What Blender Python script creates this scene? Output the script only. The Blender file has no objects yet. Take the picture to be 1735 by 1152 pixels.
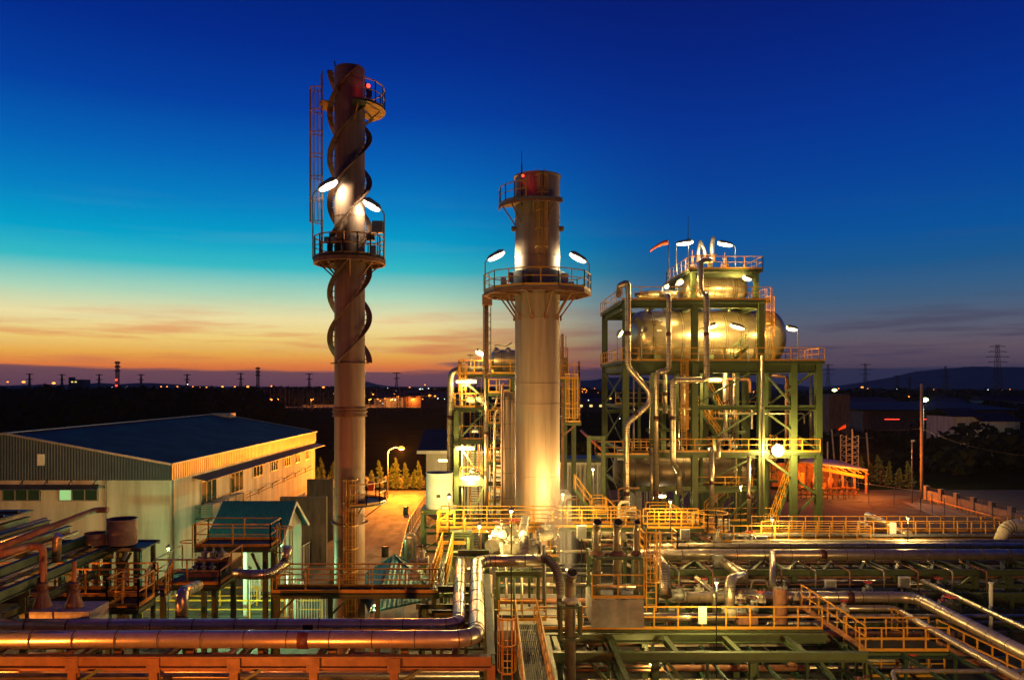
import bpy, math, random
from mathutils import Vector, Matrix
random.seed(7)
SC = bpy.context.scene
COL = SC.collection
R = math.radians

# ------------------------------------------------------------------ camera
S, CX, CY, H = 1300.0, 830.0, 655.0, 14.0      # focal length in photo pixels, vanishing point, eye height in metres
cam = bpy.data.cameras.new('camera')
co = bpy.data.objects.new('camera', cam)
COL.objects.link(co)
co.location = (0, 0, H)
co.rotation_euler = (R(90), 0, 0)
cam.sensor_width = 36
cam.lens = 36 * S / 1735
cam.shift_x = (867.5 - CX) / 1735
cam.shift_y = (CY - 576) / 1735
cam.clip_start = 0.5
cam.clip_end = 30000
SC.camera = co
SC.view_settings.view_transform = 'Standard'
SC.view_settings.look = 'None'
SC.view_settings.exposure = 0
SC.view_settings.gamma = 1
SC.cycles.use_denoising = True
SC.cycles.max_bounces = 6
SC.cycles.diffuse_bounces = 2
SC.cycles.glossy_bounces = 3
SC.cycles.transmission_bounces = 3
SC.cycles.volume_bounces = 0
SC.cycles.sample_clamp_indirect = 4
SC.cycles.caustics_reflective = False
SC.cycles.caustics_refractive = False

def lin(c):
    """0-255 display colour to linear"""
    return tuple(((v / 255) / 12.92 if v / 255 <= 0.04045 else ((v / 255 + 0.055) / 1.055) ** 2.4) for v in c)

# ------------------------------------------------------------------ sky after sunset
W = bpy.data.worlds.new('World')
SC.world = W
W.use_nodes = True
nt = W.node_tree
nt.nodes.clear()
def nd(t, **k):
    n = nt.nodes.new(t)
    for a, b in k.items(): setattr(n, a, b)
    return n
def lk(a, b): nt.links.new(a, b)
def mth(op, a, b=None, c=None):
    n = nd('ShaderNodeMath', operation=op)
    for i, v in enumerate((a, b, c)):
        if v is None: continue
        if isinstance(v, (int, float)): n.inputs[i].default_value = v
        else: lk(v, n.inputs[i])
    return n.outputs[0]
def sstep(v, a, b, lo=0.0, hi=1.0):
    n = nd('ShaderNodeMapRange', interpolation_type='SMOOTHSTEP')
    lk(v, n.inputs[0])
    for i, x in enumerate((a, b, lo, hi)): n.inputs[i + 1].default_value = x
    return n.outputs[0]
def ramp(v, stops):
    n = nd('ShaderNodeValToRGB')
    e = n.color_ramp.elements
    while len(e) < len(stops): e.new(0.5)
    for i, (p, c) in enumerate(stops):
        e[i].position = p
        e[i].color = (*lin(c), 1)
    lk(v, n.inputs[0])
    return n.outputs[0]
def mix(f, a, b):
    n = nd('ShaderNodeMix', data_type='RGBA')
    lk(f, n.inputs[0])
    for s, v in ((6, a), (7, b)):
        if isinstance(v, tuple): n.inputs[s].default_value = (*v, 1)
        else: lk(v, n.inputs[s])
    return n.outputs[2]
tc = nd('ShaderNodeTexCoord')
sp = nd('ShaderNodeSeparateXYZ')
lk(tc.outputs['Generated'], sp.inputs[0])
X_, Y_, Z_ = sp.outputs
def el(py):
    v = (CY - py) / S
    return v / math.sqrt(1 + v * v)
zs = mth('MULTIPLY', Z_, 1.0 / 0.6)
def stops(l): return [(max(0, min(1, el(py) / 0.6)), c) for py, c in l]
west = ramp(zs, stops([(655, (214, 96, 52)), (622, (255, 138, 60)), (603, (255, 184, 76)), (578, (255, 218, 124)), (545, (248, 232, 170)), (505, (176, 220, 192)),
                       (462, (56, 190, 200)), (420, (0, 164, 204)), (360, (0, 130, 196)), (290, (0, 100, 184)), (200, (0, 64, 162)), (90, (0, 42, 140)), (-60, (0, 28, 112))]))
east = ramp(zs, stops([(655, (56, 52, 78)), (622, (88, 72, 88)), (595, (104, 88, 98)), (560, (92, 98, 116)), (520, (62, 98, 132)), (470, (26, 90, 144)),
                       (420, (6, 84, 156)), (340, (2, 68, 154)), (240, (2, 52, 146)), (130, (2, 38, 130)), (0, (4, 26, 110)), (-80, (4, 20, 92))]))
behind = ramp(zs, [(0.0, (34, 30, 50)), (0.25, (26, 34, 74)), (0.6, (10, 28, 80)), (1.0, (4, 16, 66))])
f_az = sstep(X_, -0.14, 0.27)
front = mix(f_az, west, east)
# streaky clouds low over the horizon
vm = nd('ShaderNodeVectorMath', operation='MULTIPLY')
lk(tc.outputs['Generated'], vm.inputs[0]); vm.inputs[1].default_value = (3.2, 3.2, 46)
no = nd('ShaderNodeTexNoise'); lk(vm.outputs[0], no.inputs['Vector'])
no.inputs['Scale'].default_value = 1.5; no.inputs['Detail'].default_value = 6; no.inputs['Roughness'].default_value = 0.55
N1 = no.outputs['Fac']
vm2 = nd('ShaderNodeVectorMath', operation='MULTIPLY')
lk(tc.outputs['Generated'], vm2.inputs[0]); vm2.inputs[1].default_value = (1.6, 1.6, 22)
no2 = nd('ShaderNodeTexNoise'); lk(vm2.outputs[0], no2.inputs['Vector'])
no2.inputs['Scale'].default_value = 2.1; no2.inputs['Detail'].default_value = 5
N2 = no2.outputs['Fac']
streak = mth('MULTIPLY', sstep(N1, 0.47, 0.68), mth('MULTIPLY', sstep(Z_, 0.12, 0.045), 0.75))
cl_col = mix(f_az, lin((232, 128, 78)), lin((66, 58, 84)))
c1 = mix(streak, front, cl_col)
wisp = mth('MULTIPLY', sstep(N2, 0.5, 0.75), mth('MULTIPLY', sstep(Z_, 0.26, 0.12), 0.12))
c1 = mix(wisp, c1, mix(f_az, lin((150, 170, 160)), lin((70, 66, 108))))
edge = mth('ADD', mth('MULTIPLY', mth('SUBTRACT', N2, 0.5), 0.06), 0.021)
bank = mth('SUBTRACT', 1.0, sstep(mth('SUBTRACT', Z_, edge), -0.003, 0.004))
bank_col = mix(f_az, ramp(mth('MULTIPLY', Z_, 30), [(0, (62, 62, 92)), (0.6, (82, 70, 94)), (1, (140, 84, 92))]), lin((42, 44, 72)))
c1 = mix(mth('MULTIPLY', bank, 0.82), c1, bank_col)
f_back = sstep(Y_, 0.35, -0.15)
allc = mix(f_back, c1, behind)
below = mth('LESS_THAN', Z_, 0.0)
allc = mix(below, allc, lin((10, 12, 22)))
bg = nd('ShaderNodeBackground'); lk(allc, bg.inputs[0]); bg.inputs[1].default_value = 1.0
wo = nd('ShaderNodeOutputWorld'); lk(bg.outputs[0], wo.inputs[0])

# ------------------------------------------------------------------ materials
MATS = {}
def mat(name, col, rough=0.6, metal=0.0, noise=0.0, scale=3.0, bump=0.0, streak=0.0, col2=None, spec=None, ribs=None, ribdepth=0.5, stretch=(1, 1, 1)):
    m = bpy.data.materials.new(name)
    m.use_nodes = True
    t = m.node_tree; n = t.nodes; l = t.links
    b = n['Principled BSDF']
    b.inputs['Base Color'].default_value = (*col, 1)
    b.inputs['Roughness'].default_value = rough
    b.inputs['Metallic'].default_value = metal
    if spec is not None: b.inputs['Specular IOR Level'].default_value = spec
    if noise or bump or ribs:
        tcn = n.new('ShaderNodeTexCoord'); mp = n.new('ShaderNodeMapping'); mp.inputs['Scale'].default_value = stretch
        l.new(tcn.outputs['Object'], mp.inputs[0])
        nz = n.new('ShaderNodeTexNoise'); nz.inputs['Scale'].default_value = scale; nz.inputs['Detail'].default_value = 6; nz.inputs['Roughness'].default_value = 0.62
        l.new(mp.outputs[0], nz.inputs['Vector'])
        if noise:
            mr = n.new('ShaderNodeMapRange'); mr.inputs[1].default_value = 0.36; mr.inputs[2].default_value = 0.66
            l.new(nz.outputs['Fac'], mr.inputs[0])
            mm = n.new('ShaderNodeMath'); mm.operation = 'MULTIPLY'; mm.inputs[1].default_value = noise
            l.new(mr.outputs[0], mm.inputs[0])
            mx = n.new('ShaderNodeMix'); mx.data_type = 'RGBA'
            c2 = col2 or tuple(v * 0.35 for v in col)
            mx.inputs[6].default_value = (*col, 1); mx.inputs[7].default_value = (*c2, 1)
            l.new(mm.outputs[0], mx.inputs[0]); l.new(mx.outputs[2], b.inputs['Base Color'])
            rr = n.new('ShaderNodeMapRange'); rr.inputs[3].default_value = max(0.05, rough - 0.1); rr.inputs[4].default_value = min(1, rough + 0.2)
            l.new(nz.outputs['Fac'], rr.inputs[0]); l.new(rr.outputs[0], b.inputs['Roughness'])
        hsrc = nz.outputs['Fac']
        if ribs:
            axis, per = ribs
            wv = n.new('ShaderNodeTexWave'); wv.wave_type = 'BANDS'; wv.bands_direction = axis; wv.inputs['Scale'].default_value = 0.314 / per
            l.new(tcn.outputs['Object'], wv.inputs['Vector'])
            hsrc = wv.outputs['Fac']
        if bump or ribs:
            bp = n.new('ShaderNodeBump'); bp.inputs['Strength'].default_value = bump or ribdepth; bp.inputs['Distance'].default_value = 0.05
            l.new(hsrc, bp.inputs['Height']); l.new(bp.outputs[0], b.inputs['Normal'])
    MATS[name] = m
    return m
def emis(name, col, strength):
    m = bpy.data.materials.new(name); m.use_nodes = True
    b = m.node_tree.nodes['Principled BSDF']
    b.inputs['Base Color'].default_value = (*col, 1)
    b.inputs['Emission Color'].default_value = (*col, 1); b.inputs['Emission Strength'].default_value = strength
    try: m.cycles.emission_sampling = 'NONE'
    except Exception: pass
    MATS[name] = m
    return m
mat('cladding', (0.60, 0.49, 0.36), 0.27, 0.78, 0.55, 2.2, 0.12, stretch=(1, 1, 1))
mat('stack_steel', (0.40, 0.27, 0.20), 0.5, 0.2, 0.5, 1.6, 0.06, stretch=(2.2, 2.2, 0.12))
mat('stack_brown', (0.29, 0.175, 0.13), 0.5, 0.2, 0.7, 1.6, 0.06, stretch=(2.2, 2.2, 0.12))
mat('strake_steel', (0.22, 0.12, 0.08), 0.5, 0.4, 0.4, 3)
mat('dark_vessel', (0.20, 0.15, 0.11), 0.35, 0.5, 0.6, 1.2, 0.1)
mat('vessel_steel', (0.52, 0.42, 0.26), 0.27, 0.8, 0.6, 1.2, 0.12, stretch=(0.5, 1.5, 1.5))
mat('sodium_tinted_paint', (0.20, 0.09, 0.032), 0.5, 0, 0.6, 2.5)  # the sodium light's orange is put into the rack's paint colour
mat('green_paint', (0.062, 0.095, 0.032), 0.5, 0, 0.6, 2.0, col2=(0.05, 0.05, 0.025))
mat('dark_steel', (0.04, 0.042, 0.04), 0.5, 0.3, 0.5, 3)
mat('seam', (0.10, 0.08, 0.06), 0.5, 0.5)
mat('grey_steel', (0.28, 0.28, 0.27), 0.45, 0.5, 0.4, 3)
mat('yellow_paint', (0.62, 0.29, 0.02), 0.45, 0, 0.4, 5, col2=(0.36, 0.16, 0.02))
mat('rust_steel', (0.30, 0.13, 0.07), 0.65, 0.1, 0.6, 2.4, 0.1)
mat('band_paint', (0.07, 0.012, 0.01), 0.5, 0, 0.3, 4)
mat('wall_panel', (0.50, 0.48, 0.44), 0.7, 0, 0.75, 0.9, col2=(0.25, 0.23, 0.18), ribs=('Z', 0.55), ribdepth=0.12, stretch=(1.4, 1.4, 0.16))
mat('white_paint', (0.68, 0.68, 0.64), 0.55, 0, 0.3, 2)
mat('blue_cladding', (0.028, 0.055, 0.09), 0.5, 0.1, 0.3, 1, ribs=('X', 0.19))
mat('grey_cladding', (0.05, 0.045, 0.042), 0.4, 0.3, 0.4, 1, ribs=('Y', 0.35), ribdepth=1.0)
mat('dark_green', (0.02, 0.055, 0.028), 0.55, 0, 0.5, 2)
mat('pink_lagging', (0.30, 0.19, 0.15), 0.6, 0.1, 0.7, 2.0, 0.1)
mat('blue_roof', (0.005, 0.012, 0.024), 0.6, 0, 0.3, 0.4, spec=0.15, ribs=('Y', 0.45), ribdepth=0.25)
mat('teal_roof', (0.012, 0.10, 0.14), 0.45, 0.1, 0.3, 1.5, ribs=('X', 0.22))
mat('concrete', (0.30, 0.28, 0.25), 0.85, 0, 0.6, 1.2, 0.15)
mat('dark_concrete', (0.17, 0.155, 0.13), 0.9, 0, 0.8, 1.2, 0.2, stretch=(2, 2, 0.4))
mat('asphalt', (0.19, 0.165, 0.14), 0.85, 0, 0.85, 0.55, 0.25, col2=(0.06, 0.055, 0.05), stretch=(1.6, 0.5, 1))
mat('yard', (0.035, 0.033, 0.03), 0.9, 0, 0.8, 0.5, 0.2)
mat('gravel', (0.10, 0.10, 0.09), 0.95, 0, 0.9, 9, 0.5)
mat('grass', (0.010, 0.016, 0.007), 0.95, 0, 0.8, 0.08, 0.2, spec=0, col2=(0.03, 0.03, 0.015))
mat('foliage', (0.05, 0.085, 0.02), 0.7, 0, 0.6, 2.5)
mat('dark_foliage', (0.022, 0.032, 0.014), 0.8, 0, spec=0.1, noise=0.6, scale=0.3)
mat('bark', (0.08, 0.06, 0.04), 0.9, 0, 0.5, 6)
mat('hazy_hill', (0.045, 0.062, 0.115), 1.0, 0, 0.4, 0.004, spec=0)  # distance haze put into the hills' colour as blue
mat('glass', (0.02, 0.05, 0.035), 0.08, 0, spec=0.8)
mat('insulation', (0.62, 0.56, 0.42), 0.6, 0.1, 0.5, 5, 0.5)
mat('red_paint', (0.55, 0.05, 0.02), 0.5)
mat('orange_cloth', (0.85, 0.12, 0.02), 0.7)
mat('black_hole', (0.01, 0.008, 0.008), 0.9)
mat('brick', (0.30, 0.16, 0.08), 0.8, 0, 0.5, 2)
emis('lamp_white', (1.0, 0.93, 0.62), 9)
emis('lamp_yellow', (1.0, 0.78, 0.28), 9)
emis('lamp_sodium', (1.0, 0.27, 0.03), 4.0)
emis('lamp_green', (0.75, 1.0, 0.25), 6)
emis('lamp_pale', (0.9, 1.0, 0.95), 4)
emis('lamp_red', (1.0, 0.04, 0.02), 5)
emis('window_lit', (1.0, 0.75, 0.25), 1.2)
emis('window_green', (0.35, 0.9, 0.45), 0.35)


# ------------------------------------------------------------------ geometry helpers
def P(px, py, Y): return Vector(((px - CX) / S * Y, Y, H - (py - CY) / S * Y))
def PX(px, Y): return (px - CX) / S * Y
def PZ(py, Y): return H - (py - CY) / S * Y
ORG = {}
class MB:
    def __init__(s): s.v = []; s.f = []; s.sm = []; s.dark = set()
    def add(s, vs, fs, smooth=False):
        o = len(s.v); s.v += [Vector(v) for v in vs]
        s.f += [tuple(i + o for i in f) for f in fs]; s.sm += [smooth] * len(fs)
        return s
    def box(s, x0, x1, y0, y1, z0, z1):
        vs = [(x, y, z) for z in (z0, z1) for y in (y0, y1) for x in (x0, x1)]
        return s.add(vs, [(0, 2, 3, 1), (4, 5, 7, 6), (0, 1, 5, 4), (2, 6, 7, 3), (0, 4, 6, 2), (1, 3, 7, 5)])
    def bar(s, p, q, w, h, up=(0, 0, 1)):
        """box along p-q, w sideways, h along up"""
        p, q = Vector(p), Vector(q); d = (q - p)
        if d.length < 1e-6: return s
        d.normalize(); u = Vector(up)
        if abs(d.dot(u)) > 0.98: u = Vector((0, 1, 0))
        sd = d.cross(u).normalized(); u = sd.cross(d)
        vs = [c + sd * (a * w / 2) + u * (b * h / 2) for c in (p, q) for a, b in ((-1, -1), (1, -1), (1, 1), (-1, 1))]
        return s.add(vs, [(0, 3, 2, 1), (4, 5, 6, 7), (0, 1, 5, 4), (1, 2, 6, 5), (2, 3, 7, 6), (3, 0, 4, 7)])
    def ibeam(s, p, q, w, h, up=(0, 0, 1), t=0.035):
        p, q = Vector(p), Vector(q); d = (q - p).normalized(); u = Vector(up)
        if abs(d.dot(u)) > 0.98: u = Vector((0, 1, 0))
        sd = d.cross(u).normalized(); u = sd.cross(d)
        s.bar(p + u * (h / 2 - t / 2), q + u * (h / 2 - t / 2), w, t, u)
        s.bar(p - u * (h / 2 - t / 2), q - u * (h / 2 - t / 2), w, t, u)
        return s.bar(p, q, t, h - 2 * t, u)
    def ring(s, c, ax, r0, r1, t, n=24, a0=0, a1=2 * math.pi):
        """flat ring of thickness t around c"""
        ax = Vector(ax).normalized(); u = ax.orthogonal().normalized() if abs(ax.z) < 0.9 else Vector((1, 0, 0)); w = ax.cross(u)
        vs = []; full = abs(a1 - a0 - 2 * math.pi) < 1e-6; m = n if full else n + 1
        for i in range(m):
            a = a0 + (a1 - a0) * i / n; e = u * math.cos(a) + w * math.sin(a)
            for rr, z in ((r0, -t / 2), (r1, -t / 2), (r1, t / 2), (r0, t / 2)): vs.append(Vector(c) + e * rr + ax * z)
        fs = []
        for i in range(n):
            j = (i + 1) % m
            for k in range(4): fs.append((i * 4 + k, j * 4 + k, j * 4 + (k + 1) % 4, i * 4 + (k + 1) % 4))
        if not full: fs += [(0, 1, 2, 3), tuple(n * 4 + k for k in (3, 2, 1, 0))]
        return s.add(vs, fs)
    def lathe(s, c, prof, n=24, ax=(0, 0, 1), smooth=True, cap=True):
        """prof: (radius, height) along the axis from c"""
        ax = Vector(ax).normalized(); u = ax.orthogonal().normalized() if abs(ax.z) < 0.9 else Vector((1, 0, 0)); w = ax.cross(u)
        def rg(r, z): return [Vector(c) + (u * math.cos(2 * math.pi * i / n) + w * math.sin(2 * math.pi * i / n)) * r + ax * z for i in range(n)]
        rows = [prof[0]]; fs = []; k0 = 0
        for k in range(len(prof) - 1):
            if k:
                d1 = Vector((prof[k][0] - prof[k - 1][0], prof[k][1] - prof[k - 1][1])); d2 = Vector((prof[k + 1][0] - prof[k][0], prof[k + 1][1] - prof[k][1]))
                if d1.length < 1e-7 or d2.length < 1e-7 or d1.angle(d2) > 0.5: rows.append(prof[k])     # a crease keeps its own ring
            rows.append(prof[k + 1]); b_ = len(rows) - 2
            for i in range(n):
                j = (i + 1) % n
                fs.append((b_ * n + i, b_ * n + j, (b_ + 1) * n + j, (b_ + 1) * n + i))
        vs = [v for r, z in rows for v in rg(r, z)]
        prof = rows
        s.add(vs, fs, smooth)
        if cap:
            o = len(s.v) - len(vs)
            for k, fl in ((0, True), (len(prof) - 1, False)):
                if prof[k][0] > 1e-4:
                    idx = [o + k * n + i for i in range(n)]
                    s.f.append(tuple(reversed(idx)) if fl else tuple(idx)); s.sm.append(False)
        return s
    def tube(s, pts, r, n=14, bend=None, joint=None, cap=True):
        pts = [Vector(p) for p in pts]
        if bend is None: bend = r * 2.4
        path = [pts[0]]; arcs = []
        for i in range(1, len(pts) - 1):
            a, b, c = pts[i - 1], pts[i], pts[i + 1]
            d1 = (a - b); d2 = (c - b)
            k = min(bend, d1.length * 0.48, d2.length * 0.48)
            p1 = b + d1.normalized() * k; p2 = b + d2.normalized() * k
            m = 8 if r > 0.12 else 4
            for j in range(m + 1):
                t = j / m; path.append(p1 * (1 - t) ** 2 + b * 2 * t * (1 - t) + p2 * t * t)
        path.append(pts[-1])
        pp = [path[0]]
        for p in path[1:]:
            if (p - pp[-1]).length > 1e-4: pp.append(p)
        u = None; vs = []; rings = []
        for i, p in enumerate(pp):
            d = (pp[min(i + 1, len(pp) - 1)] - pp[max(i - 1, 0)]).normalized()
            if u is None: u = d.orthogonal().normalized()
            u = (u - d * u.dot(d)).normalized(); w = d.cross(u)
            rings.append((p, d))
            for j in range(n):
                a = 2 * math.pi * j / n; vs.append(p + (u * math.cos(a) + w * math.sin(a)) * r)
        fs = []
        for i in range(len(pp) - 1):
            for j in range(n):
                k = (j + 1) % n; fs.append((i * n + j, i * n + k, (i + 1) * n + k, (i + 1) * n + j))
        s.add(vs, fs, True)
        if cap:
            o = len(s.v) - len(vs)
            s.f.append(tuple(o + j for j in reversed(range(n)))); s.sm.append(False)
            s.f.append(tuple(o + (len(pp) - 1) * n + j for j in range(n))); s.sm.append(False)
        if joint:
            acc = joint * 0.5
            for i in range(len(pp) - 1):
                a, b = pp[i], pp[i + 1]; L = (b - a).length; d = (b - a) / L
                step = joint if L > joint * 0.7 else joint * 0.22
                while acc < L:
                    f0 = len(s.f); s.ring(a + d * acc, d, r * 0.98, r + 0.006 + r * 0.022, 0.022 + r * 0.05, n=max(n, 16)); s.dark.update(range(f0, len(s.f))); acc += step
                acc -= L
        return s
    def build(s, name, m, parent=None, label=None, cat=None, group=None, kind=None, org=None):
        me = bpy.data.meshes.new(name)
        if parent is not None: o = ORG[parent.name]
        elif org is not None: o = Vector(org)
        else:
            o = Vector((sum(v.x for v in s.v) / len(s.v), sum(v.y for v in s.v) / len(s.v), min(v.z for v in s.v)))
        me.from_pydata([tuple(v - o) for v in s.v], [], s.f)
        me.polygons.foreach_set('use_smooth', s.sm)
        me.materials.append(MATS[m] if isinstance(m, str) else m)
        if s.dark:
            me.materials.append(MATS['seam']); me.polygons.foreach_set('material_index', [1 if i in s.dark else 0 for i in range(len(s.f))])
        me.update()
        ob = bpy.data.objects.new(name, me)
        COL.objects.link(ob)
        if parent is not None: ob.parent = parent
        else: ob.location = o
        ORG[ob.name] = o
        tag(ob, label, cat, group, kind)
        return ob
def tag(o, label=None, cat=None, group=None, kind=None):
    for k, v in (('label', label), ('category', cat), ('group', group), ('kind', kind)):
        if v: o[k] = v
def thing(name, label, cat, loc, group=None):
    o = bpy.data.objects.new(name, None); COL.objects.link(o)
    o.location = loc; o.empty_display_size = 0.3
    tag(o, label, cat, group); ORG[o.name] = Vector(loc)
    return o
def copy_tree(o, loc, label=None, rz=0):
    c = o.copy(); COL.objects.link(c)
    def kids(a, b):
        for ch in [x for x in ALLOBJ(a)]:
            d = ch.copy(); COL.objects.link(d); d.parent = b; kids(ch, d)
    kids(o, c); c.location = loc; c.rotation_euler.z = rz
    if label: c['label'] = label
    return c
def ALLOBJ(a): return list(a.children)
def V(*a): return Vector(a)

def rail_mb(pts, h=1.1, sp=1.5, r=0.03, closed=False, mb=None, kick=True):
    mb = mb or MB(); pts = [Vector(p) for p in pts]
    if closed: pts = pts + [pts[0]]
    up = V(0, 0, 1)
    for a, b in zip(pts, pts[1:]):
        n = max(1, round((b - a).length / sp))
        for i in range(n + 1):
            p = a.lerp(b, i / n); mb.bar(p, p + up * h, r * 2, r * 2)
        mb.bar(a + up * h, b + up * h, r * 2, r * 2); mb.bar(a + up * h * 0.55, b + up * h * 0.55, r * 1.6, r * 1.6)
        if kick: mb.bar(a + up * 0.07, b + up * 0.07, 0.02, 0.14)
    return mb
def arc_pts(c, r, a0, a1, n):
    return [V(c[0] + r * math.cos(a0 + (a1 - a0) * i / n), c[1] + r * math.sin(a0 + (a1 - a0) * i / n), c[2]) for i in range(n + 1)]
def cage_ladder(parent, base, z0, z1, face, name='cage_ladder', hoop0=2.2, r=0.4, m='yellow_paint', th=0.02):
    """ladder at base xy; cage bulges towards face"""
    f = V(face[0], face[1], 0).normalized(); sd = V(-f.y, f.x, 0); b = V(base[0], base[1], 0)
    mb = MB()
    for k in (-1, 1): mb.bar(b + sd * k * 0.23 + V(0, 0, z0), b + sd * k * 0.23 + V(0, 0, z1 + 1), 0.05, 0.05)
    z = z0 + 0.3
    while z < z1: mb.bar(b + sd * -0.23 + V(0, 0, z), b + sd * 0.23 + V(0, 0, z), 0.03, 0.03); z += 0.3
    lad = mb.build(name, m, parent)
    cg = MB(); n = 8
    def hp(z, i):
        a = math.pi * (-0.08 + 1.16 * i / n)
        return b + sd * math.cos(a) * r + f * (0.08 + math.sin(a) * r * 1.5) + V(0, 0, z)
    z = z0 + hoop0; zz = []
    while z < z1 + 1: zz.append(z); z += 1.15
    if zz:
        for z in zz:
            for i in range(n): cg.bar(hp(z, i), hp(z, i + 1), 0.02 + th, 0.05)
        for i in range(1, n): cg.bar(hp(zz[0], i), hp(zz[-1], i), 0.02 + th, 0.02 + th)
        cg.build('safety_cage', m, lad)
    return lad
def stair(parent, p0, p1, width, side, name='stairway', m='green_paint', rails=True, railm='yellow_paint'):
    """p0 bottom, p1 top, side = horizontal unit vector across"""
    p0, p1, s = Vector(p0), Vector(p1), Vector(side).normalized() * width
    mb = MB()
    for k in (0, 1): mb.bar(p0 + s * k, p1 + s * k, 0.05, 0.24)
    n = max(3, int(abs(p1.z - p0.z) / 0.2)); d = (p1 - p0); dh = V(d.x, d.y, 0).normalized()
    for i in range(1, n):
        c = p0.lerp(p1, i / n); mb.bar(c, c + s, 0.24, 0.035)
    st = mb.build(name, m, parent)
    if rails:
        r = MB()
        for k in (0, 1): rail_mb([p0 + s * k, p1 + s * k], sp=1.1, mb=r, kick=False)
        r.build('railing', railm, st)
    return st
def deck_mb(x0, x1, y0, y1, z, t=0.06):
    return MB().box(x0, x1, y0, y1, z - t, z)
def deck(parent, x0, x1, y0, y1, z, sides='fblr', m='dark_steel', railm='yellow_paint', sp=1.5, name='deck', beam=0.2, edge='green_paint'):
    """platform deck with a bar-grating top, edge channel and railing; sides: front back left right"""
    mb = MB(); w = 0.055
    alongx = (x1 - x0) >= (y1 - y0)
    if (x1 - x0) * (y1 - y0) < 26:
        a, b = (y0, y1) if alongx else (x0, x1); k = a + 0.03
        while k < b:
            if alongx: mb.box(x0, x1, k, k + 0.045, z - 0.05, z)
            else: mb.box(k, k + 0.045, y0, y1, z - 0.05, z)
            k += 0.085
        a, b = (x0, x1) if alongx else (y0, y1); k = a + 0.5
        while k < b:
            if alongx: mb.box(k, k + 0.05, y0, y1, z - 0.09, z - 0.052)
            else: mb.box(x0, x1, k, k + 0.05, z - 0.09, z - 0.052)
            k += 0.9
    else: mb.box(x0, x1, y0, y1, z - 0.05, z)
    d = mb.build(name, m, parent)
    e = MB(); zc = z - 0.055 - beam / 2
    for p, q in ((V(x0, y0, zc), V(x1, y0, zc)), (V(x0, y1, zc), V(x1, y1, zc)), (V(x0, y0, zc), V(x0, y1, zc)), (V(x1, y0, zc), V(x1, y1, zc))):
        e.ibeam(p, q, 0.12, beam)
    e.build('edge_beam', edge, d)
    r = MB()
    C = {'f': ((x0, y0), (x1, y0)), 'b': ((x0, y1), (x1, y1)), 'l': ((x0, y0), (x0, y1)), 'r': ((x1, y0), (x1, y1))}
    for c in sides:
        (a, b), (e1, f1) = C[c]; rail_mb([V(a, b, z), V(e1, f1, z)], sp=sp, mb=r)
    if sides: r.build('railing', railm, d)
    return d
def col(parent, x, y, z0, z1, w=0.4, m='green_paint', name='column'):
    return MB().ibeam(V(x, y, z0), V(x, y, z1), w, w, up=(0, 1, 0), t=0.05).build(name, m, parent)
def beam(parent, p, q, h=0.4, w=0.25, m='green_paint', name='beam'):
    return MB().ibeam(p, q, w, h).build(name, m, parent)
def brace(parent, p, q, w=0.12, m='green_paint'):
    return MB().bar(p, q, w, w).build('brace', m, parent)
def pipe(pts, r, label, m='cladding', joint=0.9, bands=(), bend=None, group=None, name='pipe', n=18, flanges=(), cat='pipe'):
    pts = [Vector(p) for p in pts]
    base = min(pts, key=lambda p: p.z)
    t = thing(name, label, cat, base, group)
    MB().tube(pts, r, n=n, joint=joint, bend=bend or r * 3).build('cladding' if m in ('cladding', 'insulation') else 'tube', m, t)
    for p, d in bands: MB().lathe(Vector(p) - Vector(d).normalized() * 0.17, [(r + 0.012, 0), (r + 0.012, 0.34)], n=n, ax=d).build('colour_band', 'band_paint', t)
    for p, d in flanges:
        MB().lathe(Vector(p) - Vector(d).normalized() * 0.06, [(r * 1.35, 0), (r * 1.35, 0.12)], n=n, ax=d, smooth=False).build('flange', 'grey_steel', t)
    return t
def light(parent, loc, col, power, rad=0.12, kind='POINT', aim=None, angle=120):
    L = bpy.data.lights.new('lamp_light', kind); L.color = col; L.energy = power
    L.shadow_soft_size = rad
    o = bpy.data.objects.new('lamp_light', L); COL.objects.link(o)
    if kind == 'SPOT': L.spot_size = R(angle); L.spot_blend = 0.5
    if aim is not None: o.rotation_euler = (Vector(aim) - Vector(loc)).to_track_quat('-Z', 'Y').to_euler()
    if parent is not None: o.parent = parent; o.location = Vector(loc) - ORG[parent.name]
    else: o.location = loc
    return o
SOD = (1.0, 0.30, 0.045); YEL = (1.0, 0.66, 0.20); WHT = (1.0, 0.86, 0.52); GRN = (0.35, 1.0, 0.45)
def floodlight(head, foot, dirv, label, m='lamp_white', lc=WHT, power=400, size=0.55, arm=0.5, group=None, offset=(0, -0.25, -0.3), cat='floodlight', name='floodlight', rad=0.12, pole='grey_steel', aim=None):
    """pole from foot up, curving into a head at `head` elongated along dirv"""
    head, foot = Vector(head), Vector(foot); d = Vector(dirv).normalized()
    t = thing(name, label, cat, foot, group)
    tail = head - d * size * 0.5
    MB().tube([foot, V(foot.x, foot.y, tail.z - 0.15 + 0.0), tail], 0.04, n=8, bend=0.35).build('pole', pole, t)
    u = d.cross(V(0, 1, 0)).normalized()
    if u.z < 0: u = -u
    MB().lathe(head - d * size * 0.5 + u * 0.06, [(0.05, 0), (0.16, size * 0.2), (0.2, size * 0.8), (0.08, size)], n=12, ax=d).build('lamp_housing', 'grey_steel', t)
    MB().lathe(head - d * size * 0.46 - u * 0.07, [(0.05, 0), (0.14, size * 0.12), (0.19, size * 0.4), (0.18, size * 0.72), (0.08, size * 0.94)], n=12, ax=d).build('lens', m, t)
    if power and aim is not None: light(t, head + Vector(offset), lc, power, rad, 'SPOT', aim, 105)
    elif power: light(t, head + Vector(offset), lc, power, rad)
    return t
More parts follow.
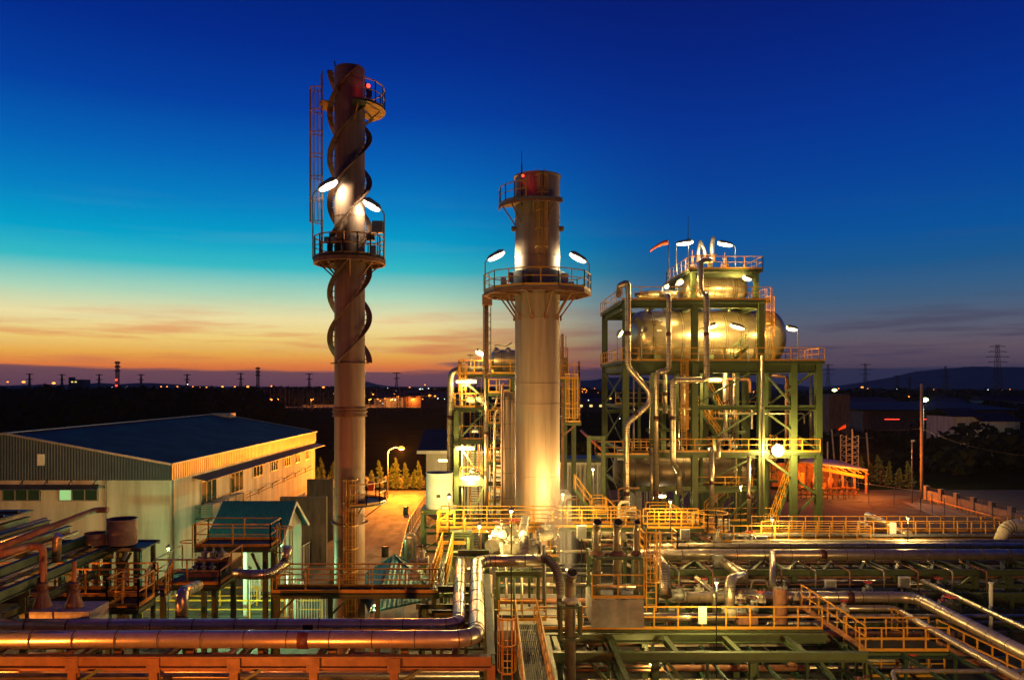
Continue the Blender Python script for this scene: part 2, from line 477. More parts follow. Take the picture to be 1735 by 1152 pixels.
def tube_lamp(c, L, label, m='lamp_yellow', lc=YEL, power=300, group=None, back=None):
    """fluorescent / flood strip hung under a deck"""
    c = Vector(c); t = thing('strip_light', label, 'strip light', c, group)
    MB().box(c.x - L / 2, c.x + L / 2, c.y - 0.12, c.y + 0.12, c.z + 0.1, c.z + 0.2).build('lamp_housing', 'grey_steel', t)
    MB().lathe(c + V(-L / 2 + 0.03, 0, 0), [(0.02, 0), (0.10, 0.05), (0.10, L - 0.11), (0.02, L - 0.06)], n=10, ax=(1, 0, 0)).build('diffuser', m, t)
    light(t, c + V(0, -0.3, -0.3), lc, power, 0.15)
    return t
def valve(p, r, label, ax=(1, 0, 0), wheel=True, h=0.6, cat='valve', group=None, m='grey_steel'):
    p = Vector(p); ax = Vector(ax).normalized()
    t = thing('gate_valve', label, cat, p, group)
    MB().lathe(p - ax * r * 1.5, [(r * 1.3, 0), (r * 1.3, r * 0.3), (r * 0.8, r * 0.32), (r * 1.1, r * 1.1), (r * 1.1, r * 1.9), (r * 0.8, r * 2.68), (r * 1.3, r * 2.7), (r * 1.3, r * 3)], n=14, ax=ax).build('valve_body', m, t)
    MB().lathe(p, [(r * 0.7, 0), (r * 0.6, h * 0.5), (r * 0.9, h * 0.52), (r * 0.9, h * 0.6), (r * 0.18, h * 0.62), (r * 0.14, h)], n=12).build('bonnet', m, t)
    if wheel:
        w = MB(); c = p + V(0, 0, h * 0.92); w.tube([c + V(math.cos(a) * r * 1.3, math.sin(a) * r * 1.3, 0) for a in [i * math.pi / 8 for i in range(17)]], 0.025, n=6, bend=0.01)
        for a in (0, math.pi / 2): w.bar(c - V(math.cos(a), math.sin(a), 0) * r * 1.3, c + V(math.cos(a), math.sin(a), 0) * r * 1.3, 0.03, 0.03)
        w.build('handwheel', 'band_paint' if int(p.x * 7) % 3 else 'red_paint', t)
    return t
# ------------------------------------------------------------------ the ground and the far country
def sheet(name, x0, x1, y0, y1, z, m, n=1):
    return MB().add([(x0, y0, z), (x1, y0, z), (x1, y1, z), (x0, y1, z)], [(0, 1, 2, 3)]).build(name, m, kind='structure', org=(0, 0, z))
sheet('ground', -9000, 9000, -200, 12000, 0, 'grass')
sheet('yard', -60, 45, -10, 104, 0.02, 'yard')
sheet('gravel_bed', -19, -8.5, 42, 72, 0.032, 'gravel')
sheet('service_road', -17.5, -7.2, 66, 103, 0.04, 'asphalt')
MB().add([(-7.2, 42, 0.044), (-5.0, 42, 0.044), (-7.0, 72, 0.044), (-14, 72, 0.044), (-9.5, 52, 0.044)], [(0, 1, 2, 3, 4)]).build('paved_lane', 'asphalt', kind='structure', org=(0, 0, 0.044))
sheet('side_road', 45, 90, 55, 104, 0.03, 'yard')
sheet('concrete_yard', -24, -2, 40, 50, 0.026, 'asphalt')
MB().add([(48, 84, 0.05), (90, 56, 0.05), (96, 62, 0.05), (50, 93, 0.05)], [(0, 1, 2, 3)]).build('perimeter_road', 'asphalt', kind='structure', org=(0, 0, 0.05))
MB().add([(34, 68, 0.06), (52, 64, 0.06), (66, 66, 0.06), (56, 74, 0.06), (38, 75, 0.06)], [(0, 1, 2, 3, 4)]).build('grass_verge', 'grass', kind='structure', org=(0, 0, 0.06))
m = MB()
for k in range(10): m.box(-17.5, -7.2, 73 + k * 3, 73.06 + k * 3, .045, .05)
m.box(-12.4, -12.34, 72, 103, .051, .056); m.build('slab_joints', 'dark_steel', kind='structure')
MB().bar((-7.15, 72, .08), (-7.15, 103, .08), .2, .16).build('road_kerb', 'concrete', kind='structure')
MB().box(-300, 60, 512, 530, 0.05, 0.09).build('main_road', 'concrete', kind='structure')
MB().box(-130, -20, 531, 531.6, 0, 1.6).build('added_barrier', 'concrete', label='added pale barrier catching lamp light along the main road on the plain', cat='barrier')  # added wall that catches the road lamps as a bright line

def ridge(name, pts, Y, m='hazy_hill', depth=900):
    """pts (px,py) skyline of a range of hills at distance Y"""
    mb = MB(); vs = []; N = 0; rnd = random.Random(len(pts))
    fine = []
    for (a, b), (c, d) in zip(pts, pts[1:]):
        k = max(2, int((c - a) / 8))
        for i in range(k):
            t = i / k; fine.append((a + (c - a) * t, b + (d - b) * t + rnd.uniform(-0.8, 0.8)))
    fine.append(pts[-1])
    rows = [(-depth * 0.9, 0), (-depth * 0.45, .42), (-depth * 0.15, .84), (0, 1), (depth * 0.3, .7), (depth, 0)]
    for dy, f in rows:
        for i, (px, py) in enumerate(fine):
            z = PZ(py, Y) * f + (rnd.uniform(-1, 1) * 6 if 0 < f < 1 else 0)
            vs.append((PX(px, Y), Y + dy, max(-2, z)))
    n = len(fine); fs = [(r * n + i, r * n + i + 1, (r + 1) * n + i + 1, (r + 1) * n + i) for r in range(len(rows) - 1) for i in range(n - 1)]
    return mb.add(vs, fs, True).build(name, m, kind='structure')
ridge('hills', [(1380, 662), (1440, 652), (1470, 648), (1510, 640), (1550, 630), (1590, 626), (1640, 621), (1700, 621), (1760, 624), (1850, 634), (2000, 650)], 5200)
ridge('hills', [(930, 658), (985, 645), (1010, 643), (1035, 640), (1075, 636), (1120, 645), (1160, 640), (1190, 634), (1230, 644), (1300, 648), (1360, 656)], 5600)
ridge('hills', [(540, 657), (600, 652), (622, 646), (645, 653), (690, 657)], 6000)
ridge('hills', [(-200, 650), (40, 654), (120, 652), (165, 649), (200, 652), (250, 648), (300, 654), (420, 656), (520, 658)], 3600)

def leaves(mb, c, rad, n, s, rnd, fill=0.45):
    for _ in range(n):
        while True:
            q = V(rnd.uniform(-1, 1), rnd.uniform(-1, 1), rnd.uniform(-1, 1))
            if fill < q.length < 1: break
        p = Vector(c) + V(q.x * rad[0], q.y * rad[1], q.z * rad[2])
        a = V(rnd.uniform(-1, 1), rnd.uniform(-1, 1), rnd.uniform(-1, 1)).normalized(); b = a.orthogonal().normalized()
        k = s * rnd.uniform(0.6, 1.4)
        mb.add([p - a * k, p + b * k * 0.6, p + a * k, p - b * k * 0.6], [(0, 1, 2, 3)])
# the far woods: one dark mass on the left, one on the right
rnd = random.Random(3)
mb = MB()
for i in range(430):
    Y = rnd.uniform(230, 620) if i % 3 else rnd.uniform(620, 1400)
    px = rnd.uniform(-60, 560) if i % 5 else rnd.uniform(560, 1010)
    if px > 560 and Y < 620: Y = rnd.uniform(560, 1500)
    if px > 440 and Y < 520: Y = rnd.uniform(540, 1500)
    h = rnd.uniform(8, 13.5); w = rnd.uniform(5, 12) * (1 + Y / 900)
    leaves(mb, (PX(px, Y), Y, h * 0.52), (w, w, h * 0.5), 70, 1.3 + Y / 500, rnd, 0.3)
mb.build('distant_woods', 'dark_foliage', label='dark tree belt on the plain beyond the blue roofed hall', cat='woods', kind='stuff')
mb = MB()
for i in range(260):
    Y = rnd.uniform(118, 330) if i % 2 else rnd.uniform(330, 800)
    px = rnd.uniform(1330, 1800) if Y > 130 else rnd.uniform(1590, 1830)
    h = rnd.uniform(4, 8) if Y < 330 else rnd.uniform(6, 13)
    if Y < 240 and px < 1560: h *= 0.55
    w = rnd.uniform(3, 6) * (1 + Y / 500)
    leaves(mb, (PX(px, Y), Y, h * 0.5), (w, w, h * 0.5), 90, 0.6 + Y / 350, rnd, 0.3)
mb.build('distant_woods', 'dark_foliage', label='dark thicket behind the low white perimeter wall', cat='woods', kind='stuff')

def tree(name, label, x, y, h, w, group=None, n=900, m='foliage', shape='cone', leaf=0.10, seed=0):
    rnd = random.Random(seed or int(abs(x) * 71 + y * 13))
    t = thing(name, label, 'tree', (x, y, 0), group)
    MB().lathe((x, y, 0), [(0.11 * h / 4, 0), (0.07 * h / 4, h * 0.35), (0.02, h * 0.85)], n=8).build('trunk', 'bark', t)
    c = MB()
    if shape == 'cone':
        for k in range(n):
            z = rnd.random() ** 0.8; r = w * (1 - z) ** 0.75 * min(1, 0.45 + z * 4) * (0.72 + 0.5 * math.sin(z * 17 + seed) ** 2) * rnd.uniform(0.25, 1.3) * (1.25 if rnd.random() < .08 else 1)
            a = rnd.uniform(0, 6.283); p = V(x + math.cos(a) * r, y + math.sin(a) * r, h * 0.07 + z * h * 0.93); p.x += z * z * h * .09 * math.sin(seed * 2.3)
            d = V(math.cos(a) * 0.6, math.sin(a) * 0.6, rnd.uniform(-0.9, 0.3)).normalized(); b = d.orthogonal().normalized(); s = leaf * rnd.uniform(0.7, 1.6)
            c.add([p - d * s, p + b * s * 0.5, p + d * s, p - b * s * 0.5], [(0, 1, 2, 3)])
    else:
        for k in range(9):
            a = rnd.uniform(0, 6.28); rr = rnd.uniform(0, w * 0.62)
            cc = (x + math.cos(a) * rr, y + math.sin(a) * rr, h * rnd.uniform(0.42, 0.85))
            leaves(c, cc, (w * rnd.uniform(.35, .55), w * .45, h * rnd.uniform(.1, .2)), n // 9, leaf, rnd, 0.3)
        for k in range(5):
            a = rnd.uniform(0, 6.28); MB
    c.build('crown', m, t)
    return t

# ------------------------------------------------------------------ the big hall with a blue roof
def warehouse():
    x1, y0, y1 = -20.9, 50.0, 86.0; ze, zr, xr = 8.9, 10.9, -31.6; x0 = -42.5; xb = -19.6
    t = thing('warehouse', 'long cream walled industrial hall under a dark blue low pitched roof', 'building', (x1, y0, 0))
    MB().box(x0, x1 + 0.0, y0 + 0.15, y0 + 0.4, 0, 7.95).build('end_wall', 'wall_panel', t)
    m = MB(); m.add([(x1, y0 + .15, 0), (xb, y1, 0), (xb, y1, 7.95), (x1, y0 + .15, 7.95), (x1 - .3, y0 + .15, 0), (xb - .3, y1, 0), (xb - .3, y1, 7.95), (x1 - .3, y0 + .15, 7.95)],
                    [(0, 1, 2, 3), (5, 4, 7, 6), (3, 2, 6, 7), (0, 4, 5, 1)]).build('side_wall', 'wall_panel', t)
    g = MB(); g.add([(x0, y0, 7.9), (x1 + .12, y0, 7.9), (x1 + .12, y0, ze), (xr, y0, zr), (x0, y0, ze), (x0, y0 + .14, 7.9), (x1 + .12, y0 + .14, 7.9), (x1 + .12, y0 + .14, ze), (xr, y0 + .14, zr), (x0, y0 + .14, ze)],
                    [(0, 1, 2, 3, 4), (9, 8, 7, 6, 5), (0, 5, 6, 1)]).build('gable_cladding', 'blue_cladding', t)
    f = MB(); f.add([(x1 + .12, y0 + .14, 7.9), (xb + .12, y1, 7.9), (xb + .12, y1, ze + .02), (x1 + .12, y0 + .14, ze + .02), (x1 - .05, y0 + .14, 7.9), (xb - .05, y1, 7.9), (xb - .05, y1, ze), (x1 - .05, y0 + .14, ze)],
                    [(0, 1, 2, 3), (5, 4, 7, 6), (3, 2, 6, 7), (0, 4, 5, 1)]).build('eave_fascia', 'grey_cladding', t)
    r = MB(); r.add([(x1 + .2, y0 - .15, ze + .04), (xb + .2, y1 + .2, ze + .04), (xr + 1.2, y1 + .2, zr + .04), (xr, y0 - .15, zr + .04), (x0 - .3, y0 - .15, ze + .04), (x0 + 1, y1 + .2, ze + .04)],
                    [(0, 1, 2, 3), (3, 2, 5, 4)]).build('roof', 'blue_roof', t)
    e = MB(); e.bar((x1 + .2, y0 - .16, ze + .06), (xr, y0 - .16, zr + .06), .1, .14); e.bar((x0, y0 - .16, ze + .06), (xr, y0 - .16, zr + .06), .1, .14)
    e.bar((x1 + .22, y0 - .1, ze + .07), (xb + .22, y1, ze + .07), .12, .1); e.bar((xb + .2, y1 + .2, ze + .07), (xr + 1.2, y1 + .2, zr + .07), .12, .1); e.bar((xr, y0, zr + .08), (xr + 1.2, y1, zr + .08), .3, .06)
    e.build('roof_trim', 'grey_steel', t)
    # end wall windows with their canopies
    for px0, px1 in ((2, 67), (98, 165)):
        a, b = PX(px0, 50), PX(px1, 50); z0, z1 = PZ(849, 50), PZ(825, 50)
        w = MB(); w.box(a, b, 50.04, 50.16, z0, z0 + .06); w.box(a, b, 50.04, 50.16, z1 - .06, z1)
        for k in range(4): xx = a + (b - a - .06) * k / 3; w.box(xx, xx + .06, 50.041, 50.159, z0 + .06, z1 - .06)
        wn = w.build('window', 'grey_steel', t)
        MB().box(a, a + (b - a) / 3, 50.1, 50.13, z0 + .01, z1 - .01).build('pane', 'window_green' if px0 == 98 else 'glass', wn)
        MB().box(a + (b - a) / 3 + .01, b, 50.1, 50.13, z0 + .01, z1 - .01).build('pane', 'glass', wn)
    c = MB(); a, b = PX(-30, 50), PX(166, 50); c.add([(a, 50.12, 7.62), (b, 50.12, 7.62), (b + .35, 49.2, 7.42), (a, 49.2, 7.42), (a, 50.12, 7.57), (b, 50.12, 7.57), (b + .35, 49.2, 7.37), (a, 49.2, 7.37)],
                     [(0, 3, 2, 1), (4, 5, 6, 7), (3, 7, 6, 2), (1, 2, 6, 5)])
    for k in range(5): xx = a + 1 + (b - a - 1.2) * k / 4; c.bar((xx, 50.1, 7.9), (xx + .1, 49.25, 7.44), .05, .05)
    c.build('canopy', 'blue_cladding', t)
    lv = MB(); a, b, z0, z1 = PX(64, 50), PX(76, 50), PZ(788, 50), PZ(769, 50); lv.box(a, b, 49.93, 49.99, z0, z1)
    for k in range(7): lv.box(a + .04, b - .04, 49.9, 49.93, z0 + .04 + k * .1, z0 + .1 + k * .1)
    lv.build('louvre_vent', 'white_paint', t)
    # side wall
    def side(y): return x1 + (xb - x1) * (y - y0) / (y1 - y0)
    def quad(mb, ya, yb, za, zb, o0, o1):
        mb.add([(side(ya) + o0, ya, za), (side(yb) + o0, yb, za), (side(yb) + o0, yb, zb), (side(ya) + o0, ya, zb), (side(ya) + o1, ya, za), (side(yb) + o1, yb, za), (side(yb) + o1, yb, zb), (side(ya) + o1, ya, zb)],
               [(0, 1, 2, 3), (5, 4, 7, 6), (3, 2, 6, 7), (0, 4, 5, 1), (0, 3, 7, 4), (1, 5, 6, 2)])
    for i, (ya, yb) in enumerate(((55.0, 57.8), (60.6, 63.4), (65.8, 68.3), (70.5, 72.6), (74.6, 76.6), (78.4, 80.0), (82.0, 83.4))):
        z0, z1 = (5.5, 7.2) if i < 2 else (6.15, 7.15)
        fr = MB(); quad(fr, ya, yb, z0, z0 + .07, .05, .02); quad(fr, ya, yb, z1 - .07, z1, .05, .02)
        for k in range(4): yy = ya + (yb - ya - .07) * k / 3; quad(fr, yy, yy + .07, z0 + .07, z1 - .07, .051, .021)
        wn = fr.build('window', 'grey_steel', t)
        p = MB(); quad(p, ya + .02, yb - .02, z0 + .02, z1 - .02, .035, .022); p.build('pane', 'glass', wn)
    cn = MB(); cn.add([(side(53.5) + .03, 53.5, 7.72), (side(86) + .03, 86, 7.72), (side(86) + 1.1, 86, 7.45), (side(53.5) + 1.1, 53.5, 7.45), (side(53.5) + .03, 53.5, 7.66), (side(86) + .03, 86, 7.66), (side(86) + 1.1, 86, 7.39), (side(53.5) + 1.1, 53.5, 7.39)],
                      [(0, 1, 2, 3), (7, 6, 5, 4), (3, 2, 6, 7), (0, 3, 7, 4)]).build('eave_canopy', 'blue_cladding', t)
    # two bays of air conditioners behind a slatted screen
    b = MB(); quad(b, 53.8, 61.5, 4.55, 4.7, 1.3, .03); b.build('equipment_ledge', 'concrete', t)
    s = MB()
    for k in range(8): quad(s, 53.8, 61.5, 4.8 + k * .12, 4.86 + k * .12, 1.3, 1.26); s.box(side(53.8) + .1, side(53.8) + 1.3, 53.76, 53.8, 4.8 + k * .12, 4.86 + k * .12)
    for k in range(6): yy = 53.8 + k * 1.52; quad(s, yy, yy + .08, 4.7, 5.75, 1.34, 1.3)
    s.build('slatted_screen', 'grey_steel', t)
    for k in range(4): yy = 54.3 + k * 1.8; q = MB(); quad(q, yy, yy + 1.3, 4.72, 5.6, 1.1, .3); q.build('air_conditioner', 'white_paint', t)
    dp = MB(); dp.bar((x1 + .06, y0 + .5, .02), (x1 + .06, y0 + .5, 7.9), .12, .12); dp.build('downpipe', 'grey_steel', t)
    dp = MB(); dp.bar((PX(178, 50), 50.08, .02), (PX(178, 50), 50.08, 7.85), .07, .07); dp.build('downpipe', 'grey_steel', t)
    for k in range(6):
        yy = 63.5 + k * 3.7; q = MB(); z = 4.9 + .06 * k
        for sg in (-1, 1): q.bar((side(yy) + .05, yy, z), (side(yy) + .6, yy + sg * .55, z + .35), .05, .04)
        q.bar((side(yy) + .05, yy, z - .4), (side(yy) + .05, yy, z + .1), .05, .05); q.build('cable_hook', 'dark_steel', t)
    cb = MB(); cb.bar((side(60) + .1, 60, 4.7), (side(85) + .1, 85, 4.95), .05, .05); cb.build('wall_cable', 'dark_steel', t)
    ph = MB(); a, b = PX(355, 84), PX(389, 84); ph.box(a, b, 84, 86, 10.5, 11.05).build('roof_ventilator', 'wall_panel', t)
warehouse()
# red painted cable bridge running along the side of the hall
t = thing('cable_bridge', 'red brown raised cable bridge slanting along the hall side wall', 'cable bridge', (-17.6, 60, 0))
m = MB()
for dx in (0, 0.8): m.bar((-18.6 + dx, 56, 3.4), (-17.2 + dx, 86, 3.5), .1, .22)
for k in range(24): y = 56.5 + k * 1.25; x = -18.6 + (y - 56) * 1.4 / 30; m.bar((x, y, 3.42), (x + .8, y, 3.42), .06, .06)
m.build('cable_tray', 'rust_steel', t)
for y in (58, 64, 70, 76, 82): x = -18.2 + (y - 56) * 1.4 / 30; col(t, x, y, 0, 3.3, 0.16, 'rust_steel')

def gable_shed(name, label, x0, x1, y0, y1, ze, zr, roof='teal_roof', wall='wall_panel', ov=0.4, ridge_x=True, open_front=False):
    """ridge along x; eaves front and back"""
    t = thing(name, label, 'building', ((x0 + x1) / 2, y0, 0)); ym = (y0 + y1) / 2
    if open_front:
        MB().box(x0, x1, y1 - .15, y1, 0, ze).build('wall', wall, t)
        for x in (x0, (x0 + x1) / 2 - .1, x1 - .2): MB().box(x, x + .2, y0, y0 + .2, 0, ze).build('post', wall, t)
    else: MB().box(x0, x1, y0, y1, 0, ze).build('wall', wall, t)
    for x in (x0, x1 - .12): g = MB(); g.add([(x, y0, ze + .002), (x, y1, ze + .002), (x, ym, zr - .06), (x + .12, y0, ze + .002), (x + .12, y1, ze + .002), (x + .12, ym, zr - .06)], [(0, 2, 1), (3, 4, 5), (0, 1, 4, 3)]); g.build('gable_wall', wall, t)
    r = MB(); k = (zr - ze) / (ym - y0); zo = ze - ov * k
    for s, ye in ((1, y0 - ov), (-1, y1 + ov)):
        r.add([(x0 - ov, ye, zo), (x1 + ov, ye, zo), (x1 + ov, ym, zr), (x0 - ov, ym, zr), (x0 - ov, ye, zo + .09), (x1 + ov, ye, zo + .09), (x1 + ov, ym, zr + .09), (x0 - ov, ym, zr + .09)],
              [(0, 1, 2, 3), (7, 6, 5, 4), (0, 4, 5, 1), (1, 5, 6, 2), (0, 3, 7, 4)] if s > 0 else [(3, 2, 1, 0), (4, 5, 6, 7), (1, 5, 4, 0), (2, 6, 5, 1), (4, 7, 3, 0)])
    r.build('roof', roof, t)
    f = MB(); f.box(x0 - ov, x1 + ov, y0 - ov - .05, y0 - ov - .002, zo - .12, zo + .06)
    for x in (x0 - ov - .05, x1 + ov + .002):
        f.bar((x + .02, y0 - ov, zo - .02), (x + .02, ym, zr - .02), .05, .18); f.bar((x + .02, y1 + ov, zo - .02), (x + .02, ym, zr - .02), .05, .18)
    f.build('bargeboard', 'white_paint', t)
    return t
gable_shed('equipment_shed', 'small teal gabled roof shed behind the orange railed platform', PX(384, 49), PX(488, 49), 46.5, 52.5, 4.75, 6.55, open_front=True)
# hipped teal roof beside the steel chimney
hc = [(-5.98, 37.9), (-2.65, 40.6), (-4.1, 46.6), (-7.6, 44.0)]; zc = 2.9; ap = (-5.25, 42.3, 4.7)
t = thing('hipped_shelter', 'low shelter with teal hipped roof beside the spiral finned chimney', 'building', (ap[0], 41, 0))
MB().add([(x, y, zc) for x, y in hc] + [ap] + [(x, y, zc - .1) for x, y in hc],
         [(0, 1, 4), (1, 2, 4), (2, 3, 4), (3, 0, 4), (0, 5, 6, 1), (1, 6, 7, 2), (3, 0, 5, 8), (8, 7, 6, 5)]).build('roof', 'teal_roof', t)
h = MB()
for c in hc: h.bar((c[0], c[1], zc + .05), (ap[0], ap[1], ap[2] + .05), .14, .06)
h.build('hip_ridge', 'blue_cladding', t)
for x, y in hc: x += (ap[0] - x) * .1; y += (ap[1] - y) * .1; MB().bar((x, y, 0), (x, y, zc - .02), .15, .15).build('post', 'grey_steel', t)
# blast walls, low walls, fences round the yard
MB().box(PX(474, 60), PX(553, 60), 60, 60.4, 0, PZ(842, 60)).build('concrete_wall', 'dark_concrete', label='stained dark concrete wall behind the teal gabled shed', cat='wall')
MB().box(PX(520, 70), PX(564, 70), 70, 70.4, 0, PZ(812, 70)).build('concrete_wall', 'dark_concrete', label='farther stained concrete wall, between hall and spiral finned chimney', cat='wall')
def fence(label, pts, h, sp, m, name='fence', r=0.03, infill=0, cat='fence'):
    t = thing(name, label, cat, pts[0])
    mb = MB(); posts = MB(); pts = [Vector(p) for p in pts]
    for a, b in zip(pts, pts[1:]):
        n = max(1, round((b - a).length / sp))
        for i in range(n + 1): p = a.lerp(b, i / n); MB().bar(p, p + V(0, 0, h), r * 2.4, r * 2.4).build('post', m, t)
        mb.bar(a + V(0, 0, h * .96), b + V(0, 0, h * .96), r * 1.6, r * 1.6); mb.bar(a + V(0, 0, h * .1), b + V(0, 0, h * .1), r * 1.6, r * 1.6)
        if infill:
            n = int((b - a).length / infill)
            for i in range(n): p = a.lerp(b, i / n); mb.bar(p + V(0, 0, h * .1), p + V(0, 0, h * .96), r * .8, r * .8)
    mb.build('fence_panel', m, t)
    return t
fence('white barred fence along the gravel beside the teal gabled shed', [(-15.2, 48.5, 0), (-14.0, 60, 0), (-14.2, 66, 0)], 2.0, 1.6, 'white_paint', infill=0.35)
fence('pale railing along the right edge of the orange lit lane', [(-6.3, 52, 0), (-7.0, 62, 0), (-7.6, 72, 0), (-7.4, 90, 0)], 1.6, 1.5, 'grey_steel', infill=0.6)
fence('white louvred yard gate at the foot of the spiral finned chimney', [(PX(500, 45), 45, 0), (PX(570, 45), 45, 0)], 2.1, 2.2, 'white_paint', name='yard_gate', infill=0.16, cat='gate')
for i, (lbl, a, b, y, z) in enumerate((('bright yellow guard rail in the green lit yard, upper run', 248, 560, 49, 0), ('bright yellow guard rail in the green lit yard, lower run', 240, 545, 46, 0))):
    t = thing('guard_rail', lbl, 'guard rail', (PX(a, y), y, 0)); rail_mb([(PX(a, y), y, z), (PX(b, y), y, z)], h=1.2, sp=2.2, r=.04, kick=False).build('rail', 'yellow_paint', t)
# boundary wall behind the cypress row
t = thing('boundary_wall', 'low orange lit boundary wall behind the cypress row', 'wall', (-15, 106, 0))
MB().box(-29, 3, 106, 106.25, 0, 1.5).build('wall_panel', 'concrete', t)
for k in range(12): MB().box(-29 + k * 2.9, -28.7 + k * 2.9, 105.9, 105.998, 0, 1.7).build('pilaster', 'concrete', t)
for i, px in enumerate((536, 546, 560, 629, 644, 659, 672, 687, 699, 712)):
    d = 'left' if px < 600 else 'right'
    tree('cypress', 'small slender cypress in the orange lit row by the boundary wall', PX(px, 103.5), 103.5 + (i % 3) * .5, (3.2, 4.4, 3.7, 2.7, 4.0)[i % 5], (.62, .5, .8, .58)[i % 4], group='cypresses by the boundary wall', n=700, leaf=.11, seed=i + 1)
for i, px in enumerate((978, 991, 1004)):
    tree('cypress', 'small bright orange lit cypress behind the white blue topped building', PX(px, 96), 96, 3.6 + .3 * (i % 2), .55, group='cypresses right of the plain chimney', n=500, leaf=.12, seed=i + 31)
for i, (px, y) in enumerate(((968, 104), (984, 106), (996, 105))):
    tree('tree', 'dark round crowned tree between the plain chimney and the boiler frame', PX(px, y), y, 7.2 - .4 * i, 1.9, group='dark trees beside the plain chimney', n=900, leaf=.2, m='dark_foliage', shape='round', seed=i + 51)
for i, px in enumerate((1459, 1473, 1491, 1505, 1523, 1541)):
    y = 112 - i * 1.6
    tree('cypress', 'small cypress in the row along the right hand perimeter fence', PX(px, y), y, (3.9, 3.1, 4.3, 3.6, 2.8, 3.9)[i], (.75, .6, .9, .55, .8, .65)[i], group='cypresses along the right perimeter', n=700, leaf=.12, seed=i + 71)

# white annex with a blue roof behind the middle boiler
t = thing('annex_building', 'white annex with ribbed dark blue roof behind the left pipe tower', 'building', (-5, 84, 0))
a, b = PX(722, 84), PX(872, 84)
MB().box(a, b, 84, 92, 0, PZ(762, 84)).build('wall', 'wall_panel', t)
z0, z1 = PZ(763, 84), PZ(727, 92)
MB().add([(a - .9, 83.3, z0), (b, 83.3, z0), (b, 92, z1), (a - .9, 92, z1), (a - .9, 83.3, z0 - .3), (b, 83.3, z0 - .3), (b, 92, z1 - .3), (a - .9, 92, z1 - .3)], [(0, 1, 2, 3), (0, 4, 5, 1), (0, 3, 7, 4), (7, 6, 5, 4)]).build('roof', 'blue_roof', t)
MB().box(a - .95, b, 83.2, 83.29, z0 - .3, z0 + .04).build('gutter', 'white_paint', t)
t = thing('annex_building', 'white low building with blue roof strip right of the plain chimney', 'building', (8, 80, 0))
a, b = PX(935, 80), PX(1024, 80)
MB().box(a, b, 80, 84, 0, PZ(783, 80)).build('wall', 'white_paint', t)
MB().box(a - .2, b + .2, 79.8, 84.2, PZ(783, 80), PZ(777, 80)).build('roof', 'blue_cladding', t)
m = MB()
for k in range(12): x = a + .4 + k * (b - a - .8) / 11; m.bar((x, 79.93, .4), (x, 79.93, PZ(787, 80)), .06, .06)
m.build('wall_ribs', 'grey_steel', t)
MB().box(PX(930, 58), PX(968, 58), 58, 61, 0, PZ(838, 58)).build('electrical_building', 'white_paint', label='plain white electrical building at the foot of the plain chimney', cat='building')

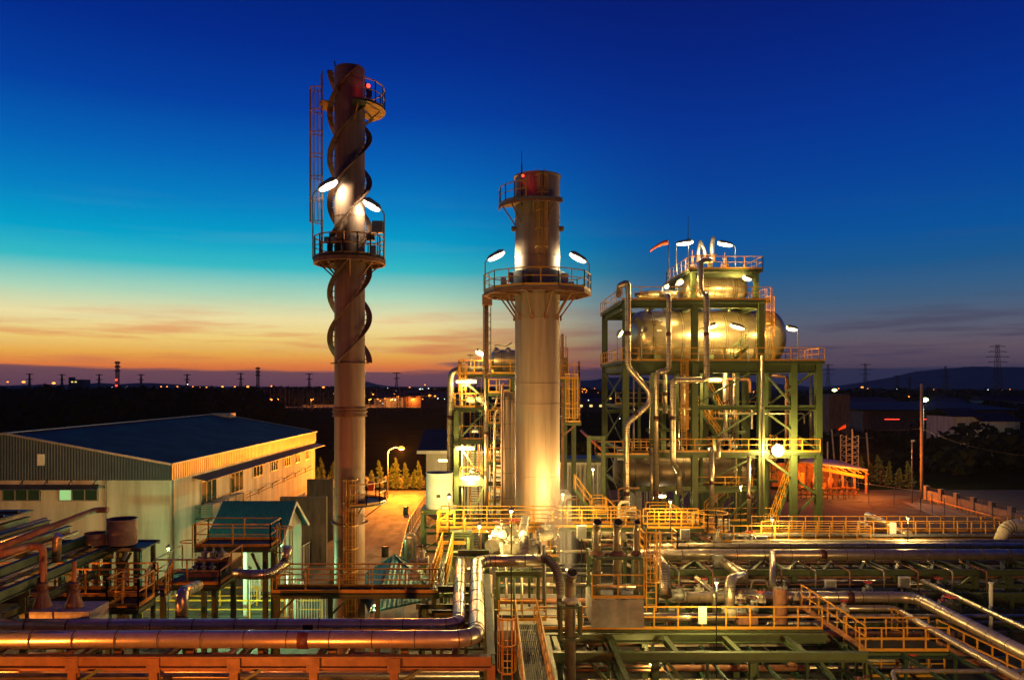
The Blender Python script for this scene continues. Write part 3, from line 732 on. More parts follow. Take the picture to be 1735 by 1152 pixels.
# ------------------------------------------------------------------ chimney with spiral fins
def spiral_chimney():
    X, Y = PX(592.5, 40), 40.0; r = .79; zt = PZ(118, 40); zp = PZ(440, 40)
    t = thing('spiral_chimney', 'tall slim steel chimney wrapped in three spiral fins', 'chimney', (X, Y, 0))
    prof = [(r, 0)]
    for z in [i * 2.4 + 1.2 for i in range(13)]:
        if z < zt - .5: prof += [(r, z - .012), (r + .018, z - .01), (r + .018, z + .01), (r, z + .012)]
    prof += [(r, zt), (r - .03, zt), (r - .03, zt - 2)]
    MB().lathe((X, Y, 0), prof, n=48, cap=False).build('shell', 'stack_brown', t)
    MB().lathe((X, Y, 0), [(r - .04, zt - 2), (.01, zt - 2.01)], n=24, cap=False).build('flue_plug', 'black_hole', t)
    z0, z1 = PZ(614, 40), zt - .1; pitch = 228 / S * 40
    for k in range(3):
        m = MB(); n = 260; vs = []; fs = []
        for i in range(n + 1):
            z = z0 + (z1 - z0) * i / n; a = 2 * math.pi * (z - z0) / pitch + k * 2 * math.pi / 3 + R(-112); c, s = math.cos(a), math.sin(a)
            for rr, dz in ((r + .07, -.02), (r + .37, -.025), (r + .37, .025), (r + .07, .02)): vs.append((X + c * rr, Y + s * rr, z + dz))
        for i in range(n):
            for j in range(4): fs.append((i * 4 + j, i * 4 + (j + 1) % 4, i * 4 + 4 + (j + 1) % 4, i * 4 + 4 + j))
        fs += [(3, 2, 1, 0), (n * 4, n * 4 + 1, n * 4 + 2, n * 4 + 3)]
        m.add(vs, fs)
        i = 3
        while i < n:
            z = z0 + (z1 - z0) * i / n; a = 2 * math.pi * (z - z0) / pitch + k * 2 * math.pi / 3 + R(-112); c, s = math.cos(a), math.sin(a)
            m.bar((X + c * (r - .01), Y + s * (r - .01), z), (X + c * (r + .2), Y + s * (r + .2), z), .05, .05); i += 5
        m.build('spiral_fin', 'strake_steel', t)
    MB().ring((X, Y, z0 - .05), (0, 0, 1), r, r + .2, .04, n=40).build('stiffener_ring', 'strake_steel', t)
    zb = PZ(698, 40)
    g = MB(); g.ring((X, Y, zb + .19), (0, 0, 1), r, r + .12, .05, n=40); g.ring((X, Y, zb + .02), (0, 0, 1), r, r + .13, .07, n=40); g.ring((X, Y, zb - .19), (0, 0, 1), r, r + .12, .05, n=40)
    for k in range(44):
        a = 2 * math.pi * k / 44; c, s = math.cos(a), math.sin(a)
        for q in ((zb - .24, zb - .04), (zb + .07, zb + .27)): g.bar((X + c * (r + .05), Y + s * (r + .05), q[0]), (X + c * (r + .05), Y + s * (r + .05), q[1]), .1, .025, up=(c, s, 0))
    g.build('flange_joint', 'strake_steel', t)
    # ring platform
    R2 = PX(653, 40) - X
    d = MB().ring((X, Y, zp), (0, 0, 1), r + .05, R2, .08, n=40).build('platform_deck', 'dark_steel', t)
    rail_mb(arc_pts((X, Y, zp), R2 - .05, 0, 2 * math.pi, 16), h=1.1, sp=3, r=.028, mb=(q := MB())); q.build('railing', 'yellow_paint', d)
    q = MB(); q.ring((X, Y, zp - .16), (0, 0, 1), R2 - .1, R2, .22, n=40)
    for k in range(8):
        a = 2 * math.pi * k / 8 + .2; c, s = math.cos(a), math.sin(a)
        q.bar((X + c * r, Y + s * r, zp - .12), (X + c * (R2 - .1), Y + s * (R2 - .1), zp - .12), .1, .14)
        q.bar((X + c * r, Y + s * r, zp - .95), (X + c * (R2 - .25), Y + s * (R2 - .25), zp - .2), .07, .07)
    q.build('platform_bracket', 'rust_steel', t)
    # equipment on the platform
    for px, py, w, h, dy, m in ((640, 385, .55, .6, -.5, 'grey_steel'), (560, 407, .6, .3, -.7, 'grey_steel'), (577, 398, .35, .4, -1.0, 'rust_steel'), (603, 405, .35, .3, -1.1, 'white_paint'), (628, 402, .4, .35, -.9, 'dark_steel'), (632, 425, .3, .5, -1.1, 'grey_steel'), (573, 423, .35, .45, -1.1, 'dark_steel')):
        c = P(px, py, Y + dy); b = MB(); b.box(c.x - w / 2, c.x + w / 2, c.y - .15, c.y + .15, c.z - h / 2, c.z + h / 2)
        b.box(c.x - w / 2 + .04, c.x + w / 2 - .04, c.y - .17, c.y - .151, c.z - h / 2 + .04, c.z + h / 2 - .04)
        b.bar((c.x, c.y, zp + .04), (c.x, c.y, c.z - h / 2), .05, .05); b.build('control_box', m, t)
    # upper platform on the right
    zu = PZ(188, 40); a0, a1 = R(-75), R(60)
    d = MB().ring((X, Y, zu), (0, 0, 1), r + .05, R2, .07, n=14, a0=a0, a1=a1).build('upper_platform', 'dark_steel', t)
    q = MB(); rail_mb(arc_pts((X, Y, zu), R2 - .05, a0 + .3, a1, 5), h=1.15, sp=3, r=.025, mb=q); q.build('railing', 'yellow_paint', d)
    q = MB()
    for a in (a0 + .2, 0, a1 - .2): c, s = math.cos(a), math.sin(a); q.bar((X + c * r, Y + s * r, zu - .7), (X + c * (R2 - .3), Y + s * (R2 - .3), zu - .06), .06, .06)
    q.build('platform_bracket', 'rust_steel', d)
    MB().ring((X, Y, PZ(180, 40)), (0, 0, 1), r + .05, r + .75, .06, n=8, a0=R(150), a1=R(215)).build('landing_step', 'rust_steel', t)
    # caged ladder, upper flight on the left, lower flight on the front
    cage_ladder(t, (X - r - .62, Y - .2), zp, PZ(126, 40) - 1, (-1, -.35), hoop0=1.9, r=.36, m='yellow_paint', th=.015)
    cage_ladder(t, (X + .25, Y - r - .25), 0.2, PZ(838, 40), (0, -1), hoop0=2.2, r=.36)
    # lower side platform
    zl = PZ(850, 40)
    d = MB().ring((X, Y, zl), (0, 0, 1), r + .05, r + 1.15, .07, n=12, a0=R(-80), a1=R(80)).build('lower_platform', 'dark_steel', t)
    q = MB(); rail_mb(arc_pts((X, Y, zl), r + 1.1, R(-80), R(80), 6), h=1.1, sp=3, mb=q); q.build('railing', 'yellow_paint', d)
    q = MB()
    for a in (-60, 0, 60): c, s = math.cos(R(a)), math.sin(R(a)); q.bar((X + c * r, Y + s * r, zl - .8), (X + c * (r + 1), Y + s * (r + 1), zl - .05), .06, .06)
    q.build('platform_bracket', 'rust_steel', d)
    b = MB(); b.box(X + r + .3, X + r + .6, Y - .9, Y - .6, zl + .7, zl + 1.15); b.build('alarm_box', 'red_paint', t)
    MB().lathe((X + r * .55, Y - r * .83, PZ(876, 40)), [(.2, 0), (.2, .3), (.28, .3), (.28, .36)], n=16, ax=(.55, -.83, .3)).build('inspection_port', 'stack_steel', t)
    MB().ring((X, Y, PZ(884, 40)), (0, 0, 1), r, r + .18, .05, n=36).build('stiffener_ring', 'rust_steel', t)
    c = P(624, 146, 39.2); MB().lathe(c - V(0, 0, .08), [(.05, 0), (.09, .03), (.09, .14), (.04, .18)], n=10).build('warning_light', 'lamp_red', t); light(t, c + V(0, -.2, 0), (1, .05, .02), 3, .05)
    MB().bar(P(569, 120, 40), P(567, 104, 40), .06, .06).build('lightning_rod', 'dark_steel', t)
    return X, Y, zp
CX1, CY1, CZ1 = spiral_chimney()
floodlight(P(555, 313, 39.0), P(530, 440, 39.2), (1, 0, .55), 'left floodlight burning above the spiral chimney ring platform', power=1000, size=1.05, offset=(.25, -.12, -.1), rad=.22, aim=(CX1, 39.4, PZ(345, 40)), group='floodlights on the spiral chimney platform')
floodlight(P(631, 347, 39.5), P(651, 440, 39.6), (-1, 0, .62), 'right floodlight burning above the spiral chimney ring platform', power=520, size=1.0, offset=(-.1, -.15, -.15), rad=.2, aim=(CX1 + .3, 39.6, PZ(372, 40)), group='floodlights on the spiral chimney platform')

# ------------------------------------------------------------------ the plain chimney
def plain_chimney():
    X, Y = PX(910.5, 51), 51.0; r = 1.49; zt = PZ(300, 51); zp = PZ(494, 51)
    t = thing('plain_chimney', 'wide plain steel chimney with a railed ring platform', 'chimney', (X, Y, 0))
    prof = [(r, 0)]
    for py in (805, 684, 650, 541, 500, 436, 372): z = PZ(py, 51); prof += [(r, z - .03), (r + .03, z - .025), (r + .03, z + .025), (r, z + .03)]
    prof += [(r, zt - .12), (r + .08, zt - .1), (r + .08, zt), (r - .04, zt), (r - .04, zt - 2.5)]
    MB().lathe((X, Y, 0), prof, n=64, cap=False).build('shell', 'stack_steel', t)
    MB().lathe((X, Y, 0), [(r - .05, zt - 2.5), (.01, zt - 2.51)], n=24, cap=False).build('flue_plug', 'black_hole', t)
    R2 = 3.55; n = 10; ang = [2 * math.pi * (i + .5) / n - math.pi / 2 for i in range(n)]
    pts = [V(X + R2 * math.cos(a), Y + R2 * math.sin(a), zp) for a in ang]
    m = MB(); inn = [V(X + (r + .04) * math.cos(a), Y + (r + .04) * math.sin(a), zp) for a in ang]
    for i in range(n):
        j = (i + 1) % n; A, B, C, D = inn[i], pts[i], pts[j], inn[j]; k = V(0, 0, .09)
        m.add([A, B, C, D, A - k, B - k, C - k, D - k], [(0, 1, 2, 3), (7, 6, 5, 4), (1, 5, 6, 2), (0, 3, 7, 4)])
    d = m.build('platform_deck', 'grey_steel', t)
    rail_mb(pts, sp=1.15, r=.03, closed=True).build('railing', 'yellow_paint', d)
    q = MB()
    for i in range(n): q.ibeam(pts[i] - V(0, 0, .2), pts[(i + 1) % n] - V(0, 0, .2), .1, .2)
    for i, a in enumerate(ang):
        c, s = math.cos(a), math.sin(a); q.ibeam((X + c * r, Y + s * r, zp - .2), (X + c * (R2 - .08), Y + s * (R2 - .08), zp - .2), .1, .2)
        q.bar((X + c * r, Y + s * r, zp - 1.75), (X + c * (R2 - 1.0), Y + s * (R2 - 1.0), zp - .28), .1, .1)
        q.box(X + c * r - .12, X + c * r + .12, Y + s * r - .12, Y + s * r + .12, zp - 1.95, zp - 1.6)
    q.build('platform_bracket', 'rust_steel', t)
    # upper half platform
    zu = PZ(348, 51) - .05; a0, a1 = R(-185), R(-55); R3 = 2.6
    d = MB().ring((X, Y, zu), (0, 0, 1), r + .04, R3, .1, n=10, a0=a0, a1=a1).build('upper_platform', 'grey_steel', t)
    q = MB(); rail_mb(arc_pts((X, Y, zu), R3 - .06, a0, a0 + R(75), 4), sp=3, mb=q); q.build('railing', 'yellow_paint', d)
    q = MB(); q.ring((X, Y, zu - .16), (0, 0, 1), R3 - .1, R3, .2, n=10, a0=a0, a1=a1)
    for a in (-175, -140, -100, -65): c, s = math.cos(R(a)), math.sin(R(a)); q.bar((X + c * r, Y + s * r, zu - 1.3), (X + c * (R3 - .3), Y + s * (R3 - .3), zu - .1), .08, .08)
    q.build('platform_bracket', 'rust_steel', d)
    q = MB(); c = P(884, 305, 49.2)
    q.bar(P(884, 305, 49.3), P(873, 342, 48.9), .06, .06); q.bar(P(884, 305, 49.3), P(906, 337, 48.9), .06, .06); q.build('antenna_brace', 'rust_steel', t)
    MB().lathe(P(884, 348, 49.3), [(.05, 0), (.045, 2.6), (.02, 2.7), (.015, 3.5)], n=8).build('antenna_mast', 'dark_steel', t)
    MB().lathe(P(886, 300, 49.1), [(.05, 0), (.08, .03), (.08, .12), (.03, .16)], n=10).build('warning_light', 'lamp_red', t)
    light(t, P(890, 306, 48.9), (1, .05, .02), 5, .05)
    cage_ladder(t, (X + .15, Y - r - .22), zp, zt - .9, (0, -1), hoop0=2.6, r=.4, m='yellow_paint')
    q = MB(); q.ring((X, Y, zp + .65), (0, 0, 1), r + .25, r + .3, 1.15, n=48); q.ring((X, Y, zp + .1), (0, 0, 1), r + .01, r + .3, .06, n=48); q.build('wind_skirt', 'grey_steel', t)
    for px, py, w, h, dy, m in ((826, 473, 0, 0, 0, ''), (853, 478, .35, .55, -1.9, 'white_paint'), (897, 474, .3, .8, -2.1, 'dark_steel'), (888, 478, .3, .5, -2.1, 'rust_steel'), (957, 474, .45, .8, -1.6, 'white_paint'), (968, 483, .3, .4, -1.9, 'grey_steel'), (983, 487, .5, .3, -1.6, 'grey_steel'), (866, 470, .3, .6, -1.9, 'grey_steel')):
        if not w: continue
        c = P(px, py, Y + dy); b = MB(); b.box(c.x - w / 2, c.x + w / 2, c.y - .15, c.y + .15, c.z - h / 2, c.z + h / 2); b.box(c.x - w / 2 + .04, c.x + w / 2 - .04, c.y - .17, c.y - .151, c.z - h / 2 + .04, c.z + h / 2 - .04)
        b.bar((c.x, c.y, zp + .04), (c.x, c.y, c.z - h / 2), .05, .05); b.build('control_box', m, t)
    for sx in (-1, 1):
        c = V(X + sx * (r + .1), Y - .2, PZ(389, 51)); MB().box(c.x - .12, c.x + .12, c.y - .12, c.y + .12, c.z - .15, c.z + .15).build('lifting_lug', 'rust_steel', t)
        MB().lathe((X + sx * r * .96, Y - .4, PZ(389, 51)), [(.1, 0), (.1, .3)], n=10, ax=(sx, -.2, 0)).build('sampling_port', 'rust_steel', t)
    MB().lathe((X - r * .3, Y - r * .95, PZ(893, 51)), [(.38, 0), (.38, .25), (.46, .25), (.46, .33)], n=20, ax=(-.3, -.95, 0)).build('manhole', 'stack_steel', t)
plain_chimney()
floodlight(P(840, 433, 50.8), P(822, 498, 50.8), (1, 0, .52), 'floodlight on the left corner of the plain chimney platform', power=1700, size=1.25, offset=(.1, 0, -.08), rad=.3, aim=(3.1, 51, PZ(450, 51)), group='floodlights on the plain chimney platform')
floodlight(P(980, 436, 50.8), P(998, 498, 50.8), (-1, 0, .55), 'floodlight on the right corner of the plain chimney platform', power=1700, size=1.25, offset=(-.1, 0, -.08), rad=.3, aim=(3.1, 51, PZ(450, 51)), group='floodlights on the plain chimney platform')
# ------------------------------------------------------------------ the open boiler frame on the right
F, B = 66.0, 78.0
ZA, ZB, ZC, ZD = 16.2, 21.4, 24.3, 8.4
fr = thing('boiler_frame', 'tall open green steel frame carrying big horizontal steel drums', 'steel frame', (11.7, F, 0))
XS = [11.68, 17.6, 23.3, 26.1, 28.25]
for i, x in enumerate(XS):
    for y in (F, B): col(fr, x, y, 0, (ZB if i < 3 else ZA) - .02, .52)
for x in (17.6, 20.4, 23.3, 26.1): col(fr, x, 72.5, 0, ZA - .9, .4)
for x in (17.9, 23.45):
    for y in (67.6, 75.5): col(fr, x, y, ZB + .02, ZC - .3, .38)
for y in (F, B):
    for a, b in zip(XS[:3], XS[1:3]): beam(fr, (a + .27, y, ZB - .35), (b - .27, y, ZB - .35), .62, .3)
    for a, b in zip(XS, XS[1:]): beam(fr, (a + .27, y, ZA - .55), (b - .27, y, ZA - .55), .95, .35)
for x in XS: beam(fr, (x, F + .27, ZA - .5), (x, B - .27, ZA - .5), .8, .3)
for x in XS[:3]: beam(fr, (x, F + .27, ZB - .35), (x, B - .27, ZB - .35), .6, .3)
for z, lo, hi in ((12.2, 1, 3), (5.25, 1, 3), (5.25, 0, 1)): beam(fr, (XS[lo] + .27, F, z), (XS[hi if hi < 3 else 2] - .27, F, z), .4, .25)
beam(fr, (XS[2] + .27, F, 12.2), (XS[4] - .27, F, 12.2), .4, .25); beam(fr, (XS[2] + .27, 72.5, 8.0), (XS[4] - .27, 72.5, 8.0), .4, .25)
for a, b in ((0, 1), (1, 2), (2, 3), (3, 4)): beam(fr, (XS[a] + .27, F, ZD - .3), (XS[b] - .27, F, ZD - .3), .45, .25); beam(fr, (XS[a] + .27, B, 11.5), (XS[b] - .27, B, 11.5), .4, .25)
def br(x0, z0, x1, z1, y=F, w=.14): brace(fr, (x0, y, z0), (x1, y, z1), w)
br(17.6, 12.4, 23.1, 15.6, F + .1); br(23.1, 12.0, 17.8, 8.7, F + .1); br(17.8, 5.5, 23.1, 8.1, F + .1); br(23.1, 5.0, 17.8, .3, F + .1)
br(23.5, 15.4, 26.0, 12.5, F + .1); br(28.0, 15.4, 24.0, 12.4, F + .2); br(23.5, 12.0, 28.0, 8.7, F + .1); br(23.6, 8.0, 28.0, 4.8, F + .1, .2); br(28.0, 4.6, 23.6, .2, F + .1)
br(26.3, 12.4, 28.0, 15.2, B); br(23.5, 5.0, 28.0, .6, B); br(23.5, .6, 28.0, 5.0, B); br(17.8, 11.2, 23.1, 15.4, B); br(23.1, 11.2, 17.8, 7, B); br(17.8, .5, 23.1, 7, B)
for z0, z1 in ((.4, 5), (5.2, 8.2), (8.6, 12.2), (12.2, 15.4)):
    brace(fr, (11.68, F + .3, z1), (11.68, B - .3, z0), .12); brace(fr, (11.68, F + .3, z0), (11.68, B - .3, z1), .1)
    if z0 > 5: brace(fr, (28.25, F + .3, z1), (28.25, B - .3, z0), .12)
for z in (5.2, 8.4, 12.2): beam(fr, (11.68, F + .27, z), (11.68, B - .27, z), .35, .25)
for x0_, x1_ in ((17.9, 23.45),):
    for y in (67.6, 75.5): beam(fr, (x0_ + .2, y, ZC - .5), (x1_ - .2, y, ZC - .5), .4, .25)
    for x in (x0_, x1_): beam(fr, (x, 67.8, ZC - .5), (x, 75.3, ZC - .5), .4, .25)
for k in range(5): beam(fr, (12.6 + k * 2.3, F + .3, ZB - .25), (12.6 + k * 2.3, B - .3, ZB - .25), .25, .15)
for k in range(7): beam(fr, (12.6 + k * 2.3, F + .3, ZA - .25), (12.6 + k * 2.3, B - .3, ZA - .25), .25, .15)
# decks (front strips and side strips so the drums show between)
def ring_deck(x0, x1, y0, y1, z, w, sides='fblr', **k):
    deck(fr, x0, x1, y0, y0 + w, z, 'f' if 'f' in sides else '', **k)
    deck(fr, x0, x0 + w, y0 + w + .01, y1 - w - .01, z, 'l' if 'l' in sides else '', **k)
    deck(fr, x1 - w, x1, y0 + w + .01, y1 - w - .01, z, 'r' if 'r' in sides else '', **k)
    deck(fr, x0, x1, y1 - w, y1, z, 'b' if 'b' in sides else '', **k)
ring_deck(11.3, 28.6, F - .45, B + .3, ZA + .02, 1.1, m='grey_steel')
ring_deck(11.3, 24.0, F - .45, B + .3, ZB + .02, 1.3, m='grey_steel')
deck(fr, 17.5, 23.9, 67.2, 76, ZC, 'fblr', m='grey_steel')
deck(fr, 11.4, 28.3, F - .3, F + .9, ZD + .02, 'f', m='grey_steel')
deck(fr, 9.0, 13.4, F - 1.6, F - .32, ZD - .1, 'flr', m='grey_steel')
deck(fr, 18.1, 23.0, 71.5, 77.5, 11.0, 'fl', m='grey_steel')
stair(fr, (24.5, F + 1.5, ZD - 8.2), (27.4, F + 1.5, ZD), 1.0, (0, 1, 0))
stair(fr, (21.4, 70, ZA - 7.6), (18.6, 70, ZA - 3.6), .9, (0, 1, 0))
# little step unit with green rails on the drum deck
stair(fr, (20.9, F - .1, ZA + .05), (22.2, F - .1, ZA + 1.25), .7, (0, 1, 0), railm='green_paint')
# drums
def drum(name, label, c, r, L, m='vessel_steel', ax=(1, 0, 0), rings=9, dome=.32, cat='drum', n=48, saddle=None, port=True, base=None):
    c = Vector(c); a = Vector(ax); t = thing(name, label, cat, c - V(0, 0, r), None)
    prof = []; h = r * dome
    for i in range(9): q = i / 8 * math.pi / 2; prof.append((max(.01, r * math.sin(q)), -h * math.cos(q)))
    for k in range(rings):
        z = L * (k + .5) / rings; prof += [(r, z - .08), (r + .035, z - .07), (r + .035, z + .07), (r, z + .08)]
    for i in range(9): q = i / 8 * math.pi / 2; prof.append((max(.01, r * math.cos(q)), L + h * math.sin(q)))
    sh = MB().lathe(c - a * L / 2, prof, n=n, ax=a, cap=False)
    for k in range(rings):
        z = L * (k + .5) / rings
        for s_ in (-.1, .1): f0 = len(sh.f); sh.ring(c - a * L / 2 + a * (z + s_), a, r, r + .02, .03, n=n); sh.dark.update(range(f0, len(sh.f)))
    sh.build('shell', m, t)
    return t
cy = 71.6
d = drum('steam_drum', 'huge shiny horizontal drum across the main deck of the boiler frame', (20.1, cy, 18.55), 2.5, 11.8, dome=.55)
for px, col_ in ((1117, 0), (1309, 0)):
    c = P(px, 564, cy - 2.3); MB().lathe(c + V(0, .35, 0), [(.62, 0), (.62, .35), (.7, .35), (.7, .47)], n=24, ax=(0, -1, -.05), smooth=False).build('manway', 'vessel_steel', d)
    MB().box(c.x - .2, c.x + .2, c.y - .155, c.y - .13, c.z + .05, c.z + .25).build('warning_plate', 'white_paint', d)
for x in (15.2, 20, 25): 
    MB().box(x - .3, x + .3, cy - 2, cy + 2, ZA - .05, 16.9).build('saddle', 'green_paint', d)
d = drum('deaerator', 'shorter bright lit drum under the top deck of the boiler frame', (20.6, 70.9, 22.95), 1.15, 4.9, rings=4, dome=.6)
for x in (18.9, 22.3): MB().box(x - .2, x + .2, 70, 71.8, ZB - .03, 22.1).build('saddle', 'green_paint', d)
for k in range(3): x = 21.6 + k * .55; MB().ring((x, 70.9, 22.95), (1, 0, 0), 1.2, 1.24, .18, n=40).build('strap', 'cladding', d)
t = thing('feed_heater', 'slim horizontal tapered vessel on the second deck left of the deaerator', 'vessel', (14.5, 68.5, ZB))
MB().lathe((12.9, 68.4, ZB + .75), [(.12, 0), (.3, .5), (.38, 1.1), (.38, 1.12), (.42, 1.14), (.42, 3.4), (.38, 3.42), (.38, 3.8)], n=24, ax=(1, 0, 0)).build('shell', 'vessel_steel', t)
for x in (14.2, 16): MB().box(x - .1, x + .1, 68.2, 68.6, ZB + .03, ZB + .4).build('saddle', 'green_paint', t)
# low drum at the foot
d = drum('surge_drum', 'dull long drum lying at the foot of the boiler frame', (17.6, 71, 6.2), 1.9, 11.0, rings=5, dome=.35, m='dark_vessel')
for x in (13.5, 21): MB().box(x - .3, x + .3, 69.8, 72.2, 0, 4.7).build('saddle', 'concrete', d)
# vents and silencers on the top deck
for i, (pa, r, lbl) in enumerate((
        ([(1183, 445), (1183, 425), (1187, 408)], .16, 'thin bent vent pipe, left of the three on the top deck'),
        ([(1194, 445), (1194, 425), (1186, 410)], .18, 'bright bent vent pipe, middle of the three on the top deck'),
        ([(1207, 445), (1206, 415), (1209, 402)], .22, 'thick dark mouthed vent pipe on the top deck'))):
    y = 69.5; t = pipe([P(a, b, y) for a, b in pa], r, lbl, joint=.5, name='vent_pipe', cat='vent pipe', n=14)
    c = P(pa[-1][0], pa[-1][1], y); dd = (P(*pa[-1], y) - P(*pa[-2], y)).normalized(); MB().lathe(c - dd * .02, [(r * .85, 0), (r * .85, .03)], n=14, ax=dd).build('mouth', 'black_hole', t)
    MB().lathe(P(pa[0][0], 437, y), [(r * 1.7, -.35), (r * 1.7, -.3), (r * 1.2, -.3), (r * 1.2, .2), (r * 2, .2), (r * 2, .26)], n=16).build('silencer_flange', 'rust_steel', t)
valve(P(1228, 452, 69), .22, 'dark relief valve standing right of the vent pipes on the top deck', (1, 0, 0), wheel=False, h=1.3, m='rust_steel')
valve(P(1173, 452, 69), .2, 'rusty relief valve standing left of the vent pipes on the top deck', (1, 0, 0), wheel=False, h=1.5, m='rust_steel')
t = thing('lightning_mast', 'thin mast rising over the top deck beside the windsock', 'mast', P(1166, 460, 67.4)); MB().lathe(P(1166, 460, 67.4), [(.05, 0), (.04, 3), (.015, 5)], n=8).build('rod', 'dark_steel', t)
# windsocks
def windsock(foot, top, tipdir, L, r, label):
    t = thing('windsock', label, 'windsock', foot)
    MB().lathe(foot, [(.045, 0), (.035, (top - foot).z)], n=8).build('pole', 'dark_steel', t)
    d = Vector(tipdir).normalized(); m = MB(); n = 14; prof = []; pts = []
    vs = []; fs = []
    for i in range(7):
        s = i / 6; c = top + d * (.1 + L * s) - V(0, 0, 1) * (s * s * L * .35); rr = r * (1 - .5 * s)
        for j in range(n):
            a = 2 * math.pi * j / n; vs.append(c + V(0, math.cos(a) * rr, math.sin(a) * rr))
    for i in range(6):
        for j in range(n): k = (j + 1) % n; fs.append((i * n + j, i * n + k, (i + 1) * n + k, (i + 1) * n + j))
    m.add(vs, fs, True).build('sock', 'orange_cloth', t)
windsock(P(1133, 484, 68), P(1133, 410, 68), (-1, 0, -.15), 1.55, .22, 'orange windsock on a thin pole above the second boiler deck')
windsock(P(1433, 735, 108), P(1433, 722, 108), (-1, 0, -.2), .9, .3, 'small orange windsock on the lattice tower by the right fence')
# big pipes down the front of the frame
Y0 = 64.4
dn = V(0, 0, 1)
pipe([P(1048, 500, 69), P(1050, 484, Y0), P(1064, 478, Y0), P(1064, 622, Y0), P(1101, 664, Y0), P(1101, 683, Y0), P(1062, 718, Y0), P(1062, 862, Y0), P(1122, 908, 62)], .25,
     'steel pipe kinked outward in the middle, left front of the boiler frame', bend=.4, bands=[(P(1064, 565, Y0), dn), (P(1078, 702, Y0), P(1101, 683, Y0) - P(1062, 718, Y0)), (P(1062, 836, Y0), dn)])
pipe([P(1122, 500, 68), P(1133, 501, Y0), P(1133, 627, Y0), P(1112, 631, Y0), P(1112, 872, Y0)], .22,
     'steel pipe with a small left jog below the main deck of the boiler frame', bend=.4, bands=[(P(1133, 566, Y0), dn), (P(1112, 708, Y0), dn), (P(1112, 835, Y0), dn)])
pipe([P(1203, 450, 68), P(1203, 441, Y0), P(1187, 442, Y0), P(1187, 497, Y0), P(1197, 497, Y0 + 1.0), P(1197, 500, Y0), P(1197, 643, Y0), P(1140, 644, Y0), P(1140, 783, Y0), P(1150, 800, 66), P(1150, 838, 66)], .24,
     'steel pipe from the top deck with a long left jog under the drum', bend=.45, bands=[(P(1197, 566, Y0), dn), (P(1140, 708, Y0), dn)])
for px, a, b, r, y, lbl in ((1229, 618, 745, .22, 68, 'straight pipe hanging from the drum deck right of centre'), (1244, 630, 745, .17, 69, 'thinner straight pipe right of the drum deck pipe pair'),
                            (1158, 630, 745, .2, 69.5, 'straight pipe behind the long jogged pipe under the drum'), (1206, 757, 878, .2, 65, 'short pipe dropping from the lower deck right of the middle column'),
                            (1269, 772, 910, .17, 65.2, 'thin pipe dropping from the lower deck near the bright lamp'), (1104, 758, 878, .15, 65.6, 'thin grey pipe left of the jogged pipe below the lower deck'),
                            (1291, 602, 930, .11, 65.0, 'very thin pipe clipped to the right front column'), (1374, 612, 765, .13, 74, 'thin pipe in the far right bay of the boiler frame'),
                            (1127, 634, 700, .2, 68, 'slanting strut pipe below the left end of the drum')):
    pipe([P(px, a, y), P(px, b, y)], r, lbl, bands=[(P(px, (a + b) / 2, y), dn)] if r > .16 else (), n=14)
pipe([P(1218, 748, 65), P(1218, 775, 65), P(1216, 776, 65), P(1216, 744, 66), P(1240, 744, 67)], .13, 'small looped pipe on the lower deck', n=12)
# lamps of the frame
G = 'floodlights on the boiler frame'
floodlight(P(1160, 411, 67.3), P(1146, 460, 67.3), (1, 0, .15), 'large floodlight left of the vent pipes on the top deck', power=650, size=1.5, offset=(.8, .2, -.4), rad=.3, group=G)
floodlight(P(1229, 413, 67.3), P(1246, 458, 67.3), (-1, 0, .2), 'large floodlight right of the vent pipes on the top deck', power=650, size=1.35, offset=(-.8, .2, -.4), rad=.3, group=G)
floodlight(P(1266, 471, 66.9), P(1275, 478, 67.3), (-1, 0, .3), 'small floodlight on the right post of the top deck', power=700, size=.8, m='lamp_yellow', lc=YEL, offset=(-.7, -.2, -.2), rad=.25, group=G)
floodlight(P(1151, 478, 68.2), P(1145, 510, 68.2), (1, 0, .5), 'small lamp glowing at the left end of the deaerator', power=800, size=.7, m='lamp_yellow', lc=YEL, offset=(.3, -.9, .2), rad=.25, group=G)
floodlight(P(1129, 484, 66.5), P(1122, 508, 66.5), (1, 0, .2), 'tiny lamp over the slim tapered vessel', power=260, size=.4, m='lamp_yellow', lc=YEL, group=G)
floodlight(P(1050, 565, 66.3), P(1046, 612, 66.3), (0.4, 0, .9), 'small yellow floodlight at the left edge of the main deck', power=260, size=.7, m='lamp_yellow', lc=YEL, offset=(.8, .3, 0), group=G)
floodlight(P(1206, 552, 65.4), P(1183, 612, 65.2), (1, 0, .25), 'floodlight in front of the big drum, left of the pair', power=1300, size=.9, m='lamp_yellow', lc=YEL, offset=(.2, .7, -.1), rad=.25, group=G)
floodlight(P(1250, 553, 65.4), P(1268, 612, 65.2), (-1, 0, .3), 'floodlight in front of the big drum, right of the pair', power=2000, size=1.3, m='lamp_yellow', lc=YEL, offset=(-.2, .7, -.1), rad=.25, group=G)
floodlight(P(1342, 556, 66), P(1352, 612, 65.8), (-1, 0, .2), 'floodlight beyond the right end of the big drum', power=600, size=.95, m='lamp_yellow', lc=YEL, offset=(-.9, .5, 0), rad=.25, group=G)
floodlight(P(1092, 558, 66.2), P(1087, 612, 65.3), (-1, 0, .5), 'unlit grey lamp over the left end of the main deck', power=0, size=.5, m='grey_steel', group='unlit lamps on the boiler frame')
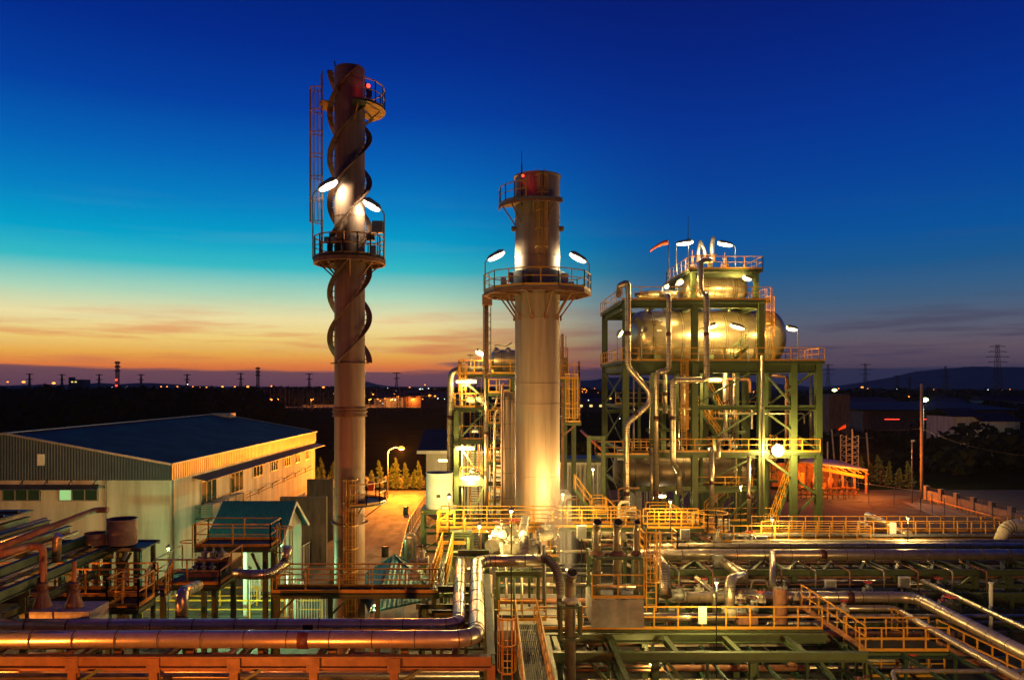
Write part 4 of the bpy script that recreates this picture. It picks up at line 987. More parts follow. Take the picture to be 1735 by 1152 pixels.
# the dazzling sodium flood between the right hand columns
t = thing('floodlight', 'dazzling yellow floodlight between the two right columns of the boiler frame', 'floodlight', P(1318, 763, 65.2), G)
c = P(1318, 763, 65.2)
MB().lathe(c + V(0, .35, 0), [(.2, 0), (.45, .15), (.5, .34), (.52, .4)], n=20, ax=(0, -1, 0)).build('lamp_housing', 'grey_steel', t)
MB().lathe(c + V(0, -.03, 0), [(.46, 0), (.46, .06), (.3, .16), (.01, .2)], n=20, ax=(0, -1, 0)).build('lens', 'lamp_white', t)
MB().bar(c + V(0, .3, .1), c + V(0, .3, .6), .08, .08).build('bracket', 'grey_steel', t)
light(t, c + V(0, -.7, 0), YEL, 5000, .6)
# lamps under the decks
tube_lamp((15.5, 70, ZD - 4.4), 1.2, 'strip light low behind the kinked pipe', power=300, lc=WHT)
tube_lamp((21.8, 75, ZD - .7), 1.4, 'yellow strip light under the lower deck beside the low drum', power=2500)
tube_lamp((20, 68, ZA - 1.6), 1.2, 'strip light under the main deck of the boiler frame', power=500)

# clutter of pumps, valves and small bore piping round the foot of the frame
rnd = random.Random(11)
for i in range(9):
    px = 1010 + i * 24 + rnd.uniform(-6, 6); y = rnd.uniform(58, 62)
    valve((PX(px, y), y, rnd.uniform(1.4, 3.2)), rnd.uniform(.18, .3), 'small flanged valve in the pipe maze below the low drum', (1, 0, 0) if i % 2 else (0, 1, 0), h=rnd.uniform(.7, 1.1), group='valves in the maze below the low drum', m='insulation' if i % 3 else 'grey_steel')
def pump(x, y, label, s=1.0):
    t = thing('feed_pump', label, 'pump', (x, y, 0), 'feed pumps below the low drum')
    MB().box(x - 1.3 * s, x + 1.3 * s, y - .5, y + .5, 0.03, .6).build('plinth', 'concrete', t)
    MB().lathe((x - 1.1 * s, y, 1.15), [(.3, 0), (.48, .05), (.48, .9), (.3, 1)], n=18, ax=(1, 0, 0)).build('motor', 'green_paint', t)
    MB().lathe((x + .15, y, 1.15), [(.12, 0), (.3, .05), (.6, .15), (.6, .45), (.3, .6), (.3, .8)], n=18, ax=(1, 0, 0)).build('casing', 'dark_steel', t)
    MB().tube([(x + .5, y, 1.3), (x + .5, y, 2.6), (x + .5, y + 1.5, 2.6)], .16, n=12, joint=.5).build('outlet_pipe', 'cladding', t)
pump(PX(1085, 63), 63, 'black feed pump below the left part of the low drum'); pump(PX(1145, 64), 64, 'black feed pump below the middle of the low drum')
# framework and stairs between plain chimney and boiler frame
t = thing('access_stair', 'green framed access stair between the plain chimney and the boiler frame', 'stairway', (PX(1000, 60), 60, 0))
for px in (998, 1022): col(t, PX(px, 60), 60, 0, PZ(738, 60), .3)
beam(t, (PX(998, 60) + .15, 60, PZ(742, 60)), (PX(1022, 60) - .15, 60, PZ(742, 60)), .3, .2)
stair(t, (PX(1003, 57), 57, PZ(868, 57)), (PX(975, 57), 57, PZ(830, 57)), .9, (0, 1, 0))
deck(t, PX(1003, 57), PX(1026, 57), 56.8, 58.4, PZ(868, 57), 'fb')
stair(t, (PX(1062, 56), 56, PZ(905, 56)), (PX(1028, 58), 58, PZ(868, 58)), .9, (0, 1, 0))
t = thing('slanting_gangway', 'long orange railed stair slanting down right below the jogged pipes', 'stairway', (PX(1215, 56), 56, 0))
stair(t, (PX(1212, 55), 55, PZ(922, 55)), (PX(1136, 57), 57, PZ(880, 57)), 1.1, (.15, 1, 0), m='rust_steel')
deck(t, PX(1100, 57), PX(1136, 57), 56.8, 58.2, PZ(880, 57), 'fb')
for px, py, yy in ((1105, 880, 57), (1134, 880, 57), (1212, 922, 55)): col(t, PX(px, yy), yy + .3, 0, PZ(py, yy) - .3, .2)

# ------------------------------------------------------------------ the middle boiler behind the plain chimney
U = 63.0
m2 = thing('pipe_tower', 'green pipe tower with stairs and drum left of the plain chimney', 'steel frame', (PX(800, U), U, 0))
xa, xb_, xc, xd = PX(773, U), PX(824, U), PX(868, U), PX(972, 66)
ZL = [PZ(634, U), PZ(690, U), PZ(745, U), PZ(815, U)]
for x, y, top in ((xa, U, ZL[1]), (xb_, U, ZL[0]), (xc, U, ZL[0]), (xa, 69, ZL[1]), (xb_, 69, ZL[0]), (xc, 69, ZL[0]), (PX(957, 66), 66, PZ(600, 66)), (xd, 66, PZ(640, 66))): col(m2, x, y, 0, top - .3, .38)
for z in ZL[1:]:
    beam(m2, (xa + .2, U, z - .2), (xb_ - .2, U, z - .2), .35, .22); beam(m2, (xb_ + .2, U, z - .2), (xc - .2, U, z - .2), .35, .22)
    beam(m2, (xa, U + .2, z - .2), (xa, 68.8, z - .2), .35, .22); beam(m2, (xb_, U + .2, z - .2), (xb_, 68.8, z - .2), .35, .22)
brace(m2, (xa + .2, U + .05, ZL[2]), (xb_ - .2, U + .05, ZL[1] - .4), .16); brace(m2, (xa + .2, U + .05, ZL[2] - .4), (xb_ - .2, U + .05, ZL[3]), .14); brace(m2, (xb_ - .2, U + .05, ZL[3] - .4), (xa + .2, U + .05, .5), .14)
brace(m2, (PX(789, U), U - .2, PZ(648, U)), (PX(840, U), U - .2, PZ(692, U)), .16)
deck(m2, PX(778, U), PX(830, U), U - .9, U + 3, ZL[0], 'flb', m='grey_steel')
deck(m2, PX(832, U), PX(960, U), U - .9, U + 1, ZL[0] + .02, 'f', m='grey_steel')
for z in ZL[1:]:
    deck(m2, xa + .3, xb_ - .3, U + .3, U + 1.6, z, 'f', m='grey_steel', railm='yellow_paint')
deck(m2, PX(771, U), PX(806, U), U - 1.2, U - .1, ZL[1] + .05, 'flr', m='grey_steel')
for (z0, z1) in ((ZL[1], ZL[0]), (ZL[2], ZL[1]), (ZL[3], ZL[2]), (.1, ZL[3])):
    stair(m2, (PX(795, U), U + 1.9, z0), (PX(795, U) + .02, U + 5.2, z1), .95, (1, 0, 0))
cage_ladder(m2, (PX(785, U), U - 1.35), ZL[1], ZL[0] - .2, (0, -1), hoop0=1.2, r=.36)
# dense stair stack right of it
for k in range(12):
    z = 4 + k * .82
    q = MB(); a, b = PX(833, U), PX(856, U)
    q.box(a, b, U - .2, U + 1.2, z, z + .05); q.box(a, b, U - .26, U - .202, z - .02, z + .12); q.box(a, b - .3, U - .05, U + .0, z + .4, z + .46); q.build('tube_bank', 'grey_steel' if k % 2 else 'yellow_paint', m2)
pipe([(PX(838, U), U - .5, 3), (PX(838, U), U - .5, PZ(700, U)), (PX(846, U), U - .5, PZ(694, U))], .12, 'thin light riser bent at the top, left of the brown riser', n=12)
# casing of the boiler
MB().box(PX(850, 66), PX(938, 66), 66, 75, .0, PZ(660, 66)).build('boiler_casing', 'stack_steel', m2)
for px, r in ((857, .42), (866, .3)):
    pipe([(PX(px, U), U - .6, 2), (PX(px, U), U - .6, PZ(664, U))], r, {857: 'thick grey riser duct hard left of the plain chimney', 866: 'slimmer grey riser duct touching the plain chimney'}[px], m='stack_steel', joint=2, name='riser_duct', cat='duct')
pipe([(PX(850.5, U), U - 1.1, 2), (PX(850.5, U), U - 1.1, PZ(653, U)), (PX(856, U), U - 1.1, PZ(650, U))], .1, 'slender red brown riser beside the thick grey duct', m='rust_steel', joint=None, n=12)
pipe([P(800, 627, U + .3), P(763.5, 627, U + .3), P(763.5, 850, U + .3)], .29, 'tall bright steel downpipe with a top elbow, left edge of the pipe tower', bands=[(P(763.5, 707, U + .3), dn)], bend=.8)
pipe([P(824, 632, U - .3), P(824, 900, U - .3)], .17, 'straight yellow lit pipe down the middle column of the pipe tower', bands=[(P(824, 735, U - .3), dn)], n=14)
pipe([P(842, 640, U - .3), P(842, 680, U - .3), P(838, 690, U - .3)], .1, 'short thin pipe dropping from the drum deck', n=10)
d = drum('steam_drum', 'small horizontal drum behind the plain chimney, on the pipe tower', (PX(893, 66), 66.2, PZ(612, 66)), .98, 5.6, dome=.4, m='cladding', rings=4)
for px in (841, 861): 
    c = P(px, 597, 65.9); MB().lathe(c, [(.3, -.3), (.3, .1), (.2, .35), (.05, .45)], n=14).build('relief_dome', 'cladding', d)
pipe([P(838, 596, 65.2), P(838, 584, 65.2), P(858, 587, 65.2), P(868, 580, 65.2)], .05, 'thin crooked pipe over the small drum', n=8, joint=None)
for i, (px, h) in enumerate(((785, .8), (797, 1.2), (811, .9))):
    valve((PX(px, U), U, ZL[0] + .45), .2, ('squat yellow lit valve at the left end of the tower top deck', 'tall valve with wheel in the middle of the tower top deck', 'yellow lit valve at the right end of the tower top deck')[i], h=h)
pipe([(PX(776, U), U + .2, ZL[0] + .45), (PX(828, U), U + .2, ZL[0] + .45)], .13, 'horizontal header pipe along the tower top deck', m='insulation', n=12)
# ladder tower right of the chimney
t = thing('ladder_tower', 'cluster of brown caged ladders and landings right of the plain chimney', 'ladder tower', (PX(965, 62), 62, 0))
col(t, PX(953, 62), 62, 0, PZ(566, 62), .2, 'rust_steel'); col(t, PX(981, 62), 62, PZ(720, 62), PZ(612, 62), .16, 'rust_steel')
cage_ladder(t, (PX(954, 61), 61), PZ(645, 61), PZ(590, 61), (0, -1), hoop0=.3, r=.36, m='rust_steel', th=.03)
cage_ladder(t, (PX(968, 60.5), 60.5), PZ(712, 60.5), PZ(635, 60.5), (0, -1), hoop0=.2, r=.5, m='yellow_paint', th=.03)
deck(t, PX(949, 61.5), PX(981, 61.5), 61.2, 62.4, PZ(642, 61.5), 'fr', m='rust_steel')
deck(t, PX(958, 61.5), PX(981, 61.5), 60.2, 61.4, PZ(714, 61.5), 'flr', m='rust_steel')
brace(t, P(982, 714, 61.2), P(952, 740, 61.2), .12, 'rust_steel')
# lattice mast under the chimney platform
t = thing('lattice_mast', 'slim lattice mast with pipe reaching the chimney platform from below', 'mast', (PX(825, 55), 55, 0))
m = MB(); x0, x1 = PX(819, 55), PX(831.5, 55); zt, zb = PZ(517, 55), PZ(640, 55)
for x in (x0, x1): m.bar((x, 55, zb), (x, 55, zt), .07, .07); m.bar((x, 55.5, zb), (x, 55.5, zt), .07, .07)
z = zb; s = 1
while z < zt - .3:
    m.bar((x0 if s > 0 else x1, 55, z), (x1 if s > 0 else x0, 55, z + .5), .04, .04); m.bar((x0, 55, z), (x1, 55, z), .04, .04); z += .5; s = -s
m.build('lattice', 'grey_steel', t); MB().lathe((PX(824, 55), 55.2, zb), [(.16, 0), (.16, zt - zb + .7)], n=12).build('riser', 'rust_steel', t)
MB().box(PX(817, 55), PX(834, 55), 54.6, 55.6, PZ(517, 55), PZ(500, 55)).build('head_box', 'rust_steel', t)
MB().bar((PX(825, 55), 55.2, ZL[0] - 2), (PX(825, 55), 55.2, zb), .2, .2).build('base_post', 'green_paint', t)
# lamps of the tower
tube_lamp(P(790, 647, U - 1.1), 1.7, 'bright strip light under the top deck of the pipe tower', m='lamp_yellow', lc=YEL, power=1500)
tube_lamp(P(788, 760, U - .4), 1.6, 'bright strip light at mid height of the pipe tower', m='lamp_yellow', lc=YEL, power=1800)
tube_lamp(P(797, 810, U - .6), 1.6, 'lowest bright strip light of the pipe tower', m='lamp_white', lc=YEL, power=1800)
floodlight(P(813, 597, 62.2), P(817, 634, 62.2), (-1, 0, .6), 'small glowing floodlight left of the small drum', power=350, size=.7, m='lamp_yellow', lc=YEL, offset=(.3, -.4, -.2))
tube_lamp((PX(855, 80), 78, 6.2), 1.2, 'strip light on the rear of the pipe tower facing the white annex', power=3600)
tube_lamp((PX(752, 77), 77, 6.6), 1.2, 'strip light at the left rear corner of the pipe tower', power=260)
# ------------------------------------------------------------------ left foreground: pipe rack with the two big pipes
ex = V(1, 0, 0); ey = V(0, 1, 0)
pr = thing('pipe_rack', 'orange lit steel rack under the two big insulated pipes, bottom left', 'pipe rack', (-10, 24, 0))
zb1 = 5.45; xe = .03
beam(pr, (-24, 23.9, zb1), (xe, 23.9, zb1), .38, .25, 'sodium_tinted_paint'); beam(pr, (-24, 27.2, zb1), (xe - .3, 27.2, zb1), .38, .25, 'sodium_tinted_paint')
for px in (-120, 125, 262, 398, 532, 668, 832): col(pr, PX(px, 24.25), 24.25, 0, zb1 - .2, .26, 'sodium_tinted_paint'); col(pr, PX(px, 24.25), 27.2, 0, zb1 - .2, .26, 'sodium_tinted_paint')
for px in (-10, 150, 290, 415, 545, 668, 770): beam(pr, (PX(px, 24.5), 24.1, zb1 + .06), (PX(px, 24.5), 27.05, zb1 + .06), .22, .15, 'sodium_tinted_paint')
beam(pr, (-24, 24.3, 4.55), (xe, 24.3, 4.55), .2, .15, 'sodium_tinted_paint')
for a, b in ((125, 262), (398, 532), (668, 832)): brace(pr, (PX(a, 24.2) + .15, 24.1, 4.7), (PX(a, 24.2) + 1.0, 24.1, 5.2), .09)
beam(pr, (.04, 24.05, zb1 + .0), (-.17, 35.8, zb1), .36, .26)
for y in (28.5, 33, 36): col(pr, .04 - .018 * (y - 24), y, 0, zb1 - .2 if y < 36 else 6.05, .24)
beam(pr, (PX(776, 36), 36, 6.2), (PX(829, 36), 36, 6.2), .3, .2); col(pr, PX(776, 36), 36, 0, 6.05, .2)
for y in (29, 32.5): beam(pr, (-2.2, y, zb1), (-.1, y, zb1), .25, .16)
def lit(ps): return [Vector(p) for p in ps]
pipe([(-26, 24.4, 5.98), (-.43, 24.4, 5.98), (-.62, 35.4, 5.98), (PX(916, 35.4), 35.4, 5.98)], .275,
     'nearer of the two big insulated pipes, bending away beside the green beam', joint=1.35, bend=.85, bands=[(P(515, 1083, 24.4), ex)], n=28)
pipe([(-26, 25.7, 6.0), (-1.05, 25.7, 6.0), (-1.36, 35.6, 6.0), (-1.36, 37.5, 5.2)], .235, 'farther of the two big insulated pipes, on the inner bend', joint=1.4, bend=.75, bands=[(P(524, 1061, 25.7), ex)], n=28)
for i, (z, y, r) in enumerate(((4.98, 24.55, .07), (4.8, 24.8, .05), (4.72, 25.5, .1), (4.74, 26.2, .08), (4.34, 25.0, .1), (4.28, 25.8, .12))):
    pipe([(-25, y, z), (PX(812 if i % 2 else 830, y), y, z)], r, 'thin straight pipe in the orange lit row under the front beam', m='rust_steel' if i % 3 == 0 else 'cladding', joint=None, n=10, group='thin pipes under the front beam')
pipe([P(908, 946, 35.4), P(928, 946, 35.2), P(943, 962, 34.6), P(950, 990, 34.2), P(951, 1050, 34)], .2, 'banded cream elbow pipe curving down beside the steaming vent', m='insulation', joint=.22, bend=.6, n=22)
# short copper coloured elbow rising behind the pipes
pipe([P(308, 1062, 28.2), P(308, 1004, 28.2), P(335, 992, 31.5)], .22, 'short copper coloured riser with an elbow behind the inner big pipe', joint=.9, bend=.4)
pipe([P(398, 972, 34.5), P(455, 974, 34.5), P(484, 955, 36.5), P(487, 925, 36.5)], .22, 'coppery pipe curving upward under the platform with the teal shed behind', joint=.5, bend=.8)
for px, lbl in ((72, 'left conical valve head on a lagged box in front of the left walkway'), (126, 'right conical valve head on a lagged box in front of the left walkway')):
    t = thing('stem_valve', lbl, 'valve', P(px, 1035, 27.6)); c = P(px, 1032, 27.6)
    MB().lathe(c, [(.36, 0), (.36, .05), (.3, .06), (.13, .6), (.2, .62), (.2, .7), (.13, .72), (.16, .85), (.2, .9), (.2, .96), (.07, .98), (.07, 1.75)], n=18).build('yoke', 'rust_steel', t)
    q = MB()
    for k in range(4): a = k * math.pi / 2 + .5; q.bar(c + V(math.cos(a) * .34, math.sin(a) * .34, 0), c + V(math.cos(a) * .12, math.sin(a) * .12, .62), .04, .06)
    q.build('yoke_ribs', 'grey_steel', t)
for a, b, y, lbl in ((38, 88, 27, 'left square lagged valve box behind the big pipes'), (92, 152, 27, 'right square lagged valve box behind the big pipes')):
    z1 = PZ(1036, y); MB().box(PX(a, y), PX(b, y), y, y + 1.35, z1 - .62, z1).build('valve_box', 'insulation', label=lbl, cat='lagged box')
MB().box(-20, -13, 26.6, 29, 4.9, 5.1).build('support_slab', 'dark_steel', label='dark steel slab carrying the two lagged valve boxes', cat='slab')
# left walkway and platforms
wk = thing('walkway', 'orange railed walkway across the far left foreground', 'walkway', (-17, 31, 0))
deck(wk, PX(-60, 31), PX(247, 31), 31, 32.1, 5.53, 'fb', sp=1.25); deck(wk, PX(181, 29.6), PX(234, 29.6), 29.6, 30.95, 5.5, 'flr', sp=.8)
for x, y in ((-19, 31.2), (-16, 31.2), (-14.4, 31.2), (-15.2, 29.8)): col(wk, x, y, 0, 5.2, .2)
stair(wk, (PX(247, 31.3), 31.3, 5.3), (PX(262, 34.4), 34.4, 5.2), .8, (1, 0, 0), m='rust_steel')
p1 = thing('valve_platform', 'orange edged valve platform above the green lit yard', 'platform', (-13.4, 34, 0))
deck(p1, -14.86, -11.98, 34, 37.1, 5.24, 'flr', sp=1.5)
for x in (-14.6, -12.3):
    for y in (34.3, 36.8): col(p1, x, y, 0, 4.95, .22)
for k, (px, py, y) in enumerate(((345, 975, 35.5), (357, 960, 36.2), (362, 950, 36.4))):
    c = P(px, py, y); t = thing('valve_manifold', ('lowest drum of the dark valve manifold on the orange edged platform', 'middle flanged drum of the dark valve manifold on the platform', 'topmost pink capped row of the dark valve manifold')[k], 'valve manifold', c)
    MB().lathe(c - V(.75, 0, 0), [(.12, 0), (.22, .02), (.22, .1), (.17, .12), (.17, .7), (.24, .72), (.24, .8), (.17, .82), (.17, 1.4), (.22, 1.42), (.22, 1.5)], n=16, ax=(1, 0, 0)).build('valve_body', ('rust_steel', 'dark_steel', 'rust_steel')[k], t)
    for d in (-.4, 0, .4): MB().lathe(c + V(d, 0, .15), [(.1, 0), (.08, .2), (.16, .22), (.16, .3), (.05, .32), (.05, .5)], n=10).build('bonnet', 'grey_steel', t)
    MB().bar(c - V(0, 0, .2), V(c.x, c.y, 5.2), .1, .1).build('support_leg', 'dark_steel', t)
p2 = thing('upper_platform', 'higher orange railed platform in front of the teal gabled shed', 'platform', (-13, 38, 0))
deck(p2, PX(338, 38), PX(464, 38), 37.4, 39.2, 6.2, 'fblr', sp=1.5)
for x in (-14, -11):
    for y in (37.6, 39): col(p2, x, y, 0, 5.95, .22)
cage_ladder(p2, (PX(330, 38) - .1, 38.2), 5.2, 6.2, (-1, 0), hoop0=1.1, r=.42, th=.01)
cage_ladder(p2, (PX(466, 38) + .1, 38.2), 0.2, 6.2, (1, 0), hoop0=2.2, r=.42, th=.01)
brace(p2, (-13.9, 37.4, 4.6), (-13.2, 37.4, 5.9)); brace(p2, (-11, 37.4, 4.6), (-11.6, 37.4, 5.9))
w2 = thing('walkway', 'orange railed walkway crossing in front of the spiral finned chimney', 'walkway', (-6, 35.5, 0))
deck(w2, PX(462, 35.5), PX(744, 35.5), 35.4, 36.4, 4.5, 'f', sp=1.55); 
q = rail_mb([(PX(462, 35.5), 36.4, 4.5), (PX(728, 36.4), 36.4, 4.5)], sp=1.55); q.build('railing', 'yellow_paint', w2)
for px in (470, 560, 640, 735): col(w2, PX(px, 35.6), 35.6, 0, 4.2, .2)
for px in (470, 560): brace(w2, (PX(px, 35.6), 35.6, 3.4), (PX(px, 35.6) + .8, 35.6, 4.2), .1)
w3 = thing('gangway', 'narrow yellow railed gangway of dark grating leading to the yellow platform', 'walkway', (-2.4, 40, 0))
deck(w3, -2.72, -2.12, 36.42, 44.2, 4.5, 'lr', sp=.8, beam=.15)
for y in (38.5, 42): col(w3, -2.42, y, 0, 4.25, .16)
# yellow platform by the tank
yp = thing('yellow_platform', 'bright yellow railed platform at the foot of the plain chimney', 'platform', (1, 46, 0))
deck(yp, PX(745, 46), PX(945, 46), 46, 47.4, 5.52, 'fb', sp=1.35, edge='yellow_paint'); deck(yp, PX(742, 45.4), PX(788, 45.4), 44.6, 45.9, 5.1, 'lr', sp=.9, edge='yellow_paint')
for px in (748, 800, 850, 900, 940): col(yp, PX(px, 46.2), 46.2, 0, 5.2, .2)
q = MB()
for a, b in (((742, 905), (742, 866)), ((742, 866), (770, 866)), ((770, 866), (770, 893)), ((742, 882), (770, 882)), ((758, 866), (758, 893)), ((744, 880), (766, 868))): q.bar(P(*a, 44.8), P(*b, 44.8), .09, .09)
q.build('safety_gate', 'yellow_paint', yp)
q = MB(); a, b = PX(762, 44.4), PX(800, 44.4)
for k in range(3): q.box(a, b, 44.4, 45.2, PZ(912 - k * 4, 44.4), PZ(909 - k * 4, 44.4))
q.build('step_landing', 'green_paint', yp)
beam(yp, (PX(768, 42), 42, PZ(938, 42)), (PX(829, 42), 42, PZ(938, 42)), .25, .5); col(yp, PX(793, 42.2), 42.4, PZ(936, 42), PZ(913, 42), .15)
for px in (770, 827): col(yp, PX(px, 42.1), 42.1, 0, PZ(940, 42), .18)
# open drum on a green stand
t = thing('water_tank', 'pale open topped tank standing on a green frame', 'tank', P(744, 860, 48))
c = P(744.5, 861, 48.4); hh = PZ(800, 48.4) - c.z
MB().lathe(c, [(.84, 0), (.84, .02), (.86, .03), (.84, .06), (.84, hh - .06), (.88, hh - .05), (.88, hh), (.82, hh), (.82, hh - .5)], n=40, cap=False).build('shell', 'white_paint', t)
MB().lathe(c, [(.82, hh - .5), (.01, hh - .51)], n=24, cap=False).build('inner_shade', 'black_hole', t)  # black disc standing for the shade inside the open tank
MB().box(c.x - .12, c.x + .12, c.y - .9, c.y - .86, PZ(841, 48), PZ(836, 48)).build('name_plate', 'dark_steel', t)
t = thing('tank_stand', 'green braced frame under the pale open topped tank', 'stand', (PX(744, 48), 48, 0))
for px in (717, 770):
    for y in (47.4, 49.4): col(t, PX(px, 48), y, 0, PZ(863, 48) - .1, .18)
for z in (PZ(865, 48), PZ(900, 48), PZ(930, 48)):
    for y in (47.4, 49.4): beam(t, (PX(717, 48) + .1, y, z), (PX(770, 48) - .1, y, z), .18, .14)
MB().box(PX(714, 48), PX(772, 48), 47.3, 49.6, PZ(863, 48), PZ(861.3, 48)).build('top_plate', 'green_paint', t)
for a, b in (((717, 900), (770, 868)), ((717, 930), (770, 902))): brace(t, P(*a, 47.3), P(*b, 47.3), .09)
t = thing('small_vessel', 'small green lit upright vessel with a hooked pipe by the orange lane', 'vessel', P(691, 952, 46))
MB().lathe(P(691, 952, 46), [(.24, 0), (.24, 1.4), (.26, 1.42), (.2, 1.48)], n=20).build('shell', 'cladding', t)
MB().tube([P(688, 915, 46), P(688, 904, 46), P(703, 904, 46), P(703, 955, 46)], .08, n=12).build('hooked_pipe', 'cladding', t)
# rusty silencer drums on a dark frame
t = thing('silencer_stand', 'dark frame holding two rusty open drums before the cream hall', 'steel frame', (-17, 33, 0))
zf = PZ(925, 33); 
MB().box(PX(76, 33), PX(247, 33), 32.6, 32.75, zf - .15, zf).build('beam', 'dark_steel', t); MB().box(PX(76, 33), PX(247, 33), 34.3, 34.45, zf - .15, zf).build('beam', 'dark_steel', t)
MB().box(PX(142, 33), PX(247, 33), 32.76, 34.29, zf - .1, zf - .05).build('deck', 'dark_steel', t)
for px in (80, 110, 152, 212, 236):
    for y in (32.7, 34.35): MB().ibeam((PX(px, 33), y, 0), (PX(px, 33), y, zf - .16), .16, .16, up=(0, 1, 0)).build('column', 'green_paint', t)
brace(t, (PX(95, 33), 32.65, zf - .2), (PX(125, 33), 32.65, zf - 1.1), .12); brace(t, (PX(212, 33), 32.65, zf - 1), (PX(228, 33), 32.65, zf - .2), .1)
for a, b, y0, y1, lbl in ((183, 231, 921, 878, 'larger rusty open drum on the dark frame before the cream hall'), (145, 180, 923, 902, 'smaller squat rusty open drum on the dark frame')):
    cx = (a + b) / 2; c = P(cx, y0, 33.3); r = (b - a) / 2 / S * 33.3; hh = PZ(y1, 33.3) - c.z; t = thing('silencer_drum', lbl, 'drum', c); MLAG = 'pink_lagging'
    MB().lathe(c, [(r * .96, 0), (r, .02), (r, hh * .5), (r + .015, hh * .5 + .02), (r, hh * .5 + .04), (r, hh - .03), (r + .02, hh), (r - .03, hh), (r - .03, .15)], n=36, cap=False).build('shell', MLAG, t)
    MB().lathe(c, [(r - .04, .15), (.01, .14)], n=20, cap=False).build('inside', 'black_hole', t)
    MB().tube([c - V(0, 0, .01), c - V(0, 0, 1.3), c - V(-.2, .3, 1.9), c - V(-.2, .3, 3.4)], r * .42, n=16, joint=.5).build('inlet_pipe', 'cladding', t)
# green pipe trough running back on the far left
lr = thing('pipe_rack', 'green and black pipe trough running back along the far left edge', 'pipe rack', (-18, 30, 0))
for x, z in ((-16.4, 7.0), (-17.4, 7.4), (-18.4, 7.75), (-19.3, 8.0), (-20.2, 8.15)): beam(lr, (x, 22, z), (x, 33.6, z), .36, .24, 'dark_green')
for y in (24, 27, 30, 33): beam(lr, (-20.4, y, 6.75), (-16.2, y, 6.75), .25, .2); col(lr, -16.4, y, 0, 6.6, .2)
beam(lr, (-16.5, 26, 6.2), (-16.5, 33, 6.2), .3, .2)
for i, (x, z, r, m) in enumerate(((-16.9, 7.15, .07, 'dark_steel'), (-17.15, 7.2, .05, 'cladding'), (-18.1, 7.55, .09, 'dark_steel'), (-19.0, 7.95, .07, 'cladding'), (-19.5, 8.1, .12, 'dark_steel'), (-21, 8.3, .1, 'dark_steel'))):
    pipe([(x, 21, z), (x - .2, 34, z)], r, 'dark pipe running back inside the far left pipe trough', m=m, joint=None, group='pipes in the far left trough', n=12)
pipe([(-17.9, 25, 8.05), (-18.1, 35.2, 8.35), (PX(183, 35.2), 35.2, 8.35)], .13, 'red brown pipe slanting up to the larger rusty drum', m='rust_steel', joint=None, n=14)
pipe([P(0, 938, 26), P(48, 925, 28), P(73, 925, 28), P(73, 1000, 28)], .13, 'red brown pipe with a drop leg, left edge', m='rust_steel', joint=None, n=14, bend=.35)
t = thing('cable_tray', 'dark cable tray plates slanting on top of the far left trough', 'cable tray', (-20.5, 30, 8.6))
q = MB(); q.box(-22.5, -20.2, 24, 34, 8.5, 8.56); 
for k in range(9): q.box(-22.4, -20.3, 25 + k * 1, 25.1 + k * 1, 8.562, 8.66)
q.build('tray', 'dark_steel', t)
pipe([P(95, 950, 30), P(97, 912, 30), P(101, 906, 30)], .17, 'dark stubby pipe with an open slanted mouth near the left edge', joint=.5, n=14)

# ------------------------------------------------------------------ centre foreground
slab = MB().box(0.15, 4.6, 37.8, 44.5, 1.0, 2.0).build('concrete_slab', 'concrete', label='bare grey concrete slab in front of the plain chimney foot', cat='slab')
gw = thing('gangway', 'steep lit steel gangway running toward the viewer, bottom centre', 'walkway', (1.7, 30, 0))
deck(gw, 1.2, 2.2, 26, 36, 2.9, 'lr', sp=1.1)
for y in (27, 31, 35): col(gw, 1.3, y, 0, 2.6, .16); col(gw, 2.1, y, 0, 2.6, .16)
t = thing('caged_ladder', 'short orange caged ladder left of the bottom centre gangway', 'ladder', (.6, 33, 0)); cage_ladder(t, (.75, 33.6), 0.2, 3.0, (0, -1), hoop0=1.5, r=.42)
# steaming vent in a green cage
X, Y = PX(966, 33), 33.0
t = thing('steam_vent', 'steaming vent pipe with a black mouth in a small green cage', 'vent pipe', (X, Y, 0))
ztop = PZ(975, Y)
MB().tube([(X, Y, 0), (X, Y, ztop - .2), (X + .05, Y - .4, ztop + .25)], .23, n=22, joint=1.3, bend=.3).build('cladding', 'cladding', t)
dd = V(.05, -.4, .45).normalized(); c = V(X + .05, Y - .4, ztop + .25); MB().lathe(c - dd * .01, [(.2, 0), (.2, .02)], n=20, ax=dd).build('mouth', 'black_hole', t)
MB().lathe((X, Y, PZ(1020, Y)), [(.36, 0), (.36, .1), (.25, .25)], n=18).build('collar', 'insulation', t)
z0, z1 = PZ(1078, Y), PZ(1024, Y)
for dx in (-.42, .42):
    for dy in (-.4, .4): MB().ibeam((X + dx, Y + dy, z0), (X + dx, Y + dy, z1), .1, .1, up=(0, 1, 0), t=.02).build('cage_post', 'green_paint', t)
q = MB()
for z in (z0, z1):
    for dy in (-.4, .4): q.bar((X - .36, Y + dy, z), (X + .36, Y + dy, z), .1, .1)
    for dx in (-.42, .42): q.bar((X + dx, Y - .34, z), (X + dx, Y + .34, z), .1, .1)
q.build('cage_rim', 'green_paint', t)
